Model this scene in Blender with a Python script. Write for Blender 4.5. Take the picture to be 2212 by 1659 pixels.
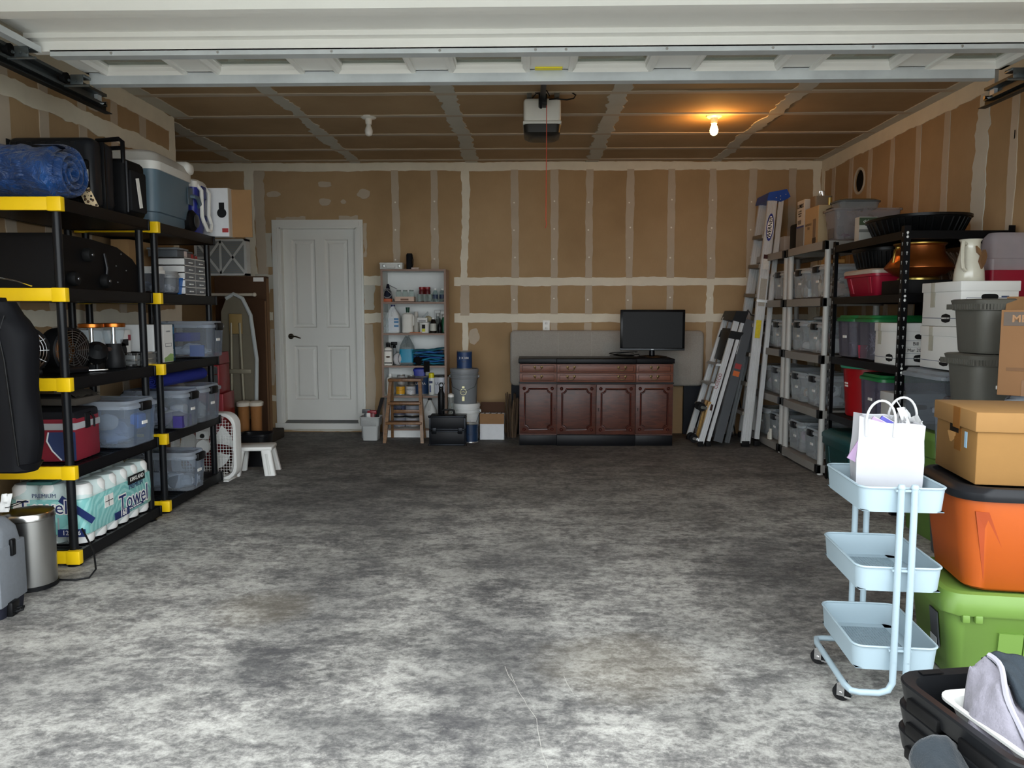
import bpy, bmesh, math, random
from mathutils import Vector, Matrix, Euler, noise
R = math.radians
for o in list(bpy.data.objects): bpy.data.objects.remove(o)
SC = bpy.context.scene
COL = SC.collection
# ---------------------------------------------------------------- camera, sky, exposure
cd = bpy.data.cameras.new('camera'); cam = bpy.data.objects.new('camera', cd); COL.objects.link(cam)
cd.sensor_width = 36; cd.lens = 1661 / 2212 * 36; cd.clip_start = .05
cam.location = (0, 0, 1.2733)
cam.rotation_euler = (R(90 - 5.3141), 0, R(1.3736))
SC.camera = cam
W = bpy.data.worlds.new('overcast_sky'); SC.world = W; W.use_nodes = True
bg = W.node_tree.nodes['Background']; bg.inputs[0].default_value = (.90, .96, 1.0, 1); bg.inputs[1].default_value = 2.6
SC.view_settings.view_transform = 'Standard'; SC.view_settings.look = 'None'
SC.view_settings.gamma = 1; SC.view_settings.use_curve_mapping = False
SC.view_settings.exposure = 1.0
try:
    SC.cycles.max_bounces = 6; SC.cycles.diffuse_bounces = 4; SC.cycles.glossy_bounces = 3; SC.cycles.transparent_max_bounces = 24; SC.cycles.transmission_bounces = 4
    SC.cycles.use_adaptive_sampling = True; SC.cycles.adaptive_threshold = .04; SC.cycles.use_denoising = True
    SC.cycles.sample_clamp_indirect = 6
except Exception: pass
ZC, XL, XR, YB, YF = 2.82, -2.835, 2.978, 8.1, 2.0
# ---------------------------------------------------------------- materials
def lin(h):
    if not isinstance(h, str): return tuple(h) + (1,)
    c = [int(h[i:i+2], 16) / 255 for i in (0, 2, 4)]
    return tuple((v / 12.92 if v < .04045 else ((v + .055) / 1.055) ** 2.4) for v in c) + (1,)
def sc3(c, k): return tuple(min(1, v * k) for v in c[:3]) + (1,)
MC = {}
def base(name):
    m = bpy.data.materials.new(name); m.use_nodes = True
    nt = m.node_tree; return m, nt, nt.nodes['Principled BSDF'], nt.nodes, nt.links
def coord(nt, scale=(1, 1, 1), kind='Object', rot=(0, 0, 0)):
    t = nt.nodes.new('ShaderNodeTexCoord'); mp = nt.nodes.new('ShaderNodeMapping')
    mp.inputs['Scale'].default_value = scale; mp.inputs['Rotation'].default_value = rot
    nt.links.new(t.outputs[kind], mp.inputs[0]); return mp.outputs[0]
def ntex(nt, vec, scale, detail=4, rough=.6, dist=0):
    n = nt.nodes.new('ShaderNodeTexNoise'); n.inputs['Scale'].default_value = scale; n.inputs['Detail'].default_value = detail
    n.inputs['Roughness'].default_value = rough; n.inputs['Distortion'].default_value = dist
    nt.links.new(vec, n.inputs['Vector']); return n.outputs['Fac']
def ramp(nt, fac, stops):
    r = nt.nodes.new('ShaderNodeValToRGB'); e = r.color_ramp.elements
    while len(e) < len(stops): e.new(.5)
    for k, (p, c) in enumerate(stops): e[k].position = p; e[k].color = lin(c) if isinstance(c, str) else (c, c, c, 1)
    nt.links.new(fac, r.inputs[0]); return r.outputs[0]
def mixc(nt, fac, a, b, mode='MIX'):
    n = nt.nodes.new('ShaderNodeMix'); n.data_type = 'RGBA'; n.blend_type = mode
    for s, v in ((0, fac), (6, a), (7, b)):
        if hasattr(v, 'node'): nt.links.new(v, n.inputs[s])
        else: n.inputs[s].default_value = v if s == 0 else (lin(v) if isinstance(v, str) else v)
    return n.outputs[2]
def bump(nt, b, h, strength, dist=.002):
    n = nt.nodes.new('ShaderNodeBump'); n.inputs['Strength'].default_value = strength; n.inputs['Distance'].default_value = dist
    nt.links.new(h, n.inputs['Height']); nt.links.new(n.outputs[0], b.inputs['Normal'])
def P(col, rough=.5, metal=0, na=.14, ns=9, bp=0, bs=250, alpha=1, coat=0, sh=0, name=None):
    k = ('P', col, rough, metal, na, ns, bp, bs, alpha, coat, sh)
    if k in MC: return MC[k]
    m, nt, b, N, L = base((name or 'paint') + '_' + str(col))
    c = lin(col); v = coord(nt)
    f = ntex(nt, v, ns)
    L.new(mixc(nt, f, sc3(c, 1 - na), sc3(c, 1 + na)), b.inputs['Base Color'])
    b.inputs['Roughness'].default_value = rough; b.inputs['Metallic'].default_value = metal
    if max(c[:3]) < .05: b.inputs['Specular IOR Level'].default_value = .22
    b.inputs['Coat Weight'].default_value = coat; b.inputs['Sheen Weight'].default_value = sh
    if bp: bump(nt, b, ntex(nt, v, bs, 3), bp)
    if alpha < 1: b.inputs['Alpha'].default_value = alpha
    MC[k] = m; return m
def CLEAR(col='c8d0d8', a=.3, rough=.2):
    k = ('C', col, a, rough)
    if k in MC: return MC[k]
    m, nt, b, N, L = base('clear_plastic_' + col)
    b.inputs['Base Color'].default_value = lin(col); b.inputs['Roughness'].default_value = rough
    t = N.new('ShaderNodeBsdfTransparent'); t.inputs[0].default_value = sc3(lin(col), 1.35)
    x = N.new('ShaderNodeMixShader'); lw = N.new('ShaderNodeLayerWeight'); lw.inputs[0].default_value = .25
    f = ntex(nt, coord(nt), 5, 3)
    ma = N.new('ShaderNodeMath'); ma.operation = 'MULTIPLY_ADD'; ma.inputs[1].default_value = .22; ma.inputs[2].default_value = a * .62 - .05
    mb = N.new('ShaderNodeMath'); mb.operation = 'MULTIPLY_ADD'; mb.inputs[1].default_value = .14; mb.use_clamp = True
    L.new(lw.outputs['Facing'], ma.inputs[0]); L.new(f, mb.inputs[0]); L.new(ma.outputs[0], mb.inputs[2])
    L.new(mb.outputs[0], x.inputs[0]); L.new(t.outputs[0], x.inputs[1]); L.new(b.outputs[0], x.inputs[2])
    L.new(x.outputs[0], N['Material Output'].inputs[0])
    MC[k] = m; return m
def WOOD(a, b2, rough=.35, sx=(3, 30, 3), rot=(0, 0, 0), sc=3, coat=.2):
    k = ('W', a, b2, rough, sx, rot, sc, coat)
    if k in MC: return MC[k]
    m, nt, b, N, L = base('wood_' + a)
    f = ntex(nt, coord(nt, sx, rot=rot), sc, 6, .65, 1.2)
    L.new(ramp(nt, f, [(.25, a), (.75, b2)]), b.inputs['Base Color'])
    b.inputs['Roughness'].default_value = rough; b.inputs['Coat Weight'].default_value = coat
    bump(nt, b, f, .15); MC[k] = m; return m
def CLUT(cols, sc=9, rough=.6):
    k = ('K', tuple(cols), sc)
    if k in MC: return MC[k]
    m, nt, b, N, L = base('mixed_contents')
    v = N.new('ShaderNodeTexVoronoi'); v.inputs['Scale'].default_value = sc; L.new(coord(nt), v.inputs['Vector'])
    s = N.new('ShaderNodeSeparateColor'); L.new(v.outputs['Color'], s.inputs[0])
    n = len(cols); r = N.new('ShaderNodeValToRGB'); r.color_ramp.interpolation = 'CONSTANT'; e = r.color_ramp.elements
    while len(e) < n: e.new(.5)
    for i, c in enumerate(cols): e[i].position = i / n; e[i].color = lin(c)
    L.new(s.outputs[0], r.inputs[0]); L.new(r.outputs[0], b.inputs['Base Color']); b.inputs['Roughness'].default_value = rough
    MC[k] = m; return m
def EMIT(col, st):
    m, nt, b, N, L = base('lit_bulb'); b.inputs['Base Color'].default_value = lin(col)
    b.inputs['Emission Color'].default_value = lin(col); b.inputs['Emission Strength'].default_value = st; return m
BLK = P('0d0e10', .45); BLKM = P('121316', .38, bp=.1, bs=120); WHT = P('e6e6e2', .45, na=.05); GALV = P('c8ced0', .42, .3, na=.2, ns=6)
ALU = P('cfd1d1', .35, .4, na=.1, ns=4); CHR = P('d8d8d8', .15, 1, na=.04); YEL = P('f0c60c', .4, na=.07); CARD = P('9c6f42', .85, na=.16, ns=5, bp=.2, bs=60)
CARD2 = P('6a4a2e', .9, na=.16, ns=5); LBL = P('ecebe6', .6, na=.04); INK = P('17181a', .7); NAVY = P('1c2a55', .6); RUB = P('0b0b0c', .7)
# ---------------------------------------------------------------- mesh builder
class MB:
    def __init__(s): s.v = []; s.f = []; s.M = Matrix()
    def at(s, x=0, y=0, z=0, rx=0, ry=0, rz=0): s.M = Matrix.Translation((x, y, z)) @ Euler((R(rx), R(ry), R(rz))).to_matrix().to_4x4(); return s
    def add(s, vs, fs):
        n = len(s.v); s.v += [tuple(s.M @ Vector(p)) for p in vs]; s.f += [tuple(i + n for i in q) for q in fs]; return s
    def box(s, x0, y0, z0, x1, y1, z1, b=0, seg=2):
        if not b:
            return s.add([(x0, y0, z0), (x1, y0, z0), (x1, y1, z0), (x0, y1, z0), (x0, y0, z1), (x1, y0, z1), (x1, y1, z1), (x0, y1, z1)],
                         [(3, 2, 1, 0), (4, 5, 6, 7), (0, 1, 5, 4), (1, 2, 6, 5), (2, 3, 7, 6), (3, 0, 4, 7)])
        bm = bmesh.new(); bmesh.ops.create_cube(bm, size=1)
        for v in bm.verts: v.co = Vector(((x0 + x1) / 2 + v.co.x * (x1 - x0), (y0 + y1) / 2 + v.co.y * (y1 - y0), (z0 + z1) / 2 + v.co.z * (z1 - z0)))
        bmesh.ops.bevel(bm, geom=list(bm.edges), offset=b, segments=seg, affect='EDGES', profile=.5)
        return s.bm(bm)
    def bm(s, bm):
        bm.verts.ensure_lookup_table(); bm.verts.index_update()
        s.add([v.co for v in bm.verts], [[v.index for v in f.verts] for f in bm.faces]); bm.free(); return s
    def cb(s, cx, cy, cz, w, d, h, b=0, seg=2): return s.box(cx - w / 2, cy - d / 2, cz, cx + w / 2, cy + d / 2, cz + h, b, seg)
    def loft(s, rings, c0=True, c1=True, closed=True):
        n = len(rings[0]); vs = [p for r in rings for p in r]; fs = []
        for i in range(len(rings) - 1):
            for j in range(n if closed else n - 1):
                a, b = i * n + j, i * n + (j + 1) % n; fs.append((a, b, b + n, a + n))
        if c0: fs.append(tuple(range(n - 1, -1, -1)))
        if c1: fs.append(tuple(range((len(rings) - 1) * n, len(rings) * n)))
        return s.add(vs, fs)
    def lathe(s, pr, n=16, cx=0, cy=0, cz=0, c0=True, c1=True):
        return s.loft([[(cx + r * math.cos(2 * math.pi * k / n), cy + r * math.sin(2 * math.pi * k / n), cz + z) for k in range(n)] for r, z in pr], c0, c1)
    def bin(s, pr, n=4, cx=0, cy=0, c0=True, c1=True): # pr: (z,w,d,r)
        return s.loft([rr(w, d, r, z, n, cx, cy) for z, w, d, r in pr], c0, c1)
    def cyl(s, p0, p1, r, r2=None, n=12): return s.tube([p0, p1], [r, r if r2 is None else r2], n)
    def tube(s, pts, r, n=8, closed=False, caps=True):
        pts = [Vector(p) for p in pts]; m = len(pts); rs = r if isinstance(r, (list, tuple)) else [r] * m; rings = []; u = None
        for i, p in enumerate(pts):
            a = pts[i - 1] if (i or closed) else p; b = pts[(i + 1) % m] if (i < m - 1 or closed) else p
            t = (b - a).normalized()
            if u is None: u = t.orthogonal().normalized()
            u = (u - t * u.dot(t)); u = u.normalized() if u.length > 1e-6 else t.orthogonal().normalized()
            w = t.cross(u); rings.append([p + (u * math.cos(2 * math.pi * k / n) + w * math.sin(2 * math.pi * k / n)) * rs[i] for k in range(n)])
        if closed: rings.append(rings[0])
        return s.loft(rings, caps and not closed, caps and not closed)
    def prism(s, pts, a, b, ax='y'): # polygon in the plane across ax, extruded a..b
        f = {'y': lambda p, t: (p[0], t, p[1]), 'x': lambda p, t: (t, p[0], p[1]), 'z': lambda p, t: (p[0], p[1], t)}[ax]
        return s.loft([[f(p, a) for p in pts], [f(p, b) for p in pts]])
    def ball(s, cx, cy, cz, rx, ry=None, rz=None, n=12, amp=0, fr=3, seed=0):
        ry = ry or rx; rz = rz or rx; rings = []
        m = max(6, n // 2)
        for i in range(m + 1):
            th = math.pi * (.02 + .96 * i / m); ring = []
            for k in range(n):
                ph = 2 * math.pi * k / n; d = Vector((math.sin(th) * math.cos(ph), math.sin(th) * math.sin(ph), -math.cos(th)))
                q = 1 + amp * noise.noise(d * fr + Vector((seed * 7.3, seed, 0))); ring.append((cx + rx * d.x * q, cy + ry * d.y * q, cz + rz * d.z * q))
            rings.append(ring)
        return s.loft(rings)
    def grid(s, nu, nv, fn, closed=False):
        vs = [fn(i / (nu - 1), j / (nv - 1)) for i in range(nu) for j in range(nv)]
        return s.add(vs, [(i * nv + j, i * nv + j + 1, (i + 1) * nv + j + 1, (i + 1) * nv + j) for i in range(nu - 1) for j in range(nv - 1)])
    def mesh(s, name, mt, sm=40):
        me = bpy.data.meshes.new(name); me.from_pydata(s.v, [], s.f)
        bm = bmesh.new(); bm.from_mesh(me); bmesh.ops.recalc_face_normals(bm, faces=bm.faces); bm.to_mesh(me); bm.free()
        if sm:
            me.polygons.foreach_set('use_smooth', [True] * len(me.polygons)); me.set_sharp_from_angle(angle=R(sm))
        me.materials.append(mt); return me
    def go(s, name, mt, parent=None, sm=40, label=None):
        o = bpy.data.objects.new(name, s.mesh(name, mt, sm)); COL.objects.link(o)
        if parent: o.parent = parent
        if label: o['label'] = label
        return o
def rr(w, d, r, z, n=4, cx=0, cy=0):
    r = min(r, w / 2 - 1e-4, d / 2 - 1e-4); out = []
    for qx, qy, a0 in ((1, 1, 0), (-1, 1, 90), (-1, -1, 180), (1, -1, 270)):
        for k in range(n + 1):
            a = R(a0 + 90 * k / n); out.append((cx + qx * (w / 2 - r) + r * math.cos(a), cy + qy * (d / 2 - r) + r * math.sin(a), z))
    return out
def tag(o, label, cat, group=None, kind=None):
    o['label'] = label
    if cat: o['category'] = cat
    if group: o['group'] = group
    if kind: o['kind'] = kind
    return o
def th(name, label, cat, x=0, y=0, z=0, rz=0, group=None, rx=0, ry=0):
    o = bpy.data.objects.new(name, None); COL.objects.link(o); o.empty_display_size = .05
    o.location = (x, y, z); o.rotation_euler = (R(rx), R(ry), R(rz)); return tag(o, label, cat, group)
def one(mb, name, mt, label, cat, x=0, y=0, z=0, rz=0, group=None, sm=40, rx=0, ry=0, kind=None):
    o = mb.go(name, mt, None, sm); o.location = (x, y, z); o.rotation_euler = (R(rx), R(ry), R(rz)); return tag(o, label, cat, group, kind)
def st(mb, name, mt, parent=None, label=None, sm=40):
    o = mb.go(name, mt, parent, sm)
    if not parent: o['kind'] = 'structure'
    if label: o['label'] = label
    return o
def dup(o, parent=None, **kw):
    c = o.copy(); COL.objects.link(c)
    if parent: c.parent = parent
    for k, v in kw.items(): c[k] = v
    for ch in list(o.children):
        d = ch.copy(); COL.objects.link(d); d.parent = c
        for g in list(ch.children): e = g.copy(); COL.objects.link(e); e.parent = d
    return c
def txt(parent, body, size, loc, face='front', mt=None, name='lettering', sx=1, roll=0, ext=.0004, rot=None, bold=0):
    c = bpy.data.curves.new(name, 'FONT'); c.body = body; c.size = size; c.align_x = 'CENTER'; c.align_y = 'CENTER'; c.extrude = ext; c.resolution_u = 2; c.offset = bold
    q = bpy.data.objects.new(name, c); COL.objects.link(q); me = bpy.data.meshes.new_from_object(q); bpy.data.objects.remove(q); bpy.data.curves.remove(c)
    me.materials.clear(); me.materials.append(mt or INK); o = bpy.data.objects.new(name, me); COL.objects.link(o)
    o.parent = parent; o.location = loc
    e = {'front': (90, 0, 0), 'right': (90, 0, 90), 'left': (90, 0, -90), 'top': (0, 0, 0)}[face]
    m = Euler([R(a) for a in e]).to_matrix() @ Euler((0, 0, R(roll))).to_matrix()
    o.rotation_euler = m.to_euler() if rot is None else rot; o.scale = (sx, 1, 1); return o
# ---------------------------------------------------------------- surfaces of the place
def concrete():
    m, nt, b, N, L = base('concrete_floor')
    v = coord(nt, kind='Object')
    big = ntex(nt, v, .8, 5, .62, .1); med = ntex(nt, coord(nt, (1.0, 1.5, 1)), 3.4, 7, .8, .12); fine = ntex(nt, coord(nt, (1, 1.3, 1)), 21, 6, .8, .3); grit = ntex(nt, v, 110, 2, .7)
    mm = N.new('ShaderNodeMath'); mm.operation = 'MULTIPLY_ADD'; mm.inputs[1].default_value = .42; L.new(fine, mm.inputs[0])
    m2 = N.new('ShaderNodeMath'); m2.operation = 'MULTIPLY'; m2.inputs[1].default_value = .58; L.new(med, m2.inputs[0]); L.new(m2.outputs[0], mm.inputs[2])
    c = ramp(nt, mm.outputs[0], [(.38, '5e5d5c'), (.46, '7f7d7a'), (.5, '979590'), (.54, 'acaaa4'), (.62, 'bebcb5')])
    d = ramp(nt, big, [(.36, .55), (.5, .86), (.62, 1.0)])
    c = mixc(nt, 1, c, d, 'MULTIPLY')
    c = mixc(nt, .5, c, ramp(nt, fine, [(.34, .6), (.5, .95), (.62, 1.08)]), 'MULTIPLY')
    c = mixc(nt, .6, c, ramp(nt, grit, [(.3, .72), (.6, 1.1)]), 'MULTIPLY')
    # deep in the garage: dirt plus daylight falloff, both painted dark, with ragged edges
    sp = N.new('ShaderNodeSeparateXYZ'); L.new(v, sp.inputs[0])
    def mr(src, a, b2, c0, c1):
        n = N.new('ShaderNodeMapRange'); n.inputs[1].default_value = a; n.inputs[2].default_value = b2; n.inputs[3].default_value = c0; n.inputs[4].default_value = c1
        L.new(src, n.inputs[0]); return n.outputs[0]
    def math_(op, a, b2):
        n = N.new('ShaderNodeMath'); n.operation = op
        for i, q in enumerate((a, b2)):
            if hasattr(q, 'node'): L.new(q, n.inputs[i])
            else: n.inputs[i].default_value = q
        return n.outputs[0]
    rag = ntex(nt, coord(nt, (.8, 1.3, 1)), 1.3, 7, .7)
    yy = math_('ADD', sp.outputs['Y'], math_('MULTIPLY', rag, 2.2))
    soil_falloff = mr(yy, 5.6, 8.2, 0, .6)
    c = mixc(nt, soil_falloff, c, '2b2a2a')
    # dark worn wheel stains
    def blot(cx, cy, rx, ry, s, am):
        a = math_('MULTIPLY', math_('SUBTRACT', sp.outputs['X'], cx), 1 / rx); b2 = math_('MULTIPLY', math_('SUBTRACT', sp.outputs['Y'], cy), 1 / ry)
        r2 = math_('ADD', math_('MULTIPLY', a, a), math_('MULTIPLY', b2, b2)); r2 = math_('ADD', r2, math_('MULTIPLY', math_('SUBTRACT', med, .5), 3.2))
        return mr(r2, .2, 1.5, am, 0)
    for q in ((-.12, 2.65, .3, .8, 0, .5), (-.95, 3.4, .3, .65, 0, .5), (-.55, 2.25, .32, .13, 0, .5), (-.98, 2.64, .17, .2, 0, .8), (1.35, 3.7, .5, .8, 0, .6), (-1.9, 2.5, .7, .25, 0, .35), (.05, 3.9, .35, .5, 0, .4), (-1.1, 5.0, .8, .9, 0, .4)):
        c = mixc(nt, blot(*q), c, '3a3a3c')
    for q in ((.35, 2.7, .3, .25, 0, .16), (-1.15, 3.2, .2, .2, 0, .16)): c = mixc(nt, blot(*q), c, '8a7a58')
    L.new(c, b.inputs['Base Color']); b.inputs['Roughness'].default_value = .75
    h = math_('ADD', fine, math_('MULTIPLY', grit, .5)); bump(nt, b, h, .25, .003)
    # hairline cracks
    return m
def crack(par, pts, w=.001):
    A, B = [], []
    for i, (x, y) in enumerate(pts): A.append((x - w * (.5 + .5 * math.sin(i * 2.3)), y, .0008)); B.append((x + w, y, .0008))
    return MB().loft([A, B], False, False, closed=False).go('floor_crack', P('b5b2aa', .9), par, sm=0)
def drywall():
    m, nt, b, N, L = base('brown_drywall_paper')
    v = coord(nt, kind='Object'); f = ntex(nt, v, .9, 4, .6); g = ntex(nt, coord(nt, (40, 40, 6)), 3, 3)
    c = ramp(nt, f, [(.3, '9a7f5c'), (.5, 'a98d68'), (.72, 'b49974')])
    c = mixc(nt, .25, c, ramp(nt, g, [(.3, .85), (.7, 1.05)]), 'MULTIPLY')
    L.new(c, b.inputs['Base Color']); b.inputs['Roughness'].default_value = .9; bump(nt, b, g, .05); return m
DRY = drywall(); CONC = concrete()
MUD = P('e0d9c6', .9, na=.12, ns=7, bp=.15, bs=40); MUD2 = P('baac98', .9, na=.12, ns=6); MUD3 = P('c2bfb2', .9, na=.1, ns=5)
fl_ = st(MB().box(-4.2, YF, -.15, 3.2, YB + .3, 0), 'floor', CONC)
CRK = [(-.068, 2.62), (-.055, 2.56), (-.048, 2.53), (-.035, 2.475), (-.018, 2.43), (-.008, 2.39), (.012, 2.34), (.022, 2.31), (.024, 2.25), (.03, 2.2), (.035, 2.13), (.05, 2.06), (.055, 2.01)]
crack(fl_, CRK); crack(fl_, [(.12, 2.60), (.128, 2.55), (.15, 2.46)]); crack(fl_, [(-.09, 2.67), (-.075, 2.6), (-.05, 2.53)])
st(MB().box(-14, -22, -.15, 14, YF, -.004), 'driveway', P('a3a19b', .85, na=.12, ns=2.5))
ce = st(MB().box(-4.2, YF, ZC, 3.2, YB + .3, ZC + .12), 'ceiling', DRY)
wl = st(MB().box(XL - .12, YF, 0, XL, 6.2, ZC), 'wall_left', DRY)
st(MB().box(-4.2, 6.08, 0, XL - .12, 6.2, ZC).box(-4.2, 6.2, 0, -4.08, YB, ZC), 'wall_alcove', DRY)
hole = MB().box(XR, YF, 0, XR + .12, 7.03, ZC).box(XR, 7.33, 0, XR + .12, YB, ZC).box(XR, 7.03, 0, XR + .12, 7.33, 2.31).box(XR, 7.03, 2.61, XR + .12, 7.33, ZC)
sq = [(max(-.15, min(.15, .3 * math.cos(R(15 * k)))), max(-.15, min(.15, .3 * math.sin(R(15 * k))))) for k in range(24)]
hole.loft([[(XR, 7.18 + a, 2.46 + b) for a, b in sq], [(XR, 7.18 + .1 * math.cos(R(15 * k)), 2.46 + .1 * math.sin(R(15 * k))) for k in range(24)], [(XR + .12, 7.18 + .1 * math.cos(R(15 * k)), 2.46 + .1 * math.sin(R(15 * k))) for k in range(24)]], False, False)
wr = st(hole, 'wall_right', DRY)
wb = st(MB().box(-4.2, YB, 0, -2.63, YB + .12, ZC).box(-1.82, YB, 0, 3.2, YB + .12, ZC).box(-2.63, YB, 2.16, -1.82, YB + .12, ZC).box(-2.63, YB, 0, -1.82, YB + .12, .1), 'wall_back', DRY)
st(MB().box(-4.2, YF - .14, 0, -2.42, YF, 3.1).box(2.5, YF - .14, 0, 3.6, YF, 3.1).box(-2.42, YF - .14, 2.36, 2.5, YF, 3.1), 'wall_front', P('b9b4a6', .8))
RIBN = [0]
def rib(par, O, U, V, Nn, L, w, mt, am=.012, seed=0, name='joint_compound', fr=6, taper=True, th_=.0022):
    O, U, V, Nn = Vector(O), Vector(U), Vector(V), Vector(Nn); n = max(8, int(L / .035)); A, B = [], []
    for i in range(n + 1):
        t = i / n * L
        def wob(q): return am * (noise.noise(Vector((t * fr, seed * 5.1 + q, 0))) + .7 * noise.noise(Vector((t * fr * 3.3, seed * 3 + q, 9))) + 1.6 * noise.noise(Vector((t * 1.3, seed * 9 + q * 2, 5))))
        A.append(O + U * t + V * (-w / 2 + wob(1))); B.append(O + U * t + V * (w / 2 + wob(4)))
    RIBN[0] += 1; th_ += .00006 * (RIBN[0] % 97)
    lo = [p - Nn * .001 for p in A]; hi = [p + Nn * th_ for p in A]; hj = [p + Nn * th_ for p in B]; lj = [p - Nn * .001 for p in B]
    return MB().loft([lo, hi, hj, lj], False, False, closed=False).go(name, mt, par, sm=0)
def blob(par, O, U, V, Nn, ru, rv, mt, seed, am=.3):
    O, U, V, Nn = Vector(O), Vector(U), Vector(V), Vector(Nn); n = 22; r0, r1 = [], []
    for k in range(n):
        a = 2 * math.pi * k / n; q = 1 + am * noise.noise(Vector((math.cos(a) * 1.6, math.sin(a) * 1.6, seed * 3.7)))
        p = O + U * (ru * q * math.cos(a)) + V * (rv * q * math.sin(a)); r0.append(p - Nn * .001); r1.append(p + Nn * .0062)
    return MB().loft([r0, r1]).go('joint_compound', mt, par, sm=0)
X, Y, Z = (1, 0, 0), (0, 1, 0), (0, 0, 1); NB = (0, -1, 0)
def vb(x, z0, z1, w, mt, am=.01, s=0): rib(wb, (x, YB, z0), Z, X, NB, z1 - z0, w, mt, am, s + x * 3)
def hb(z, x0, x1, w, mt, am=.01, s=0): rib(wb, (x0, YB, z), X, Z, NB, x1 - x0, w, mt, am, s + z * 3)
hb(2.775, -4.0, XR, .085, MUD, .008); hb(1.595, -.8, XR, .085, MUD, .008, 2); hb(1.215, -.8, XR, .09, MUD, .008, 4)
for x in (-1.405, -1.0, -.165, .245, .605, 1.025, 1.448, 2.275, 2.68):
    vb(x, .08, 1.165, .07, MUD2, .007); vb(x, 1.255, 1.555, .07, MUD2, .007, 1); vb(x, 1.63, 2.74, .075, MUD2, .008, 2)
vb(-.69, 1.63, 2.75, .075, MUD, .018, 5); vb(-.69, 1.24, 1.56, .08, MUD2, .01, 6); vb(-.69, .6, 1.18, .06, MUD, .01, 7)
vb(1.867, 1.24, 1.57, .085, MUD, .018, 8); vb(1.867, .3, 1.18, .08, MUD2, .01, 8); vb(1.867, 1.62, 2.74, .08, MUD2, .01, 9)
vb(-2.93, .05, 2.75, .11, MUD, .014, 1); vb(-2.82, .6, 2.74, .1, MUD2, .02, 2); vb(2.93, .05, 2.74, .08, MUD, .01, 3)
hb(1.6, -1.75, -1.5, .1, MUD, .012, 7); hb(1.215, -1.75, -1.5, .1, MUD, .012, 8); vb(-1.69, 1.3, 1.56, .11, MUD3, .02, 8)
hb(1.6, -2.9, -2.71, .17, MUD3, .02, 9); hb(1.225, -2.9, -2.72, .09, MUD, .02, 1); hb(.36, -2.9, -2.71, .06, MUD, .015, 3); hb(.31, -2.9, -2.78, .1, MUD3, .02, 4)
vb(-2.745, 1.75, 2.1, .07, MUD3, .012, 3); vb(-2.74, .5, 1.1, .05, MUD2, .02, 4); vb(-1.725, 1.85, 2.2, .05, MUD2, .02, 5); vb(-2.86, .45, 1.1, .1, MUD3, .03, 6); vb(-1.70, .1, 1.15, .09, MUD2, .01, 6)
hb(2.24, -2.66, -2.35, .05, MUD2, .02, 5); hb(2.235, -2.0, -1.8, .06, MUD2, .02, 6); hb(.02, -2.7, -1.78, .025, MUD3, .01, 6)
for x, z, a, b2, s in ((-2.685, 2.50, .075, .033, 1), (-2.14, 2.60, .07, .033, 2), (-2.145, 2.42, .062, .04, 3), (-1.735, 2.50, .065, .045, 4), (-1.95, 2.42, .03, .02, 5), (-.6, 1.02, .06, .08, 6)):
    blob(wb, (x, YB, z), X, Z, NB, a, b2, MUD2, s)
dots = MB()
for x in (-1.405, -1.0, -.165, .245, .605, 1.025, 1.448, 1.867, 2.275):
    for z in (1.4, 1.82, 2.12, 2.4): 
        q = (x * 37.7 + z * 11) % 1; dots.cyl((x - .01 + .015 * q, YB - .002, z + .03 * q), (x - .01 + .015 * q, YB - .0045, z + .03 * q), .009, n=6)
o = dots.go('screw_filler', P('eeeade', .8), wb); o['kind'] = 'stuff'
# right wall: studs, corner band; left wall: studs, seam; ceiling seams
NR = (-1, 0, 0)
for i, y in enumerate((7.788, 7.371, 6.971, 6.555, 6.121, 5.716, 4.933, 4.52, 4.1)): rib(wr, (XR, y, .1), Z, Y, NR, ZC - .18, .075, MUD2, .009, i)
rib(wr, (XR, 5.28, .1), Z, Y, NR, ZC - .15, .14, MUD3, .035, 11); rib(wr, (XR, YF, ZC - .06), Y, Z, NR, 6.1, .12, MUD, .012, 12); rib(wr, (XR, 8.05, .1), Z, Y, NR, 2.7, .08, MUD, .01, 13)
rib(wr, (XR, YF, 1.6), Y, Z, NR, 3.0, .09, MUD, .012, 14)
NL = (1, 0, 0)
for i, y in enumerate((4.184, 4.53, 4.923, 5.3, 5.693, 3.8)): rib(wl, (XL, y, .1), Z, Y, NL, ZC - .2, .085, MUD2, .01, 20 + i)
rib(wl, (XL, YF, 2.49), Y, Z, NL, 4.15, .11, MUD, .016, 31); rib(wl, (XL, YF, ZC - .06), Y, Z, NL, 4.2, .13, MUD, .014, 32); rib(wl, (XL, 6.155, .1), Z, Y, NL, ZC - .12, .09, MUD, .012, 33)
rib(wl, (XL, YF, 1.24), Y, Z, NL, 4.2, .1, MUD, .02, 34); blob(wl, (XL, 5.05, 2.64), Y, Z, NL, .09, .07, MUD2, 3)
NC = (0, 0, -1)
for i, (x, w) in enumerate(((-1.82, .11), (-.6, .13), (.63, .13), (1.89, .11))): rib(ce, (x, YF, ZC), Y, X, NC, 6.1, w, MUD3, .03, 40 + i, fr=9)
rib(ce, (XR - .05, YF, ZC), Y, X, NC, 6.1, .1, MUD3, .006, 47); rib(ce, (XL + .07, YF, ZC), Y, X, NC, 4.25, .13, MUD3, .01, 48); rib(ce, (-2.97, 6.2, ZC), Y, X, NC, 1.85, .16, MUD3, .03, 49)
for i, y in enumerate((7.98, 7.46, 6.856, 6.21, 5.6, 5.0, 4.4)): rib(ce, (-2.9 if y < 6.2 else -3.9, y, ZC), X, Y, NC, 5.85 if y < 6.2 else 6.85, .055, MUD2, .006, 50 + i)
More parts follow.
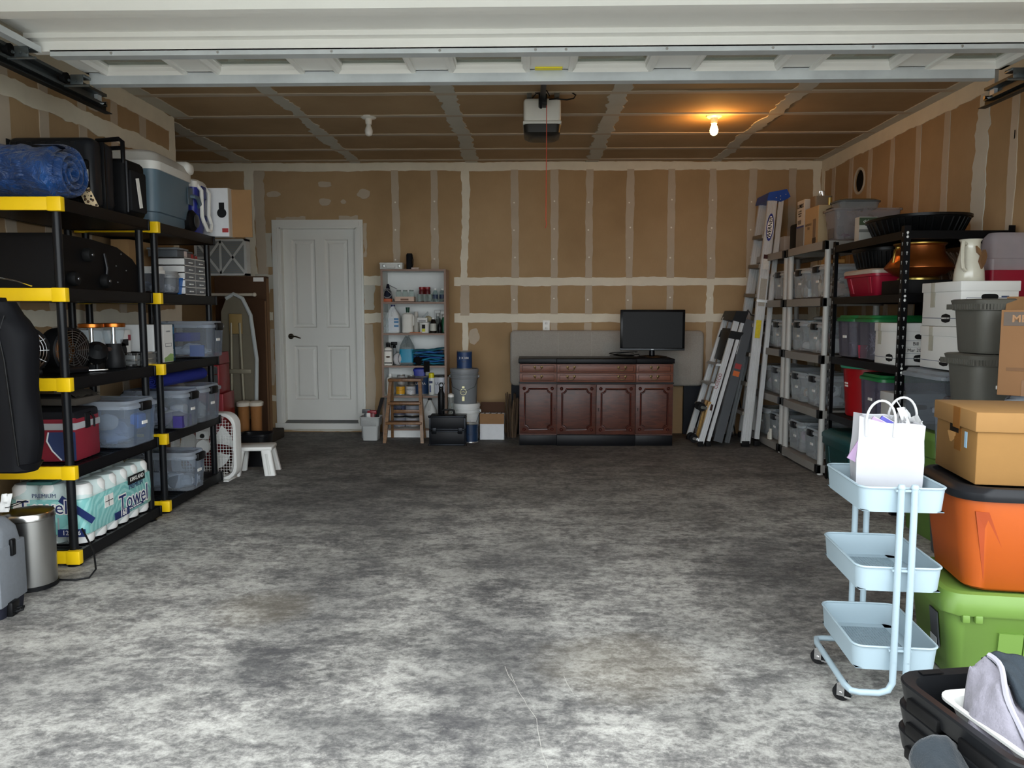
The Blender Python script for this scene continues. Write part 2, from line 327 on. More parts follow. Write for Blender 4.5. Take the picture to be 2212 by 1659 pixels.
# hole for a dryer pipe high in the right wall
MB().lathe([(.1, 0), (.12, .0), (.12, .007), (.1, .007), (.1, 0)], 24, c0=False, c1=False).go('vent_rim', MUD3, wr).matrix_local = Matrix.Translation((XR, 7.18, 2.46)) @ Euler((0, R(-90), 0)).to_matrix().to_4x4()
MB().lathe([(.1, -.012), (.001, -.012)], 24, c0=False).go('vent_hole', P('050505', .9), wr, label='dark round duct hole').matrix_local = Matrix.Translation((XR, 7.18, 2.46)) @ Euler((0, R(-90), 0)).to_matrix().to_4x4()
MB().cyl((0, 0, 0), (-.03, -.05, .05), .003, n=5).go('nail', BLK, wr).location = (XR, 4.93, 2.33)
# ---------------------------------------------------------------- house door
DW = P('dcdcd6', .45, na=.05, ns=2)
d1 = st(MB().box(-2.62, 8.165, .12, -1.83, 8.205, .34).box(-2.62, 8.165, 2.04, -1.83, 8.205, 2.16).box(-2.525, 8.165, .92, -2.275, 8.205, 1.11).box(-2.175, 8.165, .92, -1.925, 8.205, 1.11)
        .box(-2.62, 8.165, .34, -2.525, 8.205, 2.04).box(-2.275, 8.165, .34, -2.175, 8.205, 2.04).box(-1.925, 8.165, .34, -1.83, 8.205, 2.04), 'door_1', DW)
for x0, x1 in ((-2.525, -2.275), (-2.175, -1.925)):
    for z0, z1 in ((.34, .92), (1.11, 2.04)):
        ring = lambda k, y: [(x0 + k, y, z0 + k), (x1 - k, y, z0 + k), (x1 - k, y, z1 - k), (x0 + k, y, z1 - k)]
        MB().loft([ring(0, 8.165), ring(.014, 8.183), ring(.03, 8.183), ring(.05, 8.171)], False, True).go('panel', DW, d1, sm=0)
h = MB().at(-2.555, 8.165, 1.02, 90).lathe([(.03, 0), (.03, .006), (.012, .012), (.012, .04)], 18); h.M = Matrix()
h.tube([(-2.555, 8.125, 1.02), (-2.53, 8.12, 1.022), (-2.49, 8.12, 1.018), (-2.455, 8.122, 1.005), (-2.44, 8.125, 1.0)], [.011, .009, .008, .007, .005]).go('handle', P('4a4238', .3, .9), d1, label='dark bronze lever handle')
for a in ((-2.705, 0.096, -2.63, 2.154), (-1.82, .096, -1.75, 2.154)):
    MB().box(a[0], 8.082, a[1], a[2], 8.1, a[3]).box(a[0] + .02, 8.074, a[1], a[2] - .02, 8.085, a[3]).go('casing', DW, d1)
MB().box(-2.705, 8.082, 2.155, -1.75, 8.1, 2.235).box(-2.66, 8.074, 2.175, -1.79, 8.085, 2.215).go('casing', DW, d1)
MB().box(-2.645, 8.09, .09, -2.615, 8.165, 2.175).box(-1.835, 8.09, .09, -1.81, 8.165, 2.175).box(-2.645, 8.09, 2.145, -1.81, 8.165, 2.175).go('jamb', DW, d1)
MB().box(-2.72, 8.07, .035, -1.74, 8.1, .095).go('sill_board', DW, d1)
MB().prism([(8.085, .096), (8.2, .096), (8.2, .125), (8.13, .118), (8.085, .102)], -2.62, -1.83, 'x').go('threshold', P('70716f', .5, .5), d1)
# ---------------------------------------------------------------- overhead door, rolled up under the ceiling
GW = P('e4e4df', .5, na=.07, ns=3)
gd = th('garage_door', 'white sectional overhead garage door with a row of windows, rolled up', 'garage door', .03, 2.2, 2.4)
def gp(mb, n, mt, lab=None, par=None, sm=30):
    o = mb.go(n, mt, par or gd, sm, lab); o.location = (0, 0, 0) if par else (-.03, -2.2, -2.4); return o
x0, x1 = -2.33, 2.43
for k, ys in enumerate((3.225, 2.75)):
    a, b2 = ys, ys + .475
    pr_ = [(a, 2.49), (a + .05, 2.49), (a + .05, 2.55), (b2 - .095, 2.55), (b2 - .095, 2.528), (b2 - .045, 2.528), (b2 - .045, 2.483), (b2, 2.483), (b2, 2.6), (a, 2.6)]
    gp(MB().prism(pr_, x0, x1, 'x'), 'door_section', GW, sm=0)
win = [(-2.208, -1.814), (-1.617, -1.199), (-.99, -.621), (-.399, -.03), (.216, .598), (.844, 1.25), (1.446, 1.828), (2.03, 2.36)]
ws = MB(); xs = [x0] + [v for w in win for v in w] + [x1]
for i in range(0, len(xs), 2): ws.box(xs[i], 3.71, 2.52, xs[i + 1], 4.16, 2.57)
ws.box(x0, 3.71, 2.52, x1, 3.78, 2.57).box(x0, 4.09, 2.52, x1, 4.16, 2.57)
sec = gp(ws, 'window_section', GW, sm=0)
for a, b2 in win:
    fr = lambda k, z: [(a + k, 3.78 + k, z), (b2 - k, 3.78 + k, z), (b2 - k, 4.09 - k, z), (a + k, 4.09 - k, z)]
    gp(MB().loft([fr(-.025, 2.52), fr(-.025, 2.508), fr(-.005, 2.505), fr(.012, 2.52), fr(.014, 2.54), fr(.02, 2.54), fr(.02, 2.552)], False, False), 'window_frame', GW, par=sec, sm=0)
    gp(MB().box(a + .015, 3.79, 2.548, b2 - .015, 4.08, 2.552), 'pane', CLEAR('c9cdc8', .12, .08), par=sec)
for y, z0, z1, xa, xb in ((3.655, 2.462, 2.485, -2.24, 2.43), (4.1, 2.462, 2.536, -2.31, 2.36)):
    s_ = gp(MB().prism([(y, z0), (y + .06, z0), (y + .06, z0 + .004), (y + .004, z0 + .004), (y + .004, z1), (y + .06, z1), (y + .06, z1 + .004), (y, z1 + .004)], xa, xb, 'x'), 'strut', GALV, sm=0)
    sc_ = MB()
    for x in (-1.95, -1.45, -.92, -.42, .02, .16, .62, 1.1, 1.55, 1.95): sc_.cyl((x, y + .002, z1 - .012), (x, y - .005, z1 - .012), .008, .006, 8)
    gp(sc_, 'screw_row', CHR, par=s_)
gp(MB().box(.02, 4.05, 2.512, .16, 4.085, 2.519), 'warning_label', P('d9cb1c', .5), 'yellow warning sticker')
for sx, xa in ((-1, -2.33), (1, 2.43)):
    for y in (3.62, 4.05):
        hg = MB().box(xa - .035, y - .03, 2.475, xa + .04, y + .03, 2.49, .003).box(xa - .03, y - .04, 2.435, xa + .035, y - .034, 2.485, .002)
        for q in (-.03, 0, .03): hg.cyl((xa + q, y - .045, 2.455), (xa + q, y - .052, 2.455), .007, n=8)
        hg.cyl((xa - .06, y - .04, 2.43), (xa + .07, y - .04, 2.43), .007, n=8); gp(hg, 'roller_hinge', P('6f7678', .35, .8, na=.3, ns=20))
        gp(MB().cyl((xa + sx * .055, y - .02, 2.475), (xa + sx * .085, y - .02, 2.475), .028, n=14).cyl((xa, y - .02, 2.475), (xa + sx * .06, y - .02, 2.475), .006, n=8), 'roller', RUB)
    gp(MB().box(xa - .01, 2.62, 2.485, xa + .03, 3.66, 2.5).prism([(xa, 2.5), (xa + .06, 2.47), (xa + .06, 2.5)], 3.1, 3.64, 'y'), 'end_stile', GALV)
for sx, xt, lab in ((-1, -2.425, 'left'), (1, 2.52, 'right')):
    t = th('garage_door_track', 'galvanised steel horizontal door track along the %s wall' % lab, 'track', xt, YF, 2.4)
    c = [(-.025, .1), (.03, .1), (.03, .085), (-.012, .085), (-.012, .045), (.03, .045), (.03, .03), (-.025, .03)]
    if sx > 0: c = [(-a, b2) for a, b2 in c]
    MB().prism(c, .15, 2.42, 'y').go('rail', P('5c6264', .4, .8, na=.2), t, sm=0)
    MB().prism([(-.005, 0), (.035, 0), (.035, .004), (0, .004), (0, .04), (-.005, .04)] if sx < 0 else [(.005, 0), (-.035, 0), (-.035, .004), (0, .004), (0, .04), (.005, .04)], .15, 2.46, 'y').go('support_angle', P('2b2f31', .45, .7), t, sm=0)
    MB().box(-.01, 2.36, .05, .01, 2.4, .42, ).go('hanger_strap', GALV, t)
    MB().cyl((sx * .01, 2.38, .04), (-sx * .05, 2.38, .04), .01, n=8).go('bolt', CHR, t)
# opener hanging behind the door
op = th('garage_door_opener', 'white ceiling garage door opener with dark lens and pull cord', 'door opener', .08, 5.6, 2.5)
MB().box(-.133, -.0, .115, .133, .3, .285, .025, 3).go('housing', P('d9d8d0', .4, na=.05), op)
MB().box(-.137, -.008, .105, .137, .305, .128, .008).go('housing_rim', P('cfcec6', .4), op)
MB().loft([rr(.268, .3, .04, .108, 4, 0, .15), rr(.255, .285, .04, .05, 4, 0, .15), rr(.2, .22, .05, .03, 4, 0, .15)]).go('light_lens', P('2c2a27', .35), op)
for x in (-.11, .085):
    MB().box(x, .03, .28, x + .035, .036, .32).box(x, .05, .28, x + .035, .055, .32).go('hanger_strap', P('6a6a66', .4, .7), op)
    MB().box(x, -.02, .285, x + .035, .0, .318).go('hanger_bracket', P('6f7069', .4, .7), op)
MB().box(-.018, -3.4, .215, .018, -.0, .245).go('drive_rail', P('3a3c3d', .4, .7), op)
MB().box(-.028, -.2, .19, .03, -.09, .26, .006).box(-.02, -.21, .16, -.005, -.19, .22).go('trolley', BLK, op)
MB().tube([(.05, -.01, .27), (.1, -.05, .262), (.17, -.04, .258), (.22, -.03, .27), (.235, -.02, .295), (.21, -.01, .314)], .005).go('cable', BLK, op)
MB().tube([(-.07, -.01, .28), (-.04, -.06, .30), (-.01, -.1, .29), (.03, -.08, .31), (.05, -.04, .285)], .004).go('cable', BLK, op)
MB().tube([(-.05, -.02, .315), (-.04, -.05, .30), (-.02, -.08, .285)], .003).go('cable', BLK, op)
MB().tube([(.028, -.15, .22), (.028, -.152, -.1), (.026, -.15, -.5), (.026, -.15, -.58), (.03, -.15, -.61), (.024, -.15, -.64)], .0028, 6).go('pull_cord', P('c0442f', .8), op, label='thin red pull cord')
# bare bulb holders
for x, y, on in ((-1.288, 6.24, 0), (1.447, 6.277, 1)):
    t = th('ceiling_light', 'lit warm bare bulb in white ceiling holder' if on else 'unlit bare white bulb in white ceiling holder', 'ceiling light', x, y, ZC)
    MB().lathe([(.062, 0), (.062, -.008), (.05, -.016), (.028, -.02), (.026, -.045), (.024, -.06)], 20).go('socket', P('e8e6dd', .35), t)
    bm_ = EMIT('ffb45a', 90) if on else P('eceae4', .3, na=.03)
    MB().lathe([(.017, -.055), (.018, -.07), (.026, -.088), (.0315, -.108), (.031, -.125), (.024, -.142), (.012, -.15), (.001, -.152)], 20).go('bulb', bm_, t)
# wall outlet
t = th('wall_outlet', 'white duplex wall outlet above the grey headboard', 'outlet', .165, YB, 1.133)
MB().box(-.037, -.007, -.058, .037, 0, .058, .003).go('cover_plate', P('efefea', .35, na=.03), t)
for z in (-.026, .026):
    k = MB().at(0, -.007, z, 90).lathe([(.018, 0), (.018, .003)], 16).go('socket', P('e2e2dc', .4), t)
    MB().box(-.009, -.0112, z - .002, -.006, -.0095, z + .008).box(.005, -.0112, z - .002, .008, -.0095, z + .008).go('slot', BLK, k)
# ---------------------------------------------------------------- left storage racks
RACK = P('0b0c0f', .4, na=.15)
def rack_left(label, y0, xf, ry=0):
    t = th('storage_rack', label, 'shelf rack', xf, y0, 0, ry, 'black plastic racks along the left wall')
    L_, D_ = .905, .50
    for z in (.08, .51, .95, 1.39, 1.825):
        k = MB().box(-D_, .005, z - .058, 0, L_, z - .052).box(-D_, .0, z - .06, -D_ + .018, L_, z).box(-.018, 0, z - .06, 0, L_, z).box(-D_, L_ - .018, z - .06, 0, L_, z)
        for i in range(22): k.box(-D_ + .01, .03 + i * .04, z - .03, -.01, .05 + i * .04, z - .001)
        k.box(-D_ + .01, .01, z - .055, -.01, L_ - .01, z - .012)
        sh = k.go('shelf', RACK, t, sm=0)
        for yy in (-.012, L_ - .006):
            f = yy < 0
            c = MB().box(-D_ - .004, yy, z - .062, .006, yy + .018, z + .002, .004)
            if f: c.box(-.06, yy - .002, z - .065, .008, yy + .035, z + .003, .003).box(-D_ - .008, yy - .002, z - .065, -D_ + .06, yy + .035, z + .003, .003)
            c.go('end_cap', YEL if f else RACK, sh)
    for px in (-.04, -D_ + .04):
        for py in (.03, L_ - .04):
            pst = MB().cyl((px, py, .0), (px, py, 1.76), .0215, n=14)
            pst.cyl((px, py, 0), (px, py, .012), .034, .026, 14); pst.go('post', P('121417', .33, na=.1), t)
    return t
rack_left('near black plastic shelf rack with yellow ends, behind the steel bin', 3.71, -2.262, 1.6)
rack_left('far black plastic shelf rack with yellow ends, beside the box fan', 4.735, -2.29, 1.6)
SZ = (.08, .51, .95, 1.39, 1.825)
# ---- clear latch tote; front (latch) faces -y before turning
def lump(seed, w, d, h, n=6, cz=0):
    rnd = random.Random(seed); m = MB()
    for i in range(n):
        a, b, c = rnd.uniform(.15, .32) * w, rnd.uniform(.15, .3) * d, rnd.uniform(.16, .42) * h
        cx = rnd.uniform(-w / 2 + a, w / 2 - a); cy = rnd.uniform(-d / 2 + b, d / 2 - b)
        if i % 3 == 2: m.at(cx, cy, cz + c, 0, 0, rnd.uniform(-25, 25)).box(-a * .8, -b * .8, -c, a * .8, b * .8, c, min(a, b, c) * .2, 1); m.M = Matrix()
        else: m.ball(cx, cy, cz + c, a, b, c, 12, .5, 2.2, seed + i)
    return m
BLU = ('5a6470', '8f979e', '3c4654', 'b8babb', '4b535c'); MIX = ('8f8a86', 'c9c7c2', '5c5450', '96765c', '394350', 'b5aeb2')
def tote(label, x, y, z, rz, w, d, h, cols=BLU, seed=1, lid='c2c9d2', body='b6bdc6', a=.34, latch=BLK, group=None, sticker=True, ends=True, full=.6, clabel=None, csc=9, name='clear_storage_tote', lida=.5, nl=7, sty=0):
    t = th(name, label, 'storage tote', x, y, z, rz, group); W1, D1, hb_ = w * .86, d * .9, h - .028
    m = CLEAR(body, a); lm = CLEAR(lid, lida) if lida < 1 else P(lid, .4)
    MB().bin([(.004, W1 - .03, D1 - .03, .03), (.012, W1, D1, .035), (hb_ * .95, w * .95, d * .96, .04), (hb_ * .955, w * .985, d * .985, .04), (hb_, w * .99, d * .99, .04)], 3, c1=False).go('body', m, t)
    for sx in (-1, 1): # corner ribs on the front
        MB().loft([[(sx * (W1 * .5 - .075 + q), -D1 / 2 - .002, .02) for q in (0, .03)], [(sx * (w * .475 - .085 + q), -d * .48 - .003, hb_ * .93) for q in (0, .03)]], False, False).go('rib', m, t)
    ld = MB().bin([(hb_ - .016, w, d, .045), (hb_ + .002, w, d, .045), (hb_ + .006, w * .985, d * .985, .045), (hb_ + .012, w * .93, d * .94, .05), (hb_ + .028, w * .9, d * .92, .05), (hb_ + .024, w * .84, d * .87, .05)], 3, c0=False).go('lid', lm, t)
    if latch:
        for sy in ((-1, 1) if ends else (-1,)):
            MB().box(-.055, sy * d / 2 - .014, hb_ - .035, .055, sy * d / 2 + .014, hb_ + .016, .008).go('latch', latch, t)
    if sticker: MB().box(-.02, -d * .47 - .004, hb_ * .52, .035, -d * .465, hb_ * .52 + .018).go('name_sticker', LBL, t)
    if cols:
        o = lump(seed, W1 * .92, D1 * .9, hb_ * full, nl, .015).go('packed_contents', CLUT(cols, csc), None)
        o.location = (x, y, z); o.rotation_euler = (0, 0, R(rz)); tag(o, (clabel or 'loose things packed inside the ') + (' '.join(label.split()[:10]) if not clabel else ''), 'contents', None, 'stuff')
    return t
def cbox(name, label, cat, x, y, z, rz, w, d, h, mt, b=.003, group=None):
    t = th(name, label, cat, x, y, z, rz, group); MB().cb(0, 0, 0, w, d, h, b, 1).go('carton', mt, t); return t
# ---- top shelf: rolled sleeping bag, suitcases, coolers, box
def sleeping_bag():
    m, nt, b, N, L = base('blue_nylon'); f = ntex(nt, coord(nt), 5, 6, .65, 1.0)
    L.new(ramp(nt, f, [(.3, '07254f'), (.55, '114584'), (.75, '1d5ba0')]), b.inputs['Base Color']); b.inputs['Roughness'].default_value = .42; b.inputs['Sheen Weight'].default_value = .2
    bump(nt, b, ntex(nt, coord(nt, (1, 2.2, 1)), 9, 4, .55, 1.6), 1., .035)
    t = th('sleeping_bag', 'rolled blue nylon sleeping bag on top of near rack', 'sleeping bag', -2.32, 3.93, 1.838)
    # outer roll, axis along x, spiral end to +x
    def outer(u, v):
        a = 2 * math.pi * v; x = -.50 + u * .47; q = 1 + .1 * noise.noise(Vector((x * 7, math.cos(a) * 2, math.sin(a) * 2))) + .05 * noise.noise(Vector((x * 19, math.cos(a) * 5, math.sin(a) * 5)))
        r = .136 * q * (1 if .04 < u < .93 else (.86 if u > .93 else .7)); return (x, r * math.cos(a) * 1.08, .138 + r * .96 * math.sin(a))
    MB().grid(24, 40, outer).go('outer_roll', m, t)
    sp = MB(); turns = 3.2; n = 90; A, B_, C_ = [], [], []
    def spr(k, dr, x):
        a = 2 * math.pi * turns * k / n; r = .014 + .118 * (k / n) + dr + .007 * noise.noise(Vector((a * 1.5, x * 9, 2)))
        return (x, r * math.cos(a + 1) * 1.05, .138 + r * .96 * math.sin(a + 1))
    pa = [[spr(k, -.017, -.16) for k in range(n)], [spr(k, -.014, -.03) for k in range(n)], [spr(k, -.004, .002) for k in range(n)], [spr(k, .006, .0) for k in range(n)], [spr(k, .016, -.03) for k in range(n)], [spr(k, .018, -.16) for k in range(n)]]
    sp.loft(pa, False, False, closed=False).go('rolled_layer', m, t)
    # hood hanging in front
    def hood(u, v):
        a = -.35 + u * 2.5; q = .148 + .024 * noise.noise(Vector((u * 6, v * 7, 3))) + .012 * noise.noise(Vector((u * 15, v * 15, 1)))
        x = -.52 + v * .36; s_ = math.sin(v * math.pi) ** .35
        return (x, -math.cos(a) * q * 1.06 * (.82 + .18 * s_), .135 + math.sin(a) * q * .95 * (.8 + .2 * s_))
    MB().grid(26, 26, hood).go('hood', m, t)
    MB().tube([(-.46, -.155, .06), (-.40, -.185, .075), (-.33, -.19, .07), (-.27, -.178, .05)], .005).go('zip', P('55503f', .6), t)
    MB().box(-.385, -.205, .10, -.377, -.198, .155).go('zip_pull', P('c4c45a', .5), t, label='lime zip pull')
    MB().prism([(-.60, .03), (-.50, .02), (-.49, .07), (-.51, .12), (-.55, .14), (-.60, .13)], -.195, -.192).go('care_tag', P('dedede', .7), t); MB().prism([(-.455, .03), (-.435, .025), (-.44, .06), (-.46, .065)], -.199, -.196).go('care_tag', P('dedede', .7), t)
sleeping_bag()
SHELL = P('1c1e22', .35, na=.1)
t = th('hard_suitcase', 'large charcoal hard suitcase lying behind the blue sleeping bag', 'suitcase', -2.58, 4.27, 1.828)
MB().box(-.235, -.12, .0, .235, .0, .385, .045, 4).go('shell_half', SHELL, t); MB().box(-.235, .006, .0, .235, .12, .385, .045, 4).go('shell_half', SHELL, t)
MB().box(-.237, -.006, .01, .237, .012, .375, .004).go('zip_band', BLK, t)
for i in range(5): MB().box(-.2 + i * .08, -.124, .03, -.17 + i * .08, -.117, .355, .003).go('groove_rib', SHELL, t)
MB().box(.13, -.125, .05, .215, -.117, .26, .01).go('handle_recess', BLK, t)
MB().tube([(.17, -.12, .25), (.17, -.15, .23), (.17, -.152, .08), (.17, -.12, .06)], .012).go('side_handle', BLK, t)
MB().box(.12, -.16, .125, .155, -.158, .175).go('baggage_label', LBL, t); MB().at(0, 0, 0).box(.19, -.165, .14, .235, -.163, .2).go('baggage_label', LBL, t)
k_ = MB()
for i in range(6): k_.box(.124 + i * .005, -.162, .13, .126 + i * .005, -.1605, .168).box(.195 + i * .005, -.167, .145, .1975 + i * .005, -.1655, .19)
o = k_.go('bar_code', INK, t); o['kind'] = 'stuff'
for x in (-.25,): MB().at(x, -.06, .35).cyl((0, -.03, 0), (0, .03, 0), .03).cyl((.01, 0, 0), (.06, 0, -.02), .018).go('wheel', RUB, t)
def leop():
    m, nt, b, N, L = base('leopard_print'); v = N.new('ShaderNodeTexVoronoi'); v.inputs['Scale'].default_value = 62; L.new(coord(nt), v.inputs['Vector'])
    n2 = ntex(nt, coord(nt), 120, 2); 
    L.new(ramp(nt, v.outputs['Distance'], [(.0, 'a26a35'), (.3, '0e0b09'), (.42, '0e0b09'), (.5, 'd9c19a')]), b.inputs['Base Color']); b.inputs['Roughness'].default_value = .7; return m
t = th('luggage_tag', 'leopard print luggage tag hanging from the charcoal suitcase handle', 'luggage tag', -2.355, 4.085, 1.93)
MB().at(.02, 0, -.06, 0, -25, 0).box(-.03, -.003, -.055, .03, .003, .055, .004).go('tag_body', leop(), t)
MB().tube([(-.045, 0, .065), (-.03, -.002, .03), (-.005, 0, -.01)], .006).go('strap', P('b97a4f', .6), t)
t = th('carry_on_case', 'black soft carry-on case with raised pull handle beside the grey cooler', 'suitcase', -2.54, 4.56, 1.828)
MB().box(-.22, -.115, 0, .22, .115, .33, .035, 3).go('body', P('08090b', .7, bp=.3, bs=300), t)
MB().box(.2, -.09, .03, .238, .09, .27, .015, 2).go('front_pocket', P('17181b', .75, bp=.3, bs=300), t)
MB().tube([(.04, -.11, .3), (.04, -.11, .4), (.05, -.1, .425), (.18, -.1, .435), (.2, -.1, .42), (.2, -.1, .3)], .013, 8).go('pull_handle', BLK, t)
MB().tube([(.06, -.1, .38), (.19, -.1, .385)], .012).go('handle_grip', BLK, t)
MB().box(.22, -.12, .02, .23, -.112, .31, .004).go('piping', P('3a3c40', .5), t)
MB().at(.245, -.02, .14, 12, 0, 0).box(-.001, -.018, -.085, .001, .018, .085).go('paper_tag', LBL, t, label='white paper airline tag')
t = th('wheeled_cooler', 'grey-blue wheeled cooler with white lid on far rack top', 'cooler', -2.545, 5.07, 1.828, 3)
CB = P('5d7381', .42, na=.07)
MB().bin([(0, .37, .50, .06), (.03, .38, .51, .06), (.07, .385, .52, .06), (.075, .41, .55, .06), (.33, .43, .58, .06)], 5).go('body', CB, t)
CW = P('dddcd5', .38, na=.05)
MB().bin([(.33, .45, .60, .07), (.38, .455, .605, .07), (.385, .44, .59, .07), (.43, .40, .55, .08), (.455, .33, .48, .08), (.46, .25, .4, .08)], 5).go('lid', CW, t)
MB().box(-.1, .2, .385, .235, .31, .47, .03, 3).go('lid_latch', CW, t)
MB().at(.19, .27, .075, 0, 90, 0).lathe([(.0, -.04), (.06, -.04), (.075, -.03), (.075, .03), (.06, .045), (.02, .05)], 22).go('wheel', RUB, t)
MB().at(.245, .27, .075, 0, 90, 0).lathe([(.001, 0), (.045, 0), (.045, .006), (.02, .012), (.001, .014)], 16).go('hub_cap', P('3b3c3d', .4), t)
MB().tube([(.2, .24, .24), (.24, .255, .24), (.25, .30, .235), (.235, .38, .2), (.2, .4, .18)], .014).go('carry_handle', P('4d6270', .4), t)
MB().box(.215, .20, .18, .222, .285, .3, .003).go('handle_plate', P('465865', .4), t)
t = th('small_cooler', 'small dark blue cooler with white folding handle on far rack', 'cooler', -2.50, 5.515, 1.828, 2)
MB().bin([(0, .26, .17, .03), (.05, .28, .18, .03), (.32, .31, .2, .03)], 4).go('body', P('1a2a8c', .4), t); MB().bin([(.32, .32, .21, .03), (.36, .32, .21, .03), (.375, .3, .19, .04)], 4).go('lid', CW, t)
MB().tube([(.15, -.06, .34), (.18, -.06, .30), (.175, -.05, .12), (.19, -.06, .08), (.19, .0, .03), (.19, .06, .03), (.185, .09, .08), (.175, .07, .14), (.18, .08, .3), (.15, .08, .34)], .014).go('swing_handle', P('e4e3dc', .4), t)
MB().box(.15, -.02, .25, .17, .06, .34, .006).go('hinge_block', P('17246f', .4), t); MB().box(.13, -.07, .1, .16, .085, .14, .004).go('front_plate', P('22327a', .4), t)
t = th('product_box', 'white product box with open brown flap at far rack end', 'box', -2.36, 5.715, 1.828)
MB().cb(0, 0, 0, .30, .10, .35, .003, 1).go('carton', P('d6d7d8', .6), t); MB().box(.148, -.05, .0, .152, .06, .35).go('side_flap', P('b9b1a6', .8), t)
MB().box(.15, .01, .0, .30, .016, .345).go('open_flap', P('94714b', .9, na=.1), t)
MB().at(.10, -.0505, .17, 90).lathe([(.0, 0), (.035, 0), (.035, .001), (.0, .001)], 14).box(-.02, .03, 0, .02, .075, .001).go('printed_picture', INK, t); MB().box(.10, -.052, .03, .145, -.05, .06).go('printed_mark', P('a03030', .6), t)
# ---- second shelf
t = th('wheeled_duffel', 'large black wheeled suitcase on second shelf of near rack', 'suitcase', -2.515, 4.16, 1.393, 1)
k_ = [(-.43, .0), (.44, .0), (.46, .05), (.44, .11), (.33, .19), (.16, .245), (-.1, .265), (-.42, .268), (-.44, .24)]
MB().prism([(a, b2) for a, b2 in k_], -.2, .19, 'x').go('body', P('050609', .55, bp=.2, bs=200), t, sm=50)
for y, z in ((-.3, .05), (-.16, .18), (.0, .05)): 
    MB().at(.19, y, z, 0, 90, 0).lathe([(.0, 0), (.036, 0), (.038, .02), (.03, .035), (.012, .038), (.0, .038)], 16).go('wheel', RUB, t); MB().at(.228, y, z, 0, 90, 0).lathe([(.0, 0), (.009, 0), (.007, .004), (.0, .004)], 10).go('wheel_bolt', P('6c6d70', .3, .9), t)
MB().tube([(.192, .02, .02), (.2, .03, .12), (.192, .02, .2)], .008).go('corner_guard', P('1a1b1f', .3), t)
for y, z in ((.14, .14), (.25, .12), (.15, .05), (.2, .21)): MB().ball(.192, y, z, .004).go('rivet', P('8a8b8e', .3, .9), t)
for i, (lab, x, y, w, d, h, c) in enumerate((('small dark green box on second shelf behind the posts', -2.62, 4.68, .12, .1, .22, '1f6b4d'), ('tan carton at the back of second shelf of far rack', -2.70, 5.2, .12, .3, .36, 'b08a5c'))):
    cbox('carton_box', lab, 'box', x, y, 1.393, 0, w, d, h, P(c, .7))
tote('white-lidded clear food tub beside the drawer organizer', -2.46, 4.90, 1.393, 90, .15, .22, .17, ('6a7380', 'a9adb5', '424b58'), 5, 'e4e4e0', 'b0b5bd', .4, None, lida=1, sticker=False, name='clear_tub', nl=4)
tote('small clear tub with grey lid touching the drawer organizer', -2.40, 5.06, 1.393, 90, .14, .14, .15, ('d7d8da', '8b8f95', 'b9bcc0'), 6, '8d8f90', 'b9bdc3', .4, None, lida=1, sticker=False, name='clear_tub', nl=4)
MB_ = MB().box(-.004, -.03, 0, .004, .03, .11); one(MB_, 'blue_packet', P('1d63b4', .4), 'small bright blue packet leaning on the drawer organizer', 'packet', -2.36, 5.155, 1.395, 0, ry=8)
t = th('drawer_organizer', 'white small-parts cabinet with ten clear drawers on far rack', 'organizer', -2.43, 5.335, 1.393, 90)
OW = P('d8d8d5', .45, na=.05)
k_ = MB().box(-.165, .09, 0, .165, .1, .25).box(-.165, -.1, 0, -.158, .1, .25).box(.158, -.1, 0, .165, .1, .25).box(-.006, -.1, 0, .006, .1, .25)
for i in range(6): k_.box(-.165, -.1, i * .0485, .165, .1, i * .0485 + .007)
k_.go('cabinet', OW, t)
for r_ in range(5):
    for c_ in (0, 1):
        x0_ = -.155 if c_ == 0 else .008; d_ = MB().box(x0_, -.104, .009 + r_ * .0485, x0_ + .147, .08, .046 + r_ * .0485).go('drawer', CLEAR('8d8f92', .72), t); MB().box(x0_ + .05, -.112, .02 + r_ * .0485, x0_ + .1, -.104, .027 + r_ * .0485).go('pull', OW, d_)
for lab, y, z, w, d, h, c in (('flat dark grey plastic case on top of the drawer organizer', 5.22, 1.645, .25, .2, .062, '4c5055'), ('small grey box with red end on the drawer organizer', 5.37, 1.645, .08, .16, .05, '6b5a58'), ('pair of taped brown packets at organizer rear edge', 5.455, 1.645, .08, .14, .04, '5c5549')):
    t = th('hardware_case', lab, 'case', -2.46, y, z, 90); MB().cb(0, 0, 0, w if w < .2 else .16, d, h * .75, .006).go('case_base', P(c, .5), t); MB().cb(0, 0, h * .76, (w if w < .2 else .16) + .01, d + .01, h * .24, .004).go('case_lid', CLEAR('9aa0a4', .6), t); MB().box(.02, -d / 2 - .002, .005, .06, -d / 2, h * .7).go('paper_label', P('c9b9b3' if 'dark' in lab else 'a03a3a', .6), t)
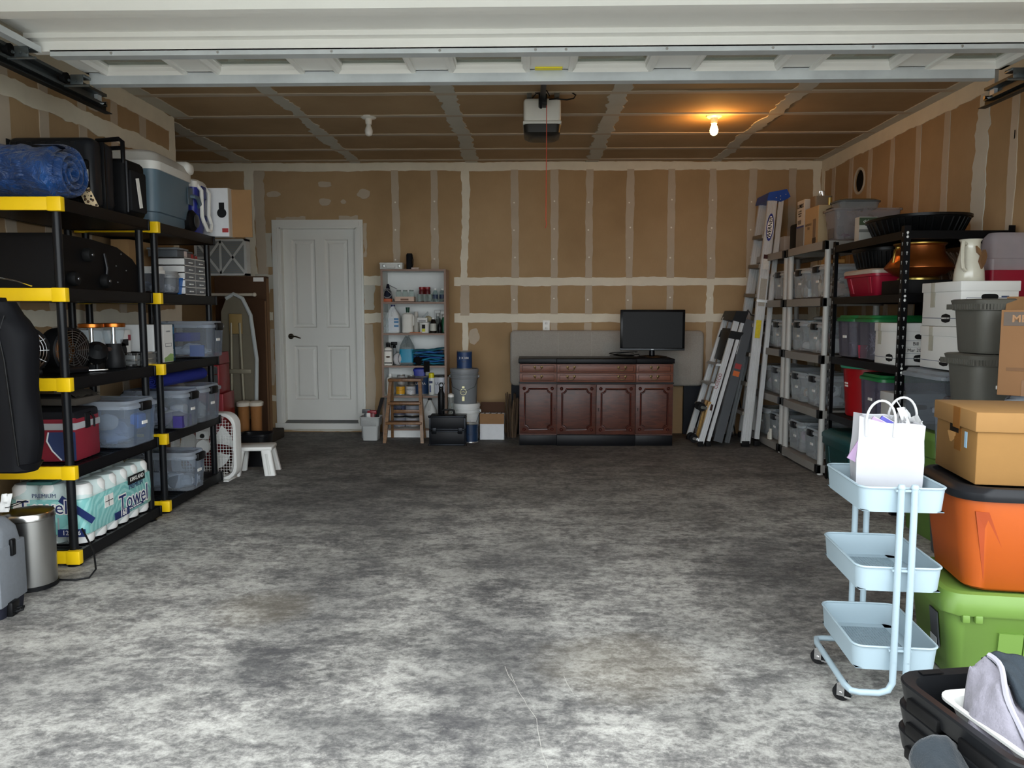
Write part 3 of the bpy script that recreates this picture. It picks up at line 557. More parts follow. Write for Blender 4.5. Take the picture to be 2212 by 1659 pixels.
# ---- third shelf
def fan_heater(lab, x, y, rz, s=1.):
    t = th('fan_heater', lab, 'fan heater', x, y, .953, rz); dk = P('141518', .35)
    MB().at(0, 0, .15 * s, 90).lathe([(.15 * s, -.05), (.155 * s, -.02), (.15 * s, .05), (.135 * s, .055), (.135 * s, -.05), (.15 * s, -.05)], 28, c0=False, c1=False).go('drum', dk, t)
    g = MB()
    for k in range(1, 9): g.tube([(.016 * k * s * math.cos(a), -.055, .15 * s + .016 * k * s * math.sin(a)) for a in [2 * math.pi * q / 24 for q in range(24)]], .0022, 4, closed=True)
    for k in range(12): a = math.pi * k / 6; g.cyl((.02 * math.cos(a), -.056, .15 * s + .02 * math.sin(a)), (.14 * s * math.cos(a), -.056, .15 * s + .14 * s * math.sin(a)), .0022, n=4)
    g.go('front_grille', P('8d8f90', .3, .9), t); MB().at(0, 0, .15 * s, 90).lathe([(.12 * s, -.03), (.05 * s, -.01), (.001, 0)], 24, c0=False).go('reflector', P('b77a48', .3, .9), t)
    MB().cb(0, 0, 0, .2 * s, .16, .035, .012).go('foot', dk, t)
fan_heater('round black heater dish with copper reflector at near end of third shelf', -2.60, 3.86, 40, .85); fan_heater('black drum fan with silver mesh behind the rack post', -2.47, 4.02, 75, .8)
t = th('desk_light', 'black clip light with chrome rim in front of the left lantern', 'lamp', -2.38, 4.16, .953, 40)
MB().box(-.05, -.03, 0, .05, .03, .012, .004).go('base', CHR, t); MB().cyl((0, 0, .01), (0, 0, .07), .01).go('stem', BLK, t)
MB().at(0, 0, .1, 60, 0, 0).lathe([(.02, .06), (.055, .03), (.06, -.02), (.057, -.024)], 20, c1=False).go('head', BLK, t); MB().at(0, 0, .1, 60, 0, 0).lathe([(.061, -.02), (.061, -.03), (.054, -.03), (.054, -.02)], 20, c0=False, c1=False).go('rim', CHR, t)
LG = CLEAR('d5dadd', .18, .08)
for i, (x, y, lab) in enumerate(((-2.47, 4.275, 'copper-topped black camping lantern standing nearer the clip light'), (-2.43, 4.43, 'copper-topped black camping lantern standing beside the aluminium case'))):
    t = th('camping_lantern', lab, 'lantern', x, y, .953, 0, 'two camping lanterns on the third shelf')
    MB().lathe([(.058, 0), (.06, .006), (.058, .07), (.045, .105), (.042, .125), (.043, .14)], 24).go('body', P('1a1b1d', .5), t)
    MB().lathe([(.043, .14), (.05, .16), (.06, .21), (.062, .235)], 24, c0=False, c1=False).go('glass', LG, t)
    MB().lathe([(.063, .235), (.066, .238), (.066, .256), (.06, .259), (.001, .259)], 24).go('copper_cap', P('c4712f', .28, .9), t)
    MB().lathe([(.018, .14), (.012, .17), (.014, .235)], 14).go('reflector_tube', CHR, t); MB().at(0, -.05, .11, 90).lathe([(.012, -.01), (.012, .004)], 12).go('button', P('4a3a34', .4), t)
t = th('aluminium_case', 'small striped aluminium case beside the right lantern', 'case', -2.42, 4.64, .953, 86)
MB().box(-.12, -.075, 0, .12, .1, .078, .006).go('shell', P('9fa3a3', .35, .7), t)
for z in (0, .03, .066): MB().box(-.122, -.078, z, .122, .102, z + .012, .002).go('edge_strip', P('d4d6d5', .25, .9), t)
for x in (-.12, .11):
    for z in (.0, .066): MB().box(x - .004, -.081, z - .001, x + .014, -.06, z + .014, .003).go('corner_guard', P('2b2b2b', .4), t)
for lab, y, d, w, h, c, art in (('white appliance carton with black pot picture behind the lantern', 4.56, .2, .22, .215, 'd9d9d6', 'pot'), ('tall white carton with a red tab on third shelf of far rack', 4.80, .13, .25, .245, 'd4d5d4', 'dots'), ('white carton with green corner and drawn gadget on far rack', 4.93, .13, .25, .243, 'dededa', 'green'), ('dark blue carton touching the clear tote on third shelf', 5.04, .07, .2, .243, '0f3a52', 'nv')):
    xx = -2.56 if art == 'pot' else -2.47
    t = th('product_carton', lab, 'box', xx, y, .953, 90); MB().cb(0, 0, 0, d, w, h, .002, 1).go('carton', P(c, .55, na=.04), t); f = -w / 2 - .0008
    if art == 'pot': MB().at(0, f, .09, 90).lathe([(.0, 0), (.05, 0), (.05, .001), (.0, .001)], 18).box(-.02, .03, 0, .07, .07, .001).go('printed_picture', INK, t); MB().box(.07, f - .001, .15, .1, f, .185).go('red_tab', P('8d2434', .6), t)
    if art == 'dots': MB().box(-.04, f, .05, -.03, f + .001, .06).box(-.04, f, .075, -.03, f + .001, .085).box(-.02, f, .05, -.005, f + .001, .056).go('printed_marks', INK, t)
    if art == 'green':
        MB().prism([(-.062, .004), (.062, .004), (.062, .05), (.02, .055), (-.03, .035), (-.062, .03)], f, f + .0012).go('green_corner', P('8fae6a', .5), t); MB().box(-.04, f, .1, .04, f + .001, .103).box(-.04, f, .12, .045, f + .001, .123).box(-.042, f, .1, -.039, f + .001, .122).box(.04, f, .1, .043, f + .001, .122).go('printed_outline', P('6a6e70', .6), t)
        txt(t, 'canmixs', .018, (0, f - .0003, .2), mt=P('777b7e', .6))
    if art == 'nv': MB().box(-.03, f, .18, .025, f + .001, .225).go('printed_panel', P('2f6d96', .5), t); txt(t, 'JITX', .03, (0, f - .0003, .05), mt=LBL, roll=90)
tote('open clear tote of white gadgets and chargers on third shelf', -2.42, 5.44, .953, 90, .27, .40, .258, None, 3, a=.28, sticker=True, clabel='x')
one(lump(33, .2, .3, .1, 7, .02), 'packed_contents', CLUT(('e8e9ea', 'dfe1e3', 'c9d2dc', 'a9b7cc', 'e4d27a'), 7), 'white gadgets and cables inside the third shelf tote', 'contents', -2.40, 5.44, .955, 90, kind='stuff')
one(MB().box(-.05, -.006, 0, .05, .006, .08), 'photo_frame', P('3f62a8', .4), 'blue photo frame with yellow picture inside the clear tote', 'frame', -2.34, 5.345, .965, 0)
one(MB().box(-.09, -.07, 0, .09, .07, .06, .01), 'folded_cloth', P('3a3c9a', .8), 'folded violet cloth inside the third shelf tote', 'cloth', -2.46, 5.44, 1.07, 90)
# ---- fourth shelf
t = th('cooler_bag', 'dark red soft cooler bag with grey and blue panels', 'cooler bag', -2.49, 3.93, .513, 4)
RD = P('7a1226', .75, bp=.2, bs=400)
MB().box(-.17, -.13, 0, .17, .13, .235, .015, 2).go('body', RD, t); MB().box(-.172, -.132, .165, .172, .132, .2, .004).go('top_band', P('a4a7aa', .6), t)
MB().box(-.17, -.13, .2, .17, .13, .262, .02, 2).go('lid', P('14151a', .7, bp=.2), t)
MB().prism([(-.17, .07), (-.12, .075), (-.085, .11), (-.075, .155), (-.17, .155)], -.134, -.1315).go('side_panel', P('a4a7aa', .6), t)
MB().prism([(.04, .155), (.172, .155), (.172, .01), (.1, .01), (.055, .06), (.03, .11)], -.134, -.1315).go('side_panel', P('23355f', .6), t)
MB().tube([(.04, -.135, .155), (.03, -.135, .11), (.055, -.135, .06), (.1, -.135, .01)], .004, 6).go('piping', P('d8d8da', .5), t); MB().tube([(-.17, -.135, .07), (-.12, -.135, .075), (-.085, -.135, .11), (-.075, -.135, .155)], .004, 6).go('piping', P('d8d8da', .5), t)
MB().at(-.03, -.131, .13, 90).lathe([(.0, 0), (.011, 0), (.009, .004), (.0, .004)], 12).go('snap', CHR, t)
MB().box(.168, -.03, .16, .176, .02, .24, .003).tube([(.175, .02, .24), (.185, .04, .21), (.18, .05, .16)], .005).go('strap', P('101114', .6), t)
one(MB().grid(14, 14, lambda u, v: (-.2 + .4 * u, -.12 + .24 * v, .04 + .05 * math.sin(u * 3) + .025 * noise.noise(Vector((u * 6, v * 6, 2))))).box(-.2, -.12, 0, .2, .12, .04, .01), 'folded_blanket', P('4d4740', .9, bp=.3, bs=90), 'folded grey-brown blanket behind the red cooler bag', 'blanket', -2.60, 4.10, .72 + .06, 0)
one(MB().box(-.13, -.1, 0, .13, .1, .262, .01), 'carton_box', P('46403a', .8), 'brown carton hidden behind the red cooler bag', 'box', -2.62, 4.17, .513, 0)
tote('large clear tote holding blue bedding beside the red cooler bag', -2.435, 4.325, .513, 90, .35, .46, .268, ('3f4c5e', '4a5a70', '56677d', '33404f'), 11, a=.32, body='b0bccb', full=.8, clabel='blue and grey bedding inside the large clear tote', csc=3)
one(MB().box(-.05, -.03, 0, .05, .03, .09, .02), 'blue_pouch', P('2f78c8', .5), 'bright blue pouch inside the large clear tote', 'pouch', -2.29, 4.40, .60, 90)
one(MB().ball(0, 0, 0, .07, .03, .045, 16, .3, 4), 'fleece_bundle', P('8f8b86', .95, bp=.6, bs=150), 'pale fleece bundle inside the large clear tote', 'cloth', -2.38, 4.22, .66, 0)
tote('clear tote with purple box and toys, nearer end of fourth shelf', -2.445, 5.005, .513, 90, .27, .44, .255, ('7a6f86', 'b9b4ba', '4a4560', 'c8c3bd', 'a04a3a'), 12, full=.7)
one(MB().box(-.07, -.03, 0, .07, .03, .075), 'purple_box', P('3d357a', .6), 'purple printed box inside the fourth shelf tote', 'box', -2.28, 4.945, .53, 90)
tote('clear tote of white cables and tools, far end of fourth shelf', -2.445, 5.325, .513, 90, .345, .44, .258, ('c9c7c2', '8f8d88', 'e0ded8', '55524e', 'b59a7a'), 13, full=.75)
k_ = [(.08 * math.cos(a) * q, .08 * math.sin(a) * q) for a, q in [(2 * math.pi * i / 28, 1) for i in range(28)]]
def matroll():
    t = th('exercise_mat', 'rolled royal blue foam mat lying on the fourth shelf totes', 'mat', -2.40, 4.80, .772, 0)
    pts = []; n = 64
    for k in range(n + 1): a = 2 * math.pi * 3.3 * k / n; r = .01 + .045 * k / n; pts.append((r * math.cos(a), .06 + r * math.sin(a) * .85))
    ins = [(p[0] * (1 - .009 / max(math.hypot(p[0], p[1] - .06), .01)), .06 + (p[1] - .06) * (1 - .009 / max(math.hypot(p[0], p[1] - .06), .01))) for p in pts]
    MB().loft([[(p[0], 0, p[1]) for p in pts], [(p[0], .72, p[1]) for p in pts], [(p[0], .72, p[1]) for p in ins], [(p[0], 0, p[1]) for p in ins], [(p[0], 0, p[1]) for p in pts]], False, False, closed=False).go('rolled_foam', P('14247e', .75, bp=.4, bs=180), t)
matroll()
# ---- lowest shelf
def towels():
    t = th('paper_towel_pack', 'large teal plastic-wrapped paper towel pack on lowest near shelf', 'paper towels', -2.48, 4.165, .083, 2)
    m, nt, b, N, L = base('teal_wrapper'); v = coord(nt)
    sw = N.new('ShaderNodeTexWave'); sw.wave_type = 'RINGS'; sw.inputs['Scale'].default_value = 9; sw.inputs['Distortion'].default_value = 9; sw.inputs['Detail'].default_value = 1; L.new(v, sw.inputs['Vector'])
    L.new(ramp(nt, sw.outputs['Fac'], [(.4, '7fc0bd'), (.6, '9ad2ce')]), b.inputs['Base Color']); b.inputs['Roughness'].default_value = .22; bump(nt, b, ntex(nt, v, 14, 3, .5, 1.5), .4, .01)
    WR = P('e6e6e3', .35, na=.05, bp=.3, bs=25)
    rolls = [(x, y) for x in (-.14, 0, .13) for y in (-.305, -.183, -.061, .061, .183, .305)]
    for x, y in rolls: MB().lathe([(.058, .005), (.064, .02), (.064, .29), (.05, .31), (.02, .312)], 16, x, y).go('towel_roll', WR, t)
    w0, d0 = .40, .77
    MB().bin([(.055, w0 * .985, d0 * .985, .06), (.06, w0, d0, .06), (.16, w0 * 1.01, d0 * 1.01, .06), (.235, w0, d0, .06), (.24, w0 * .985, d0 * .985, .06)], 5, c0=False, c1=False).go('printed_wrapper', m, t)
    MB().bin([(.0, w0 * .8, d0 * .9, .05), (.055, w0 * .985, d0 * .985, .06)], 5, c1=False).bin([(.24, w0 * .985, d0 * .985, .06), (.315, w0 * .86, d0 * .9, .07), (.325, w0 * .7, d0 * .8, .07)], 5, c0=False).go('clear_film', CLEAR('d7e4e4', .25, .1), t)
    MB().box(-.1, -.37, .312, .03, .36, .330, .005).go('top_print', P('3c6a66', .3), t)
    xr = w0 / 2 + .004; IN2 = P('1b2c60', .5)
    for dx_, mt, o in ((0, LBL, .0012), (0, IN2, .0024)): txt(t, 'Towel', .135, (xr + o, .12, .125), 'right', mt, bold=.007 if mt is LBL else 0)
    txt(t, 'PREMIUM', .04, (xr + .002, .15, .2), 'right', IN2); MB().box(xr, .06, .215, xr + .003, .26, .262).go('brand_panel', INK, t); txt(t, 'KIRKLAND', .034, (xr + .0045, .16, .24), 'right', LBL)
    MB().box(xr, -.10, .055, xr + .003, .06, .095).go('count_panel', IN2, t); txt(t, '160', .05, (xr + .0045, -.01, .077), 'right', LBL, bold=.001)
    MB().box(xr, .0, .072, xr + .002, .23, .088).go('claim_panel', IN2, t); txt(t, 'Strong, Thick, Absorbent', .014, (xr + .0035, .13, .081), 'right', LBL)
    MB().box(xr, -.2, .15, xr + .002, -.11, .215).go('size_icon', LBL, t); MB().box(xr + .002, -.195, .18, xr + .003, -.115, .184).box(xr + .002, -.16, .155, xr + .003, -.156, .21).go('icon_lines', INK, t)
    yf = -d0 / 2 - .005
    for mt, o in ((LBL, 0), (IN2, .0012)): txt(t, 'Towel', .1, (-.01, yf - o, .2), 'front', mt, bold=.006 if mt is LBL else 0)
    txt(t, 'PREMIUM', .03, (.0, yf - .002, .262), 'front', IN2); txt(t, 'Towel', .09, (-.04, yf - .001, .115), 'front', P('9aa3a6', .5)); MB().box(-.16, yf - .001, .175, -.09, yf, .225).go('size_icon', LBL, t)
    MB().at(.16, yf + .006, .19, 0, 35, 0).box(-.1, -.004, -.018, .1, -.001, .018).go('claim_panel', IN2, t); MB().box(.06, yf - .001, .05, .2, yf + .001, .09).go('count_panel', IN2, t); txt(t, '12 | 16', .034, (.13, yf - .002, .07), 'front', LBL)
towels()
tote('clear tote of looped grey cables on lowest shelf of far rack', -2.445, 5.07, .083, 90, .25, .44, .265, ('4e5964', '8e979f', 'c7cbd0', '39434e'), 15, full=.6, clabel='looped grey cables inside the lowest shelf tote')
k_ = MB()
for i in range(4): k_.tube([(.02 * i - .05, -.155 + .01 * i, .03 + .02 * math.sin(q * 1.3 + i) + .012 * q) if 0 else (-.06 + .02 * q, -.17, .05 + .03 * math.sin(q * 1.6 + i) + .01 * i) for q in range(7)], .004, 6)
one(k_, 'coiled_cable', P('c9cccf', .4), 'pale coiled cable inside the lowest shelf tote', 'cable', -2.43, 5.07, .083, 90)
# box fan standing beyond the racks
t = th('box_fan', 'white box fan standing on the floor beyond the far rack', 'fan', -2.475, 5.745, 0)
FW = P('dcdcd8', .4, na=.05); g = MB()
ro = lambda w, h_, r, y: [(a, y, b2 + .262) for a, b2, c in rr(w, h_, r, 0, 6)]
MB().loft([ro(.5, .51, .1, -.05), ro(.505, .515, .1, -.04), ro(.505, .515, .1, .05), ro(.49, .5, .1, .055), ro(.45, .46, .09, .05), ro(.45, .46, .09, -.04), ro(.46, .47, .09, -.055), ro(.49, .5, .1, -.056), ro(.5, .51, .1, -.05)], False, False).go('frame', FW, t)
for i in range(21): x = -.22 + i * .022; hh = .23 if abs(x) < .15 else .23 - (abs(x) - .15) * .9; g.box(x - .0012, -.053, .262 - hh, x + .0012, -.050, .262 + hh)
for i in range(21): z = -.22 + i * .022; hh = .23 if abs(z) < .15 else .23 - (abs(z) - .15) * .9; g.box(-hh, -.0535, .262 + z - .0012, hh, -.0505, .262 + z + .0012)
g.go('front_grille', FW, t)
for k in range(5):
    a = 2 * math.pi * k / 5 + .4
    MB().grid(6, 8, lambda u, v: ((.03 + .17 * v) * math.cos(a + (u - .5) * (.5 + .5 * v)), .015 - (u - .5) * .04, .262 + (.03 + .17 * v) * math.sin(a + (u - .5) * (.5 + .5 * v)))).go('blade', FW, t)
MB().at(0, -.055, .262, 90).lathe([(.0, .006), (.05, .006), (.055, 0), (.055, -.01)], 18).box(-.05, .06, -.002, .05, .12, .006, .005).go('hub_plate', FW, t); MB().at(0, -.06, .345, 90).lathe([(.0, 0), (.018, 0), (.015, .012), (.0, .012)], 14).go('knob', P('2b2b2b', .4), t)
for x in (-.18, .18): MB().box(x - .02, -.09, 0, x + .02, .09, .012, .003).go('foot', FW, t)
# white step stool
t = th('step_stool', 'small white plastic step stool standing beside the box fan', 'step stool', -2.19, 6.0, 0, 8)
MB().box(-.15, -.11, .19, .15, .11, .225, .012, 2).go('top', FW, t)
for sx in (-1, 1):
    for sy in (-1, 1):
        MB().loft([rr(.085, .06, .015, 0, 3, sx * .135, sy * .115), rr(.08, .055, .015, .2, 3, sx * .1, sy * .08)]).go('leg', FW, t)
        MB().loft([rr(.02, .008, .003, 0.01, 2, sx * .135, sy * .115 - .032), rr(.02, .008, .003, .17, 2, sx * .105, sy * .082 - .03)]).go('leg_flute', P('c9c9c4', .45), t)
t = th('black_bucket', 'black plastic tub standing behind the white step stool', 'bucket', -2.30, 6.32, 0)
MB().bin([(.0, .22, .18, .05), (.25, .25, .21, .06), (.255, .27, .23, .06), (.27, .27, .23, .06), (.262, .25, .21, .05), (.05, .21, .17, .05)], 4).go('tub', BLKM, t); MB().tube([(-.12, 0, .255), (-.1, -.05, .2), (0, -.13, .18), (.1, -.05, .2), (.12, 0, .255)], .004).go('bail', P('3c3d3f', .4, .8), t)
# alcove corner: tool chest, boots, ironing board, cartons, filter, rod
t = th('tool_chest', 'red metal tool chest with grey drawer fronts behind far rack', 'tool chest', -2.76, 6.42, 0, 4)
RM = P('8e1f28', .35, .2, na=.08)
MB().box(-.2, -.15, 0, .2, .15, .6, .006).go('cabinet', RM, t); MB().box(-.17, -.155, .06, .17, -.148, .55, .004).go('cabinet_door', P('7e1a22', .35, .2), t); MB().box(-.17, -.14, .6, .17, .14, .84, .006).go('top_box', RM, t)
for i in range(3): d_ = MB().box(-.16, -.148, .625 + i * .07, .16, -.138, .685 + i * .07, .003).go('drawer', P('3d3f41', .4), t); MB().box(-.16, -.156, .68 + i * .07, .16, -.146, .69 + i * .07).go('drawer_pull', P('9c9c98', .3, .8), d_)
MB().prism([(-.14, .845), (.14, .845), (.12, .94), (-.12, .94)], -.17, .17, 'x').go('lid', RM, t); MB().box(-.02, -.15, .83, .03, -.138, .87, .003).go('latch', CHR, t)
for i, x in enumerate((-2.535, -2.43)):
    t = th('work_boot', 'tan leather work boot, %s of the pair, below the ironing board' % ('left' if i == 0 else 'right'), 'boot', x, 6.68 + .02 * i, 0, 10, 'tan work boots'); LT = P('8a5c2e', .8, na=.25, bp=.3, bs=60)
    MB().loft([rr(.09, .26, .04, .0, 4, 0, -.03), rr(.095, .27, .04, .05, 4, 0, -.03), rr(.09, .2, .04, .11, 4, 0, 0), rr(.085, .12, .04, .17, 4, 0, .03), rr(.09, .12, .045, .34, 4, 0, .03), rr(.1, .13, .05, .46, 4, 0, .03)]).go('upper', LT, t); MB().loft([rr(.1, .28, .04, .0, 4, 0, -.03), rr(.1, .28, .04, .025, 4, 0, -.03)]).go('sole', P('3a2c1d', .8), t)
    MB().bin([(.45, .115, .145, .05), (.48, .12, .15, .05), (.49, .09, .12, .05)], 4, 0, .03).go('fleece_cuff', P('c9c4b6', .95, bp=.5, bs=120), t)
t = th('ironing_board', 'folded ironing board with grey cover leaning in the corner', 'ironing board', -2.67, 6.95, 0, 0)
def bo(w): return [(-.02 - w, .30), (.13 + w, .30), (.16 + w, .45), (.175 + w, .85), (.13 + w, 1.25), (.06 + w, 1.40 + w), (-.02, 1.44 + w), (-.09 - w, 1.40 + w), (-.14 - w, 1.28), (-.15 - w, .5)]
MB().prism(bo(0), .0, .02).go('board', P('6d6656', .8), t)
k_ = [(x, y) for x, y in bo(.0)]
MB().tube([(x, -.004, z) for x, z in bo(.0)][1:8], .018, 8).go('cover_edge', P('aeb4b4', .9, bp=.4, bs=60), t)
for x in (-.07, .06): MB().cyl((x, -.025, .0), (x * .6, -.02, 1.18), .014).go('leg', P('8d8774', .5, .3), t)
MB().box(-.11, -.04, .72, .13, -.02, .76, .004).go('cross_bar', P('8d8774', .5, .3), t); MB().box(-.06, -.03, 1.08, .06, -.02, 1.26, .004).go('latch_plate', P('8f7747', .6), t)
for lab, x, y, w, d, h, rz, c in (('tall flat brown furniture carton leaning in the corner', -2.80, 7.45, .50, .09, 1.52, 0, '4a3320'), ('dark brown flat carton behind the ironing board', -2.72, 7.25, .42, .07, 1.30, 3, '3f2b1c')):
    t = th('flat_carton', lab, 'box', x, y, .1, rz); MB().cb(0, 0, 0, w, d, h, .004).go('carton', P(c, .9, na=.15), t); MB().box(w / 2 - .002, -d / 2 + .01, .02, w / 2 + .001, d / 2 - .01, h - .02).go('side_seam', P('7a5a3a', .9), t)
    if c == '4a3320': MB().box(.09, -d / 2 - .002, .6, .21, -d / 2, .9).go('shipping_label', LBL, t); txt(t, 'P', .07, (.115, -d / 2 - .0025, .86)); MB().box(.11, -d / 2 - .003, .64, .195, -d / 2 - .001, .67).go('bar_code', INK, t); MB().box(.13, -d / 2 - .002, 1.47, .23, -d / 2, 1.51).go('shipping_label', LBL, t)
one(MB().box(-.5, -.35, 0, .28, .3, .1, .01), 'timber_skid', P('3b352e', .9), 'low timber skid under the flat brown cartons', 'skid', -2.80, 7.45, 0)
t = th('air_filter', 'pleated furnace filter with white lattice frame on the cartons', 'air filter', -3.0, 7.50, 1.63)
AF = P('c9cac7', .7); g = MB().box(-.255, -.05, 0, .255, .05, .02).box(-.255, -.05, .33, .255, .05, .35).box(-.255, -.05, 0, -.23, .05, .35).box(.23, -.05, 0, .255, .05, .35); g.go('frame', AF, t)
g = MB()
for a, b2 in (((-.24, .02), (0, .33)), ((0, .02), (-.24, .33)), ((0, .02), (.24, .33)), ((.24, .02), (0, .33)), ((0, .01), (0, .34)), ((-.24, .17), (-.12, .17))): 
    dx_, dz = b2[0] - a[0], b2[1] - a[1]; l = math.hypot(dx_, dz); nx, nz = -dz / l * .011, dx_ / l * .011
    g.prism([(a[0] + nx, a[1] + nz), (b2[0] + nx, b2[1] + nz), (b2[0] - nx, b2[1] - nz), (a[0] - nx, a[1] - nz)], -.053, -.049)
g.go('lattice', AF, t); g = MB()
for i in range(16): g.prism([(-.045, .02 + i * .02), (.04, .03 + i * .02), (-.045, .039 + i * .02)], -.235, .235, 'x')
g.go('pleats', P('85898a', .9), t)
one(MB().cyl((-.35, 0, 0), (.12, 0, .0), .014).ball(.13, 0, 0, .02), 'curtain_rod', P('bfb7a6', .5), 'pale curtain rod lying across the carton tops', 'rod', -2.72, 7.2, 1.42 + .02)
# ---- left foreground: steel bin, cable, bags
t = th('pedal_bin', 'round brushed steel pedal bin with black lid in front of rack', 'pedal bin', -2.325, 3.44, 0, -30)
BS = P('b4b4b2', .28, 1, na=.06, ns=3)
MB().lathe([(.1, .0), (.108, .004), (.108, .02), (.104, .022)], 36).go('base_ring', BLK, t); MB().lathe([(.104, .02), (.105, .325)], 36, c0=False, c1=False).go('barrel', BS, t)
MB().lathe([(.106, .325), (.109, .328), (.109, .35), (.104, .358)], 36, c0=False, c1=False).go('lid_rim', P('c6c6c4', .22, 1, na=.04), t); MB().lathe([(.104, .358), (.06, .364), (.001, .366)], 36, c0=False).go('lid', P('0a0a0a', .3, 0, na=.6, ns=30), t)
MB().box(-.04, -.122, .012, .04, -.1, .045, .004).go('pedal_slot', BLK, t); MB().box(-.032, -.15, .02, .032, -.11, .028, .004).go('pedal', CHR, t); MB().box(-.05, -.15, 0, .05, -.1, .012, .003).go('pedal_foot', RUB, t)
one(MB().tube([(.0, .06, .2), (.03, .04, .17), (.09, -.0, .1), (.125, -.05, .03), (.12, -.1, .006), (.07, -.13, .005), (.0, -.13, .005), (-.08, -.1, .005)], .0045), 'power_cord', BLK, 'black power cord looping around the rack foot to the floor', 'cord', -2.235, 3.64, 0)
t = th('plug_packet', 'crumpled clear packet with paper card on the steel bin lid', 'packet', -2.395, 3.40, .367, 10)
MB().grid(8, 8, lambda u, v: (-.03 + .045 * u + .02 * v, -.02 + .01 * noise.noise(Vector((u * 4, v * 4, 1))), .0 + .085 * v)).go('card', P('d9d9d6', .5), t); MB().tube([(0, -.02, .02), (.04, -.04, .03), (.08, -.04, .045), (.09, -.02, .05), (.05, -.0, .04), (.02, -.01, .03)], .002).go('wire_tie', BLK, t)
# hanging garment bag
GB = P('07080d', .7, na=.25, ns=4, bp=.5, bs=12)
t = th('garment_bag', 'black nylon garment bag hanging at the near rack end', 'garment bag', -2.42, 3.42, .56)
def gbag(u, v):
    a = 2 * math.pi * v; z = u * .76; w = .18 * (1 - .02 * u) if u < .8 else .18 * (1 - 2.4 * (u - .8)); w = max(w, .06); w *= (.86 + .14 * min(1, u * 5))
    q = 1 + .06 * noise.noise(Vector((math.cos(a) * 2, math.sin(a) * 2, z * 4))); return (w * q * math.copysign(abs(math.cos(a)) ** .6, math.cos(a)), .085 * q * math.copysign(abs(math.sin(a)) ** .7, math.sin(a)) * (1 if u < .9 else .7), z)
MB().grid(28, 40, gbag).go('bag_shell', GB, t)
MB().tube([(.13, -.08, .03), (.12, -.088, .25), (.1, -.088, .5), (.08, -.086, .62), (.1, -.07, .7)], .004).go('zip', BLK, t); MB().bin([(-.01, .3, .12, .05), (.03, .34, .15, .05)], 4).go('base_panel', GB, t); MB().bin([(.7, .14, .12, .04), (.78, .1, .1, .04)], 4).go('collar', GB, t)
MB().tube([(0, 0, .78), (0, 0, .85), (.02, .02, .87), (.04, .1, .86), (.04, .22, .84)], .004).go('hanger_hook', CHR, t)
# upright vacuum stem and cooler tote at lower left
t = th('upright_frame', 'black and grey upright frame standing behind the steel bin', 'frame', -2.53, 3.30, 0); MB().box(-.06, -.04, 0, .06, .04, .56, .01).go('column', P('23252a', .5), t); MB().cyl((.02, -.05, .02), (.02, -.05, .55), .01).go('tube', P('8b8f95', .3, .8), t); MB().box(-.1, -.08, 0, .1, .08, .03, .006).go('foot', BLK, t)
t = th('cooler_tote', 'grey and navy fabric cooler tote at lower left edge', 'tote bag', -2.40, 3.10, 0, 8)
GF = P('6f747a', .9, na=.15, ns=60, bp=.2, bs=500); NF = P('1b1d28', .8, bp=.2, bs=400)
MB().bin([(.0, .4, .2, .03), (.05, .41, .21, .03)], 4).go('base_panel', NF, t); MB().bin([(.05, .41, .21, .03), (.30, .40, .2, .04)], 4, c0=False, c1=False).go('body', P('0f1218', .8), t)
MB().box(.165, -.106, .05, .208, .106, .3, .006).go('side_strip', GF, t); MB().bin([(.29, .41, .21, .04), (.36, .40, .2, .06), (.40, .34, .17, .06), (.415, .26, .12, .05)], 5).go('top_panel', GF, t)
MB().box(.205, -.02, .25, .22, .01, .32, .004).go('side_clip', BLK, t); MB().tube([(.205, -.04, .02), (.235, -.05, .02), (.255, -.04, .025), (.25, -.02, .03), (.22, -.02, .025), (.205, -.03, .02)], .006).go('buckle', BLK, t); MB().box(.2, -.06, 0, .225, .0, .06, .004).go('strap_end', BLK, t)
# ---------------------------------------------------------------- bookcase on the back wall
EDG = P('8c7263', .55, na=.12); SHW = P('d3d5d2', .5, na=.04)
bk = th('bookcase', 'white bookcase with brown edges and five shelves against the back wall', 'bookcase', -1.1775, 7.75, 0)
W2 = .3275
for sx in (-1, 1):
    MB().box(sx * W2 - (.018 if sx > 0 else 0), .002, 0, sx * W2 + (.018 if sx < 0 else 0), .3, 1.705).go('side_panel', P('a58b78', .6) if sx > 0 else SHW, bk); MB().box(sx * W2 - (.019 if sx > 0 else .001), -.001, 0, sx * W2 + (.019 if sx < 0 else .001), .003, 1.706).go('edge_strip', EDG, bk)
for z in (.091, .429, .736, 1.064, 1.38, 1.705):
    s_ = MB().box(-W2 + .018, .002, z - .018, W2 - .018, .29, z).go('shelf', SHW, bk); MB().box(-W2 + .018, -.001, z - .018, W2 - .018, .003, z).go('edge_strip', EDG, s_)
MB().box(-W2 + .01, .288, 0, W2 - .01, .296, 1.7).go('back_panel', P('dfe1df', .55, na=.03), bk); MB().box(-W2 + .018, .012, 0, W2 - .018, .02, .073).go('kick_board', P('dcdedc', .5), bk)
BX = lambda px, y=7.86: (px - 1146) / 1661 * y
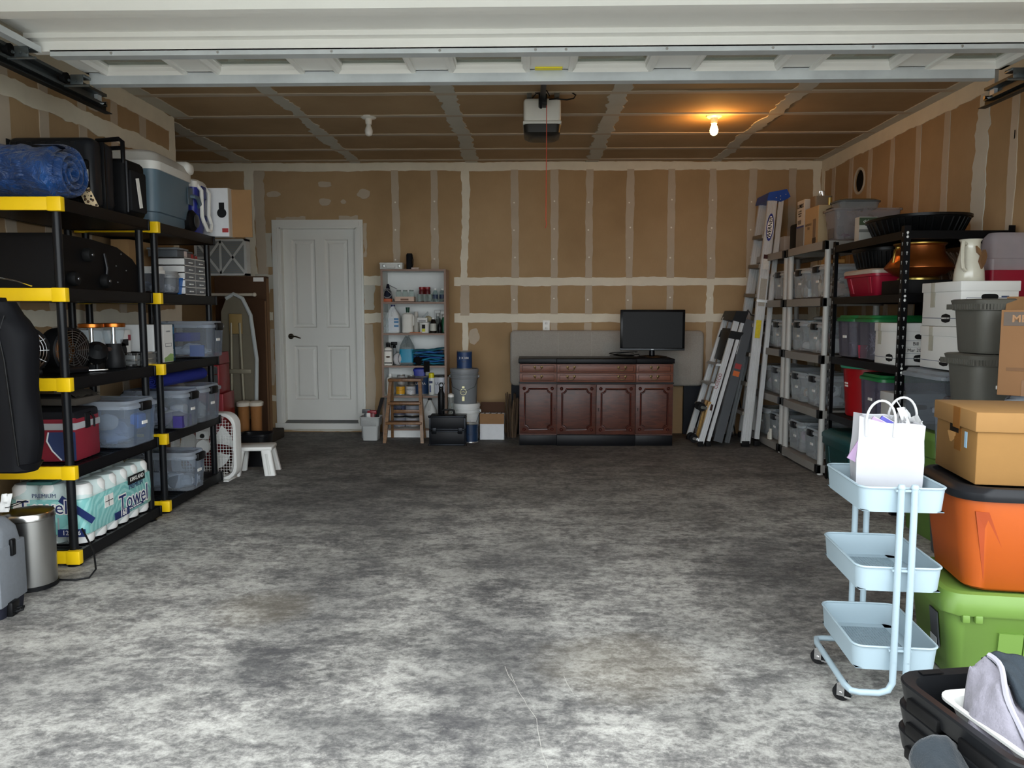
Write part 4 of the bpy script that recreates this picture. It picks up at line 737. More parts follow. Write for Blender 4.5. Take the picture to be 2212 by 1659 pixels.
def bottle(lab, x, y, z, pr, mt, cap=None, cmt=None, lb=None, lmt=None, n=20, cat='bottle', name='bottle', oval=1., rz=0, group=None):
    t = th(name, lab, cat, x, y, z, rz, group); b = MB().lathe(pr, n)
    if oval != 1: b.v = [(p[0], p[1] * oval, p[2]) for p in b.v]
    b.go('body', mt, t)
    if cap: MB().lathe(cap, 14).go('cap', cmt or WHT, t)
    if lb:
        r, z0, z1 = lb; q = MB().lathe([(r, z0), (r, z1)], n, c0=False, c1=False)
        if oval != 1: q.v = [(p[0], p[1] * oval, p[2]) for p in q.v]
        q.go('label', lmt or LBL, t)
    return t
def jug(lab, x, y, z, w, h, mt, cap, lmt=None, d=.1, name='jug', gallon=True):
    t = th(name, lab, 'jug', x, y, z)
    if gallon: MB().bin([(.0, w * .9, d * .9, .02), (.008, w, d, .025), (h * .55, w, d, .03), (h * .62, w * .95, d * .95, .03), (h * .88, w * .38, d * .4, .02), (h * .92, w * .26, w * .26, .02), (h * .95, w * .26, w * .26, .02)], 4).go('body', mt, t)
    else: MB().bin([(.0, w * .9, d * .9, .02), (.008, w, d, .025), (h * .66, w, d, .03), (h * .72, w * .9, d * .9, .03), (h * .76, w * .45, d * .5, .02), (h * .78, w * .42, d * .5, .02)], 4).go('body', mt, t)
    if gallon: MB().tube([(w * .04, -d * .12, h * .88), (w * .02, -d * .36, h * .76), (.0, -d * .48, h * .66), (.0, -d * .49, h * .58)], .009).go('handle', mt, t)
    else: MB().tube([(w * .44, -.01, h * .66), (w * .53, -.01, h * .6), (w * .53, -.01, h * .35), (w * .44, -.01, h * .28)], .012).go('handle', mt, t)
    if cap: MB().lathe([(w * .15, h * (.94 if gallon else .78)), (w * (.15 if gallon else .2), h * (1. if gallon else .98)), (.001, h * (1. if gallon else .985))], 14).go('cap', cap, t)
    if lmt: MB().bin([(h * .08, w + .002, d + .002, .025), (h * .52, w + .002, d + .002, .03)], 4, c0=False, c1=False).go('label', lmt, t)
    return t
def can(lab, x, y, z, r, h, lmt, text=None, tm=None, lid=None, name='paint_can', group=None, ts=.03):
    t = th(name, lab, 'paint can', x, y, z, 0, group); m = P('b5b7b6', .3, .8, na=.08)
    MB().lathe([(r, 0), (r + .002, .002), (r, .005), (r, h - .006), (r + .002, h - .003), (r + .001, h), (r * .85, h - .002), (r * .82, h - .008), (.001, h - .008)], 24).go('tin', m, t)
    MB().lathe([(r + .0012, .012), (r + .0012, h - .012)], 24, c0=False, c1=False).go('label', lmt, t)
    if lid: MB().lathe([(r + .003, h - .002), (r + .003, h + .008), (r * .9, h + .01), (.001, h + .01)], 24).go('lid', lid, t)
    MB().tube([(-r - .003, 0, h * .8), (-r * .75, -r * .75, h * .55), (0, -r - .006, h * .42), (r * .75, -r * .75, h * .55), (r + .003, 0, h * .8)], .0016, 5).go('bail', CHR, t)
    if text: txt(t, text, ts, (0, -r - .0022, h * .62), mt=tm or INK)
    return t
# on top
t = th('first_aid_box', 'flat white metal box with two latches on the bookcase', 'box', BX(848), 7.88, 1.707)
MB().box(-.115, -.07, 0, .115, .07, .062, .01, 2).go('base', P('c9cbc7', .4), t); MB().box(-.118, -.073, .048, .118, .073, .07, .01, 2).go('lid', P('d4d6d2', .4), t)
for x in (-.085, .07): MB().box(x, -.079, .02, x + .022, -.07, .055, .003).go('latch', P('a9aca9', .3, .7), t)
MB().tube([(-.045, -.074, .028), (-.045, -.08, .012), (.04, -.08, .012), (.04, -.074, .028)], .003).go('handle', P('b7bab7', .3, .6), t)
t = th('speaker_case', 'upright black soft case standing on the bookcase', 'case', BX(885), 7.9, 1.707); MB().bin([(0, .062, .06, .015), (.15, .064, .06, .018), (.165, .05, .05, .02)], 4).go('body', P('0a0b10', .7), t); MB().tube([(.03, -.02, .14), (.043, -.02, .1), (.04, -.02, .05), (.032, -.02, .03)], .003).go('loop', BLK, t)
t = th('pencil_box', 'tiny pale box lying beside the black case', 'box', BX(898), 7.84, 1.707); MB().box(-.03, -.02, 0, .045, .02, .02, .002).go('sleeve', P('b9a99c', .6), t); MB().box(-.032, -.022, .003, .0, -.019, .017).go('end_label', P('cdbcb6', .6), t)
# shelf 1
Z1 = 1.382
t = th('clothes_iron', 'dark blue steam iron wrapped in its grey cord', 'iron', BX(839), 7.86, Z1); MB().loft([rr(.1, .11, .02, .0, 4), rr(.1, .11, .02, .03, 4)]).go('sole', P('b0501c', .5), t); MB().loft([rr(.095, .1, .02, .03, 4), rr(.08, .09, .03, .08, 4), rr(.04, .06, .02, .13, 4), rr(.022, .03, .01, .18, 4)]).go('housing', P('151a2c', .4), t)
k_ = [(.046 * math.cos(a) , -.05 - .004 * math.sin(3 * a), .085 + .045 * math.sin(a)) for a in [2 * math.pi * i / 20 for i in range(20)]]
MB().tube(k_, .005, 6, closed=True).tube([(-.04, -.05, .1), (.0, -.055, .12), (.05, -.05, .07), (.06, -.05, .0)], .005).tube([(.01, 0, .17), (.05, 0, .15), (.09, .02, .13)], .004).go('cord', P('7d7d80', .5), t)
GL = CLEAR('cfd6d4', .22, .08)
t = th('jar_tray', 'pale printed cardboard tray holding the glass jars', 'tray', BX(877), 7.83, Z1); MB().box(-.1, -.045, 0, .1, .045, .004).box(-.1, -.045, 0, .1, -.042, .05).box(-.1, .042, 0, .1, .045, .05).box(-.1, -.045, 0, -.097, .045, .05).box(.097, -.045, 0, .1, .045, .05).go('tray_walls', P('cdb3a2', .7), t); MB().box(-.04, -.0465, .012, .04, -.0455, .03).go('printed_mark', P('7a5a4a', .7), t)
for i, w_ in enumerate(('left', 'middle', 'right')): bottle('empty clear glass jar, %s of three in the cardboard tray' % w_, BX(877) - .064 + .064 * i, 7.83, Z1 + .005, [(.026, 0), (.03, .005), (.03, .085), (.022, .1), (.022, .112)], GL, [(.001, .113), (.0235, .113), (.0235, .1)], CLEAR('a9aeac', .4), name='glass_jar', cat='jar', group='glass jars in the tray')
for i, (px, y) in enumerate(((911, 7.9), (923, 7.9))): bottle('red-capped dark red bottle behind the glass mugs, %s one' % ('left' if i == 0 else 'right'), BX(px), y, Z1, [(.028, 0), (.032, .01), (.032, .11), (.024, .13)], P('571219', .35), [(.03, .125), (.03, .15), (.001, .15)], P('8e2426', .4), group='red-capped bottles')
for i, px in enumerate((907, 918, 929)):
    t = th('glass_mug', 'small clear glass mug in front of red-capped bottles, %s' % ('leftmost', 'middle', 'rightmost')[i], 'mug', BX(px, 7.8), 7.8, Z1, 0, 'glass mugs'); MB().lathe([(.022, 0), (.026, .004), (.027, .075), (.025, .075), (.023, .006), (.001, .006)], 18, c1=False).go('cup', GL, t); MB().tube([(.026, -.005, .06), (.04, -.012, .05), (.04, -.012, .025), (.026, -.005, .015)], .004).go('handle', GL, t)
for i, px in enumerate((941, 956)): bottle('small clear water bottle with white cap on top shelf, %s' % ('left' if i == 0 else 'right'), BX(px, 7.84), 7.84, Z1, [(.026, 0), (.028, .006), (.027, .08), (.018, .11), (.012, .118)], CLEAR('b8c4c4', .3, .1), [(.013, .116), (.013, .135), (.001, .135)], WHT, (.0285, .03, .072), P('223350', .5), group='small water bottles')
# shelf 2
Z2 = 1.066
one(MB().grid(10, 8, lambda u, v: (-.025 + .05 * v + .012 * noise.noise(Vector((u * 5, v * 5, 3))), -.02 + .02 * noise.noise(Vector((u * 7, v * 3, 1))), .21 * u)), 'plastic_bag', CLEAR('cfd4d4', .5), 'crumpled clear plastic bag at the left end of second shelf', 'bag', -1.465, 7.80, Z2)
t = jug('white gallon jug with navy cap and printed blue label', BX(850, 7.85) - .005, 7.86, Z2, .142, .285, P('d2d6d8', .4), P('1c2452', .4), P('c6ced6', .5), d=.13)
for z in (.06, .1, .13): MB().box(.02, -.0675, z, .066, -.0665, z + .02).go('label_print', P('3f78a6', .5), t)
jug('cream detergent bottle with big green cap', BX(881), 7.86, Z2, .11, .265, P('d4d3cc', .4), P('12402f', .4), d=.09, name='detergent_bottle', gallon=False)
bottle('slim grey squeeze bottle beside the detergent', BX(899), 7.87, Z2, [(.026, 0), (.028, .008), (.028, .13), (.02, .16), (.019, .17)], P('a9a69e', .4), [(.021, .17), (.021, .215), (.001, .215)], P('bdbab2', .4))
t = th('plaster_tub', 'white plastic tub with black and yellow label', 'tub', BX(917), 7.85, Z2); MB().lathe([(.045, 0), (.052, .09), (.055, .092), (.055, .105), (.001, .108)], 22).go('tub', P('dcdcd9', .4), t); MB().box(-.018, -.0555, .045, .016, -.05, .085, .002).go('label_top', INK, t); MB().box(-.018, -.054, .014, .016, -.049, .043, .002).go('label_bottom', P('c4c625', .5), t)
t = th('small_carton', 'small white carton lying on the plaster tub', 'box', BX(914), 7.85, Z2 + .109); MB().box(-.052, -.04, 0, .05, .04, .046, .002).go('carton', P('cfd0cd', .6), t); MB().box(-.04, -.0415, .008, .035, -.04, .016).go('label_print', INK, t)
one(MB().prism([(-.05, .0), (.0, -.03), (.075, .10), (.07, .12)], -.002, .002), 'taping_knife', P('5a5d5c', .35, .6), 'dark steel taping knife leaning behind the tub', 'putty knife', BX(908), 7.93, Z2 + .10)
one(MB().ball(0, 0, 0, .045, .03, .03, 14, .2), 'sanding_sponge', P('b7aa86', .9), 'tan sponge resting behind the small carton', 'sponge', BX(924), 7.93, Z2 + .14)
one(MB().box(-.06, -.006, 0, .06, .006, .008), 'carpenter_pencil', P('b8621f', .5), 'orange carpenter pencil lying on the second shelf edge', 'pencil', BX(898, 7.78), 7.775, Z2)
bottle('dark brown medicine bottle with white label and cap', BX(936, 7.83), 7.83, Z2, [(.03, 0), (.032, .006), (.032, .1), (.018, .135), (.014, .14)], P('15100e', .25), [(.015, .138), (.015, .155), (.001, .155)], WHT, (.0325, .02, .095), P('bdbdb4', .6))
bottle('small black dropper bottle on second shelf', BX(950, 7.82), 7.82, Z2, [(.02, 0), (.022, .005), (.022, .07), (.01, .1), (.009, .125)], P('101013', .3), [(.0095, .125), (.006, .15), (.001, .15)], BLK)
def spray(lab, x, y, z, bm_, hm, s=1., rz=0):
    t = th('spray_bottle', lab, 'spray bottle', x, y, z, rz); MB().lathe([(.034 * s, 0), (.036 * s, .008), (.035 * s, .1 * s), (.018 * s, .15 * s), (.014 * s, .17 * s)], 18).go('body', bm_, t)
    MB().lathe([(.016 * s, .168 * s), (.016 * s, .19 * s), (.008 * s, .2 * s)], 12).box(-.035 * s, -.012 * s, .2 * s, .03 * s, .012 * s, .232 * s, .006).box(-.03 * s, -.005, .16 * s, -.022 * s, .005, .205 * s, .002).go('trigger_head', hm, t); return t
spray('clear spray bottle with clear trigger at the back', BX(944), 7.94, Z2, CLEAR('b9bdbb', .35), P('c9cac6', .4)); spray('green spray bottle tucked at the right end of second shelf', BX(958), 7.90, Z2, P('155c3c', .35), P('d8d8d4', .4), .95)
# shelf 3
Z3 = .738
t = th('insecticide_jug', 'white insect spray bottle with black collar and beetle picture', 'bottle', BX(838, 7.82), 7.82, Z3); MB().bin([(0, .078, .06, .015), (.01, .082, .064, .018), (.15, .082, .064, .018), (.17, .075, .06, .02), (.185, .035, .03, .012)], 4).go('body', P('dcd9d2', .4), t); MB().lathe([(.022, .183), (.022, .2), (.02, .205)], 14).box(-.02, -.015, .205, .02, .02, .228, .005).go('pump_head', BLK, t)
MB().box(-.042, -.033, .018, .042, -.0315, .028).box(-.042, -.033, .142, .042, -.0315, .15).go('label_band', INK, t); MB().at(0, -.033, .085, 90, 0, 0).prism([(.018 * math.cos(a) * (1.3) + .0, .009 * math.sin(a)) for a in [2 * math.pi * i / 12 for i in range(12)]], -.001, .001, 'z').go('beetle_picture', P('43301f', .7), t)
spray('grey spray bottle behind the insect spray', BX(848), 7.94, Z3, P('8d9294', .4), BLK, 1.0)
t = th('dust_mask', 'pale grey moulded dust mask leaning on shelf', 'mask', BX(859, 7.83), 7.83, Z3 + .062, 10); MB().ball(0, 0, 0, .05, .028, .06, 18, .18, 2).go('shell', P('b9b9bb', .8), t); MB().tube([(.012, -.03, .055), (.0, -.034, .0), (.012, -.03, -.05)], .003).go('seam', P('4a4b50', .7), t); MB().tube([(-.045, 0, .04), (0, .03, .07), (.05, 0, .04)], .002).go('strap', P('6c6d70', .7), t)
jug('clear gallon jug with cyan and white label', BX(878), 7.88, Z3, .145, .315, CLEAR('aeb5b6', .5), P('bfc4c4', .4), P('1e8db0', .45), d=.13)
def cloths():
    cs = ('1f7d96', '2b6fb4', '1b8aa6', '2f64b0', '2a7f9c', '3b78c6', '1e6f86'); x = BX(927)
    for i, c in enumerate(cs):
        z = Z3 + .012 + i * .023; w = .15 + .012 * math.sin(i * 2.1)
        m = MB().grid(22, 14, lambda u, v: ((u - .5) * 2 * w + .01 * math.sin(i * 3 + v * 4), (v - .5) * .2 + .01 * math.sin(u * 9 + i), .012 * noise.noise(Vector((u * 4, v * 3, i * 3.1))) + .02 * (u - .5) * math.sin(i * 1.3) + (.012 if .06 < v < .94 else 0)))
        m.grid(22, 14, lambda u, v: ((u - .5) * 2 * w, (v - .5) * .2, -.006 + .006 * noise.noise(Vector((u * 4, v * 3, i)))))
        one(m, 'microfibre_cloth', P(c, .95, na=.2, bp=.5, bs=220), ('%s folded microfibre cloth %s in the blue stack' % (('teal', 'blue', 'cyan', 'deep blue', 'sea green', 'light blue', 'dark teal')[i], ('at the bottom', 'second from bottom', 'third from bottom', 'fourth from bottom', 'third from top', 'second from top', 'at the top')[i])), 'cloth', x + .008 * math.sin(i * 2), 7.87, z, 4 * math.sin(i * 1.7), 'microfibre cloths')
cloths()
one(MB().ball(0, 0, 0, .05, .04, .045, 14, .4, 3).box(.06, -.05, -.11, .12, -.045, .0, .002), 'black_cloth', P('0a0a0d', .9), 'crumpled black cloth with end hanging over the shelf edge', 'cloth', BX(903, 7.79), 7.79, Z3 + .045)
# shelf 4
Z4 = .431
t = bottle('flat white bottle with flower label on fourth shelf', BX(841, 7.84), 7.84, Z4, [(.036, 0), (.04, .008), (.04, .165), (.018, .185), (.016, .19)], P('d5d5d1', .4), [(.0175, .19), (.0175, .215), (.001, .215)], WHT, oval=.7); MB().box(.0, -.0295, .03, .034, -.0275, .14, .001).go('side_label', P('3a2f38', .6), t); MB().box(.0, -.0305, .085, .034, -.029, .11, .001).go('label_print', P('b3486c', .6), t)
can('small yellow paint can behind the stool', BX(863, 7.83), 7.83, Z4, .045, .1, P('d39a13', .5)); can('small white paint can with grey stripes behind the stool', BX(886, 7.83), 7.83, Z4, .048, .1, P('c6c8cc', .5), 'INTERIOR', ts=.014)
can('small grey-labelled can stacked on the yellow can', BX(865, 7.83), 7.83, Z4 + .101, .04, .105, P('b9bbbb', .5), name='stain_can'); can('small black-topped can stacked on the white can', BX(887, 7.83), 7.83, Z4 + .101, .037, .1, P('4a4846', .5), name='stain_can')
can('blue paint can with white lettering on fourth shelf', BX(909, 7.88), 7.88, Z4, .072, .19, P('1f3c63', .45), 'ULTRA', LBL, ts=.035)
t = th('wipes_box', 'royal blue plastic box resting on the blue paint can', 'box', BX(906, 7.88), 7.88, Z4 + .192); MB().loft([rr(.11, .1, .01, 0, 3), rr(.115, .1, .012, .05, 3)]).go('base', P('16268e', .4), t); MB().loft([rr(.13, .11, .02, .05, 3), rr(.13, .11, .02, .07, 3), rr(.1, .08, .02, .085, 3)]).go('lid', P('1a2c9c', .4), t)
t = bottle('white spray can with bright yellow cap', BX(931, 7.84), 7.84, Z4, [(.028, 0), (.031, .004), (.031, .165), (.026, .175)], P('d9dbd6', .35), [(.029, .175), (.029, .22), (.022, .226), (.001, .226)], P('d8cc12', .4), cat='spray can', name='spray_can'); MB().box(-.018, -.033, .03, .0, -.0305, .1, .001).go('label_print', P('5a6288', .5), t); MB().box(-.02, -.033, .12, .015, -.0305, .145, .001).go('label_print', NAVY, t)
can('large white paint can on the right of fourth shelf', BX(953, 7.89), 7.89, Z4, .08, .19, P('c5c8d2', .45), 'ULTRA', INK, lid=P('1a1b1d', .4), ts=.036)
# lowest shelf
Z5 = .093
for i, (px, lab) in enumerate(((859, 'left'), (889, 'right'))):
    can('%s lower paint can in the bottom shelf stack' % lab, BX(px, 7.9), 7.9, Z5, .073, .105, P('8a8f9e' if i == 0 else 'b9bcc4', .45), lid=BLK, group='stacked bottom cans'); can('%s upper paint can in the bottom shelf stack' % lab, BX(px, 7.9), 7.9, Z5 + .117, .073, .115, P('555c78' if i == 0 else 'b5bac6', .45), 'ULTRA' if i == 0 else None, INK if i == 0 else None, lid=BLK, group='stacked bottom cans')
jug('white gallon jug on lowest shelf beside the paint cans', BX(927, 7.86), 7.86, Z5, .135, .30, P('d9dad6', .4), P('2a2a2c', .4), d=.13)
# ---------------------------------------------------------------- things standing in front of the bookcase
OAK = WOOD('5f3f22', '8f6637', .5, (4, 4, 30), sc=2); OAKH = WOOD('5a3a20', '8a6034', .5, (30, 4, 4), sc=2)
t = th('wooden_step_stool', 'folding wooden three-step stool in front of the bookcase', 'step stool', -1.24, 7.42, 0)
for sx in (-1, 1):
    MB().loft([[(sx * .185 - .016, -.02, 0), (sx * .185 + .016, -.02, 0), (sx * .185 + .016, .025, 0), (sx * .185 - .016, .025, 0)], [(sx * .145 - .016, .13, .60), (sx * .145 + .016, .13, .60), (sx * .145 + .016, .175, .60), (sx * .145 - .016, .175, .60)]]).go('front_leg', OAK, t)
    MB().loft([[(sx * .165 - .012, .30, 0), (sx * .165 + .012, .30, 0), (sx * .165 + .012, .325, 0), (sx * .165 - .012, .325, 0)], [(sx * .14 - .012, .19, .59), (sx * .14 + .012, .19, .59), (sx * .14 + .012, .22, .59), (sx * .14 - .012, .22, .59)]]).go('rear_leg', OAK, t)
MB().box(-.165, .09, .595, .165, .26, .622, .004).go('top_step', OAKH, t)
for z, y, w in ((.18, .0, .175), (.37, .05, .16)): MB().box(-w, y, z, w, y + .13, z + .024, .003).go('step', OAKH, t)
MB().box(-.16, .25, .26, .16, .265, .295, .003).go('rear_rail', OAKH, t)
t = th('tool_case', 'black hard case with latches on the floor by the bookcase', 'case', -.795, 7.28, 0)
CS = P('0c0e13', .4, bp=.3, bs=400)
MB().box(-.172, 0, 0, .172, .2, .145, .004).go('case_base', CS, t); MB().box(-.172, 0, .148, .172, .2, .285, .004).go('case_lid', CS, t)
for z in (0, .132, .15, .272): MB().box(-.175, -.004, z, .175, .0, z + .013, .002).go('edge_strip', P('23262b', .3, .6), t)
for x in (-.175, .162): MB().box(x, -.004, .0, x + .013, .0, .285, .002).go('edge_strip', P('23262b', .3, .6), t)
for x in (-.15, .1): MB().box(x, -.012, .115, x + .045, -.003, .175, .004).go('latch', P('1b1d21', .3, .6), t)
for x in (-.172, .172):
    for z in (.006, .28): MB().ball(x, -.002, z, .014).go('corner', P('33363a', .3, .7), t)
MB().tube([(-.06, .1, .286), (-.055, .1, .325), (-.03, .1, .335), (.03, .1, .335), (.055, .1, .325), (.06, .1, .286)], .01).go('handle', BLK, t)
t = bottle('tall matt black water bottle with ring cap on the case', BX(952, 7.42), 7.42, .287, [(.03, 0), (.033, .004), (.033, .2), (.022, .225), (.02, .235)], P('0c0d10', .45), [(.022, .235), (.022, .265), (.001, .265)], BLK)
MB().tube([(.02 * math.cos(a), 0, .283 + .02 * math.sin(a)) for a in [2 * math.pi * i / 18 for i in range(18)]], .005, 6, closed=True).go('loop', BLK, t); MB().ball(0, -.022, .25, .006).go('rivet', CHR, t)
bottle('clear drinking bottle with white lid on the black case', BX(973, 7.44), 7.44, .287, [(.028, 0), (.03, .004), (.03, .16), (.028, .165)], CLEAR('c4c9c8', .3), [(.03, .165), (.03, .19), (.012, .2), (.001, .2)], WHT)
def pail(lab, x, y, z, r0, r1, h, mt, lidm, ribs=True):
    t = th('plastic_pail', lab, 'bucket', x, y, z); pr = [(r0, 0), (r0 + .003, .004), (r0 + (r1 - r0) * .72, h * .72)]
    if ribs: pr += [(r1 + .006, h * .73), (r1 + .006, h * .75), (r1 * .98, h * .76), (r1 * .985, h * .82), (r1 + .006, h * .83), (r1 + .006, h * .85), (r1, h * .86), (r1, h * .92)]
    MB().lathe(pr + [(r1, h * .93)], 30).go('body', mt, t); MB().lathe([(r1 + .004, h * .9), (r1 + .008, h * .905), (r1 + .008, h * .96), (r1 + .004, h), (r1 - .012, h), (r1 - .016, h - .008), (.001, h - .008)], 30).go('lid', lidm, t)
    MB().tube([(-r1 - .006, 0, h * .78), (-r1 * .8, -r1 * .7, h * .5), (-.0, -r1 - .01, h * .36), (r1 * .8, -r1 * .7, h * .5), (r1 + .006, 0, h * .78)], .002, 5).go('bail', P('3c3e40', .4, .6), t)
    for sx in (-1, 1): MB().cyl((sx * r1, 0, h * .78), (sx * (r1 + .014), 0, h * .78), .014).go('bail_ear', mt, t)
    return t
GP_, WP = P('7c8084', .45, na=.05), P('d8dad8', .45, na=.04)
t = pail('white plastic pail on the floor under the grey pail', -.652, 7.71, 0, .125, .14, .365, WP, WP); MB().box(.03, -.137, .05, .065, -.128, .1, .001).go('bar_code', INK, t); MB().box(-.01, -.137, .12, .06, -.128, .2, .001).go('printed_label', P('b9bcc0', .5), t)
t = pail('grey plastic pail with gold emblem stacked on the white pail', -.665, 7.71, .358, .12, .138, .355, GP_, GP_)
MB().at(0, -.131, .13, 90).lathe([(.028, 0), (.032, .0), (.032, .003), (.028, .003), (.028, 0)], 24, c0=False, c1=False).box(-.02, -.002, 0, .02, .004, .003).box(-.012, .04, -.003, .012, .055, .003).box(-.012, -.09, .004, .012, -.045, .012).go('gold_emblem', P('cfc79a', .35, .5), t)
can('blue paint can with pale band on top of the grey pail', -.662, 7.70, .706, .076, .185, P('1f3b66', .45), '2 X 100', LBL, ts=.03); can('dark blue paint can behind the black case', -.59, 7.50, 0, .075, .19, P('18304f', .45))
t = th('drinks_carton', 'open white carton with brown flap holding small bottles', 'box', -.383, 7.71, 0)
MB().box(-.125, -.1, 0, .125, .1, .004).box(-.125, -.1, 0, .125, -.096, .25).box(-.125, .096, 0, .125, .1, .25).box(-.125, -.1, 0, -.121, .1, .25).box(.121, -.1, 0, .125, .1, .25).go('carton', P('d5d6d8', .6), t)
MB().box(-.122, -.108, .165, .122, -.101, .268).go('front_flap', P('8d6a48', .9), t); MB().at(0, .1, .25, -12).box(-.12, -.003, 0, .12, .003, .11).go('back_flap', P('4a3020', .9), t)
for i, (x, y, c, l) in enumerate(((.045, -.03, '4fa02c', 'green'), (-.02, -.02, '8c8070', 'tan'), (-.075, -.04, '3a2620', 'dark'), (.09, -.02, '3c2a22', 'brown'))): bottle('small bottle with %s top inside the white carton' % l, -.383 + x, 7.71 + y, .006, [(.03, 0), (.03, .2), (.022, .235), (.012, .25)], P(c, .3), [(.011, .25), (.011, .268), (.001, .268)], CHR, group='small bottles in the carton')
rnd = random.Random(5); WD = [P(c, .9, na=.3, ns=20) for c in ('4a3a2e', '5c4a3a', '3b2e26', '6b5642', '51402f')]
t = th('stake_bundle', 'bundle of weathered brown wooden stakes against the wall', 'stakes', -.19, 7.80, 0)
for i in range(16):
    x, y = rnd.uniform(-.055, .055), rnd.uniform(-.045, .045); hh = rnd.uniform(.36, .47); m = MB().tube([(x * .8, y, 0), (x + rnd.uniform(-.01, .01), y, hh * .5), (x * 1.25 + rnd.uniform(-.012, .012), y, hh)], [.007, .009, .006], 5); m.go('stake', WD[i % 5], t, sm=0)
t = th('small_bin', 'light grey square plastic bin of tools beside the door', 'bin', -1.60, 7.63, 0)
GB2 = P('b4b6b4', .5, na=.04)
MB().bin([(0, .145, .145, .02), (.145, .165, .165, .025), (.148, .185, .18, .025), (.225, .195, .19, .03), (.232, .205, .2, .03), (.238, .2, .195, .03), (.15, .155, .155, .02), (.01, .13, .13, .02)], 4).go('shell', GB2, t); MB().box(-.07, -.098, .15, .07, -.092, .2, .003).go('front_recess', P('9c9e9c', .5), t)
spray('grey trigger sprayer standing in the small bin', -1.645, 7.60, .02, P('8c8e90', .4), P('55585b', .4), 1.25, 180)
t = th('hand_scraper', 'dark red and white scraper in the small bin', 'tool', -1.585, 7.60, .02); MB().box(-.02, -.02, 0, .03, .02, .26, .006).go('handle', P('7a1a22', .4), t); MB().box(-.045, -.02, .24, .05, .02, .28, .01).go('head', P('8e1f2a', .4), t); MB().box(-.05, -.025, .21, -.01, .0, .255, .005).go('guard', P('d9d9d6', .4), t)
one(MB().prism([(-.06, .0), (-.03, .0), (.09, .40), (.055, .40)], -.01, .01), 'dark_plank', P('14110f', .6), 'narrow black strip leaning in the small bin', 'strip', -1.56, 7.66, .02)
# ---------------------------------------------------------------- headboard, sideboard, screen
t = th('headboard', 'wide light grey upholstered headboard behind the sideboard', 'headboard', .79, 8.03, 0)
HF = P('9f9a92', .95, na=.22, ns=110, bp=.5, bs=300)
def hb_ring(y, k): return [(a, y, b2 + .80) for a, b2, c in rr(2.0 - k, .575 - k, .05, 0, 4)]
MB().loft([hb_ring(.05, .0), hb_ring(-.03, .0), hb_ring(-.045, .02), hb_ring(-.05, .05)]).go('cushion', HF, t)
for x in (-.66, -.5, -.33, -.16, .16, .5, .87): MB().tube([(x, -.0505, .535), (x, -.052, .8), (x, -.0505, 1.065)], .0022, 5).go('seam', P('b3aea6', .9), t)
for x in (-.9, .9): MB().box(x - .09, -.01, 0, x + .09, .03, .52, .004).go('leg', P('22262d', .7), t)
MAH = WOOD('30140d', '5e2e1c', .45, (3, 3, 14), (0, R(55), 0), 2.4, .05); MAHD = WOOD('562a19', '7c452b', .45, (3, 3, 30), (0, R(0), 0), 2.2, .05); EBO = P('0b0c10', .4, na=.2)
sb = th('sideboard', 'mahogany breakfront sideboard with black top and plinth', 'sideboard', .628, 7.30, 0)
MB().box(-.733, .03, .1, .733, .44, .785).go('carcass', MAH, sb)
MB().box(-.733, .02, 0, -.372, .44, .1, .004).box(-.375, .0, 0, .375, .44, .105, .004).box(.372, .02, 0, .733, .44, .1, .004).go('plinth', EBO, sb); MB().box(-.742, .012, .79, .742, .46, .835, .005).box(-.38, -.012, .79, .38, .1, .835, .005).go('top_slab', EBO, sb); MB().box(-.738, .018, .596, .738, .1, .61).box(-.377, -.002, .596, .377, .05, .61).go('waist_rail', EBO, sb)
BR = P('5b4a2e', .35, .8); DK = P('2c110b', .5)
def handle(par, x, y, z):
    for sx in (-1, 1): MB().at(x + sx * .033, y, z + .012, 90).lathe([(.0, .006), (.012, .004), (.014, 0)], 12, c1=True).go('rosette', BR, par)
    MB().tube([(x - .033, y - .006, z + .01), (x - .028, y - .014, z - .01), (x - .015, y - .016, z - .018), (x + .015, y - .016, z - .018), (x + .028, y - .014, z - .01), (x + .033, y - .006, z + .01)], .0035).go('bail_pull', BR, par)
for xa, xb, y in ((-.728, -.378, .02), (-.372, .372, 0.), (.378, .728, .02)):
    for z0, z1 in ((.614, .696), (.702, .784)):
        d_ = MB().box(xa, y, z0, xb, y + .02, z1, .002).go('drawer', MAHD, sb)
        f = MB(); w = .004; a0, a1, b0, b1 = xa + .022, xb - .022, z0 + .013, z1 - .013
        f.box(a0, y - .001, b0, a1, y, b0 + w).box(a0, y - .001, b1 - w, a1, y, b1).box(a0, y - .001, b0, a0 + w, y, b1).box(a1 - w, y - .001, b0, a1, y, b1); f.go('inlay_line', DK, d_)
        for hx in ([(xa + xb) / 2] if xb - xa < .5 else [xa + .13, xb - .13]): handle(d_, hx, y, (z0 + z1) / 2)
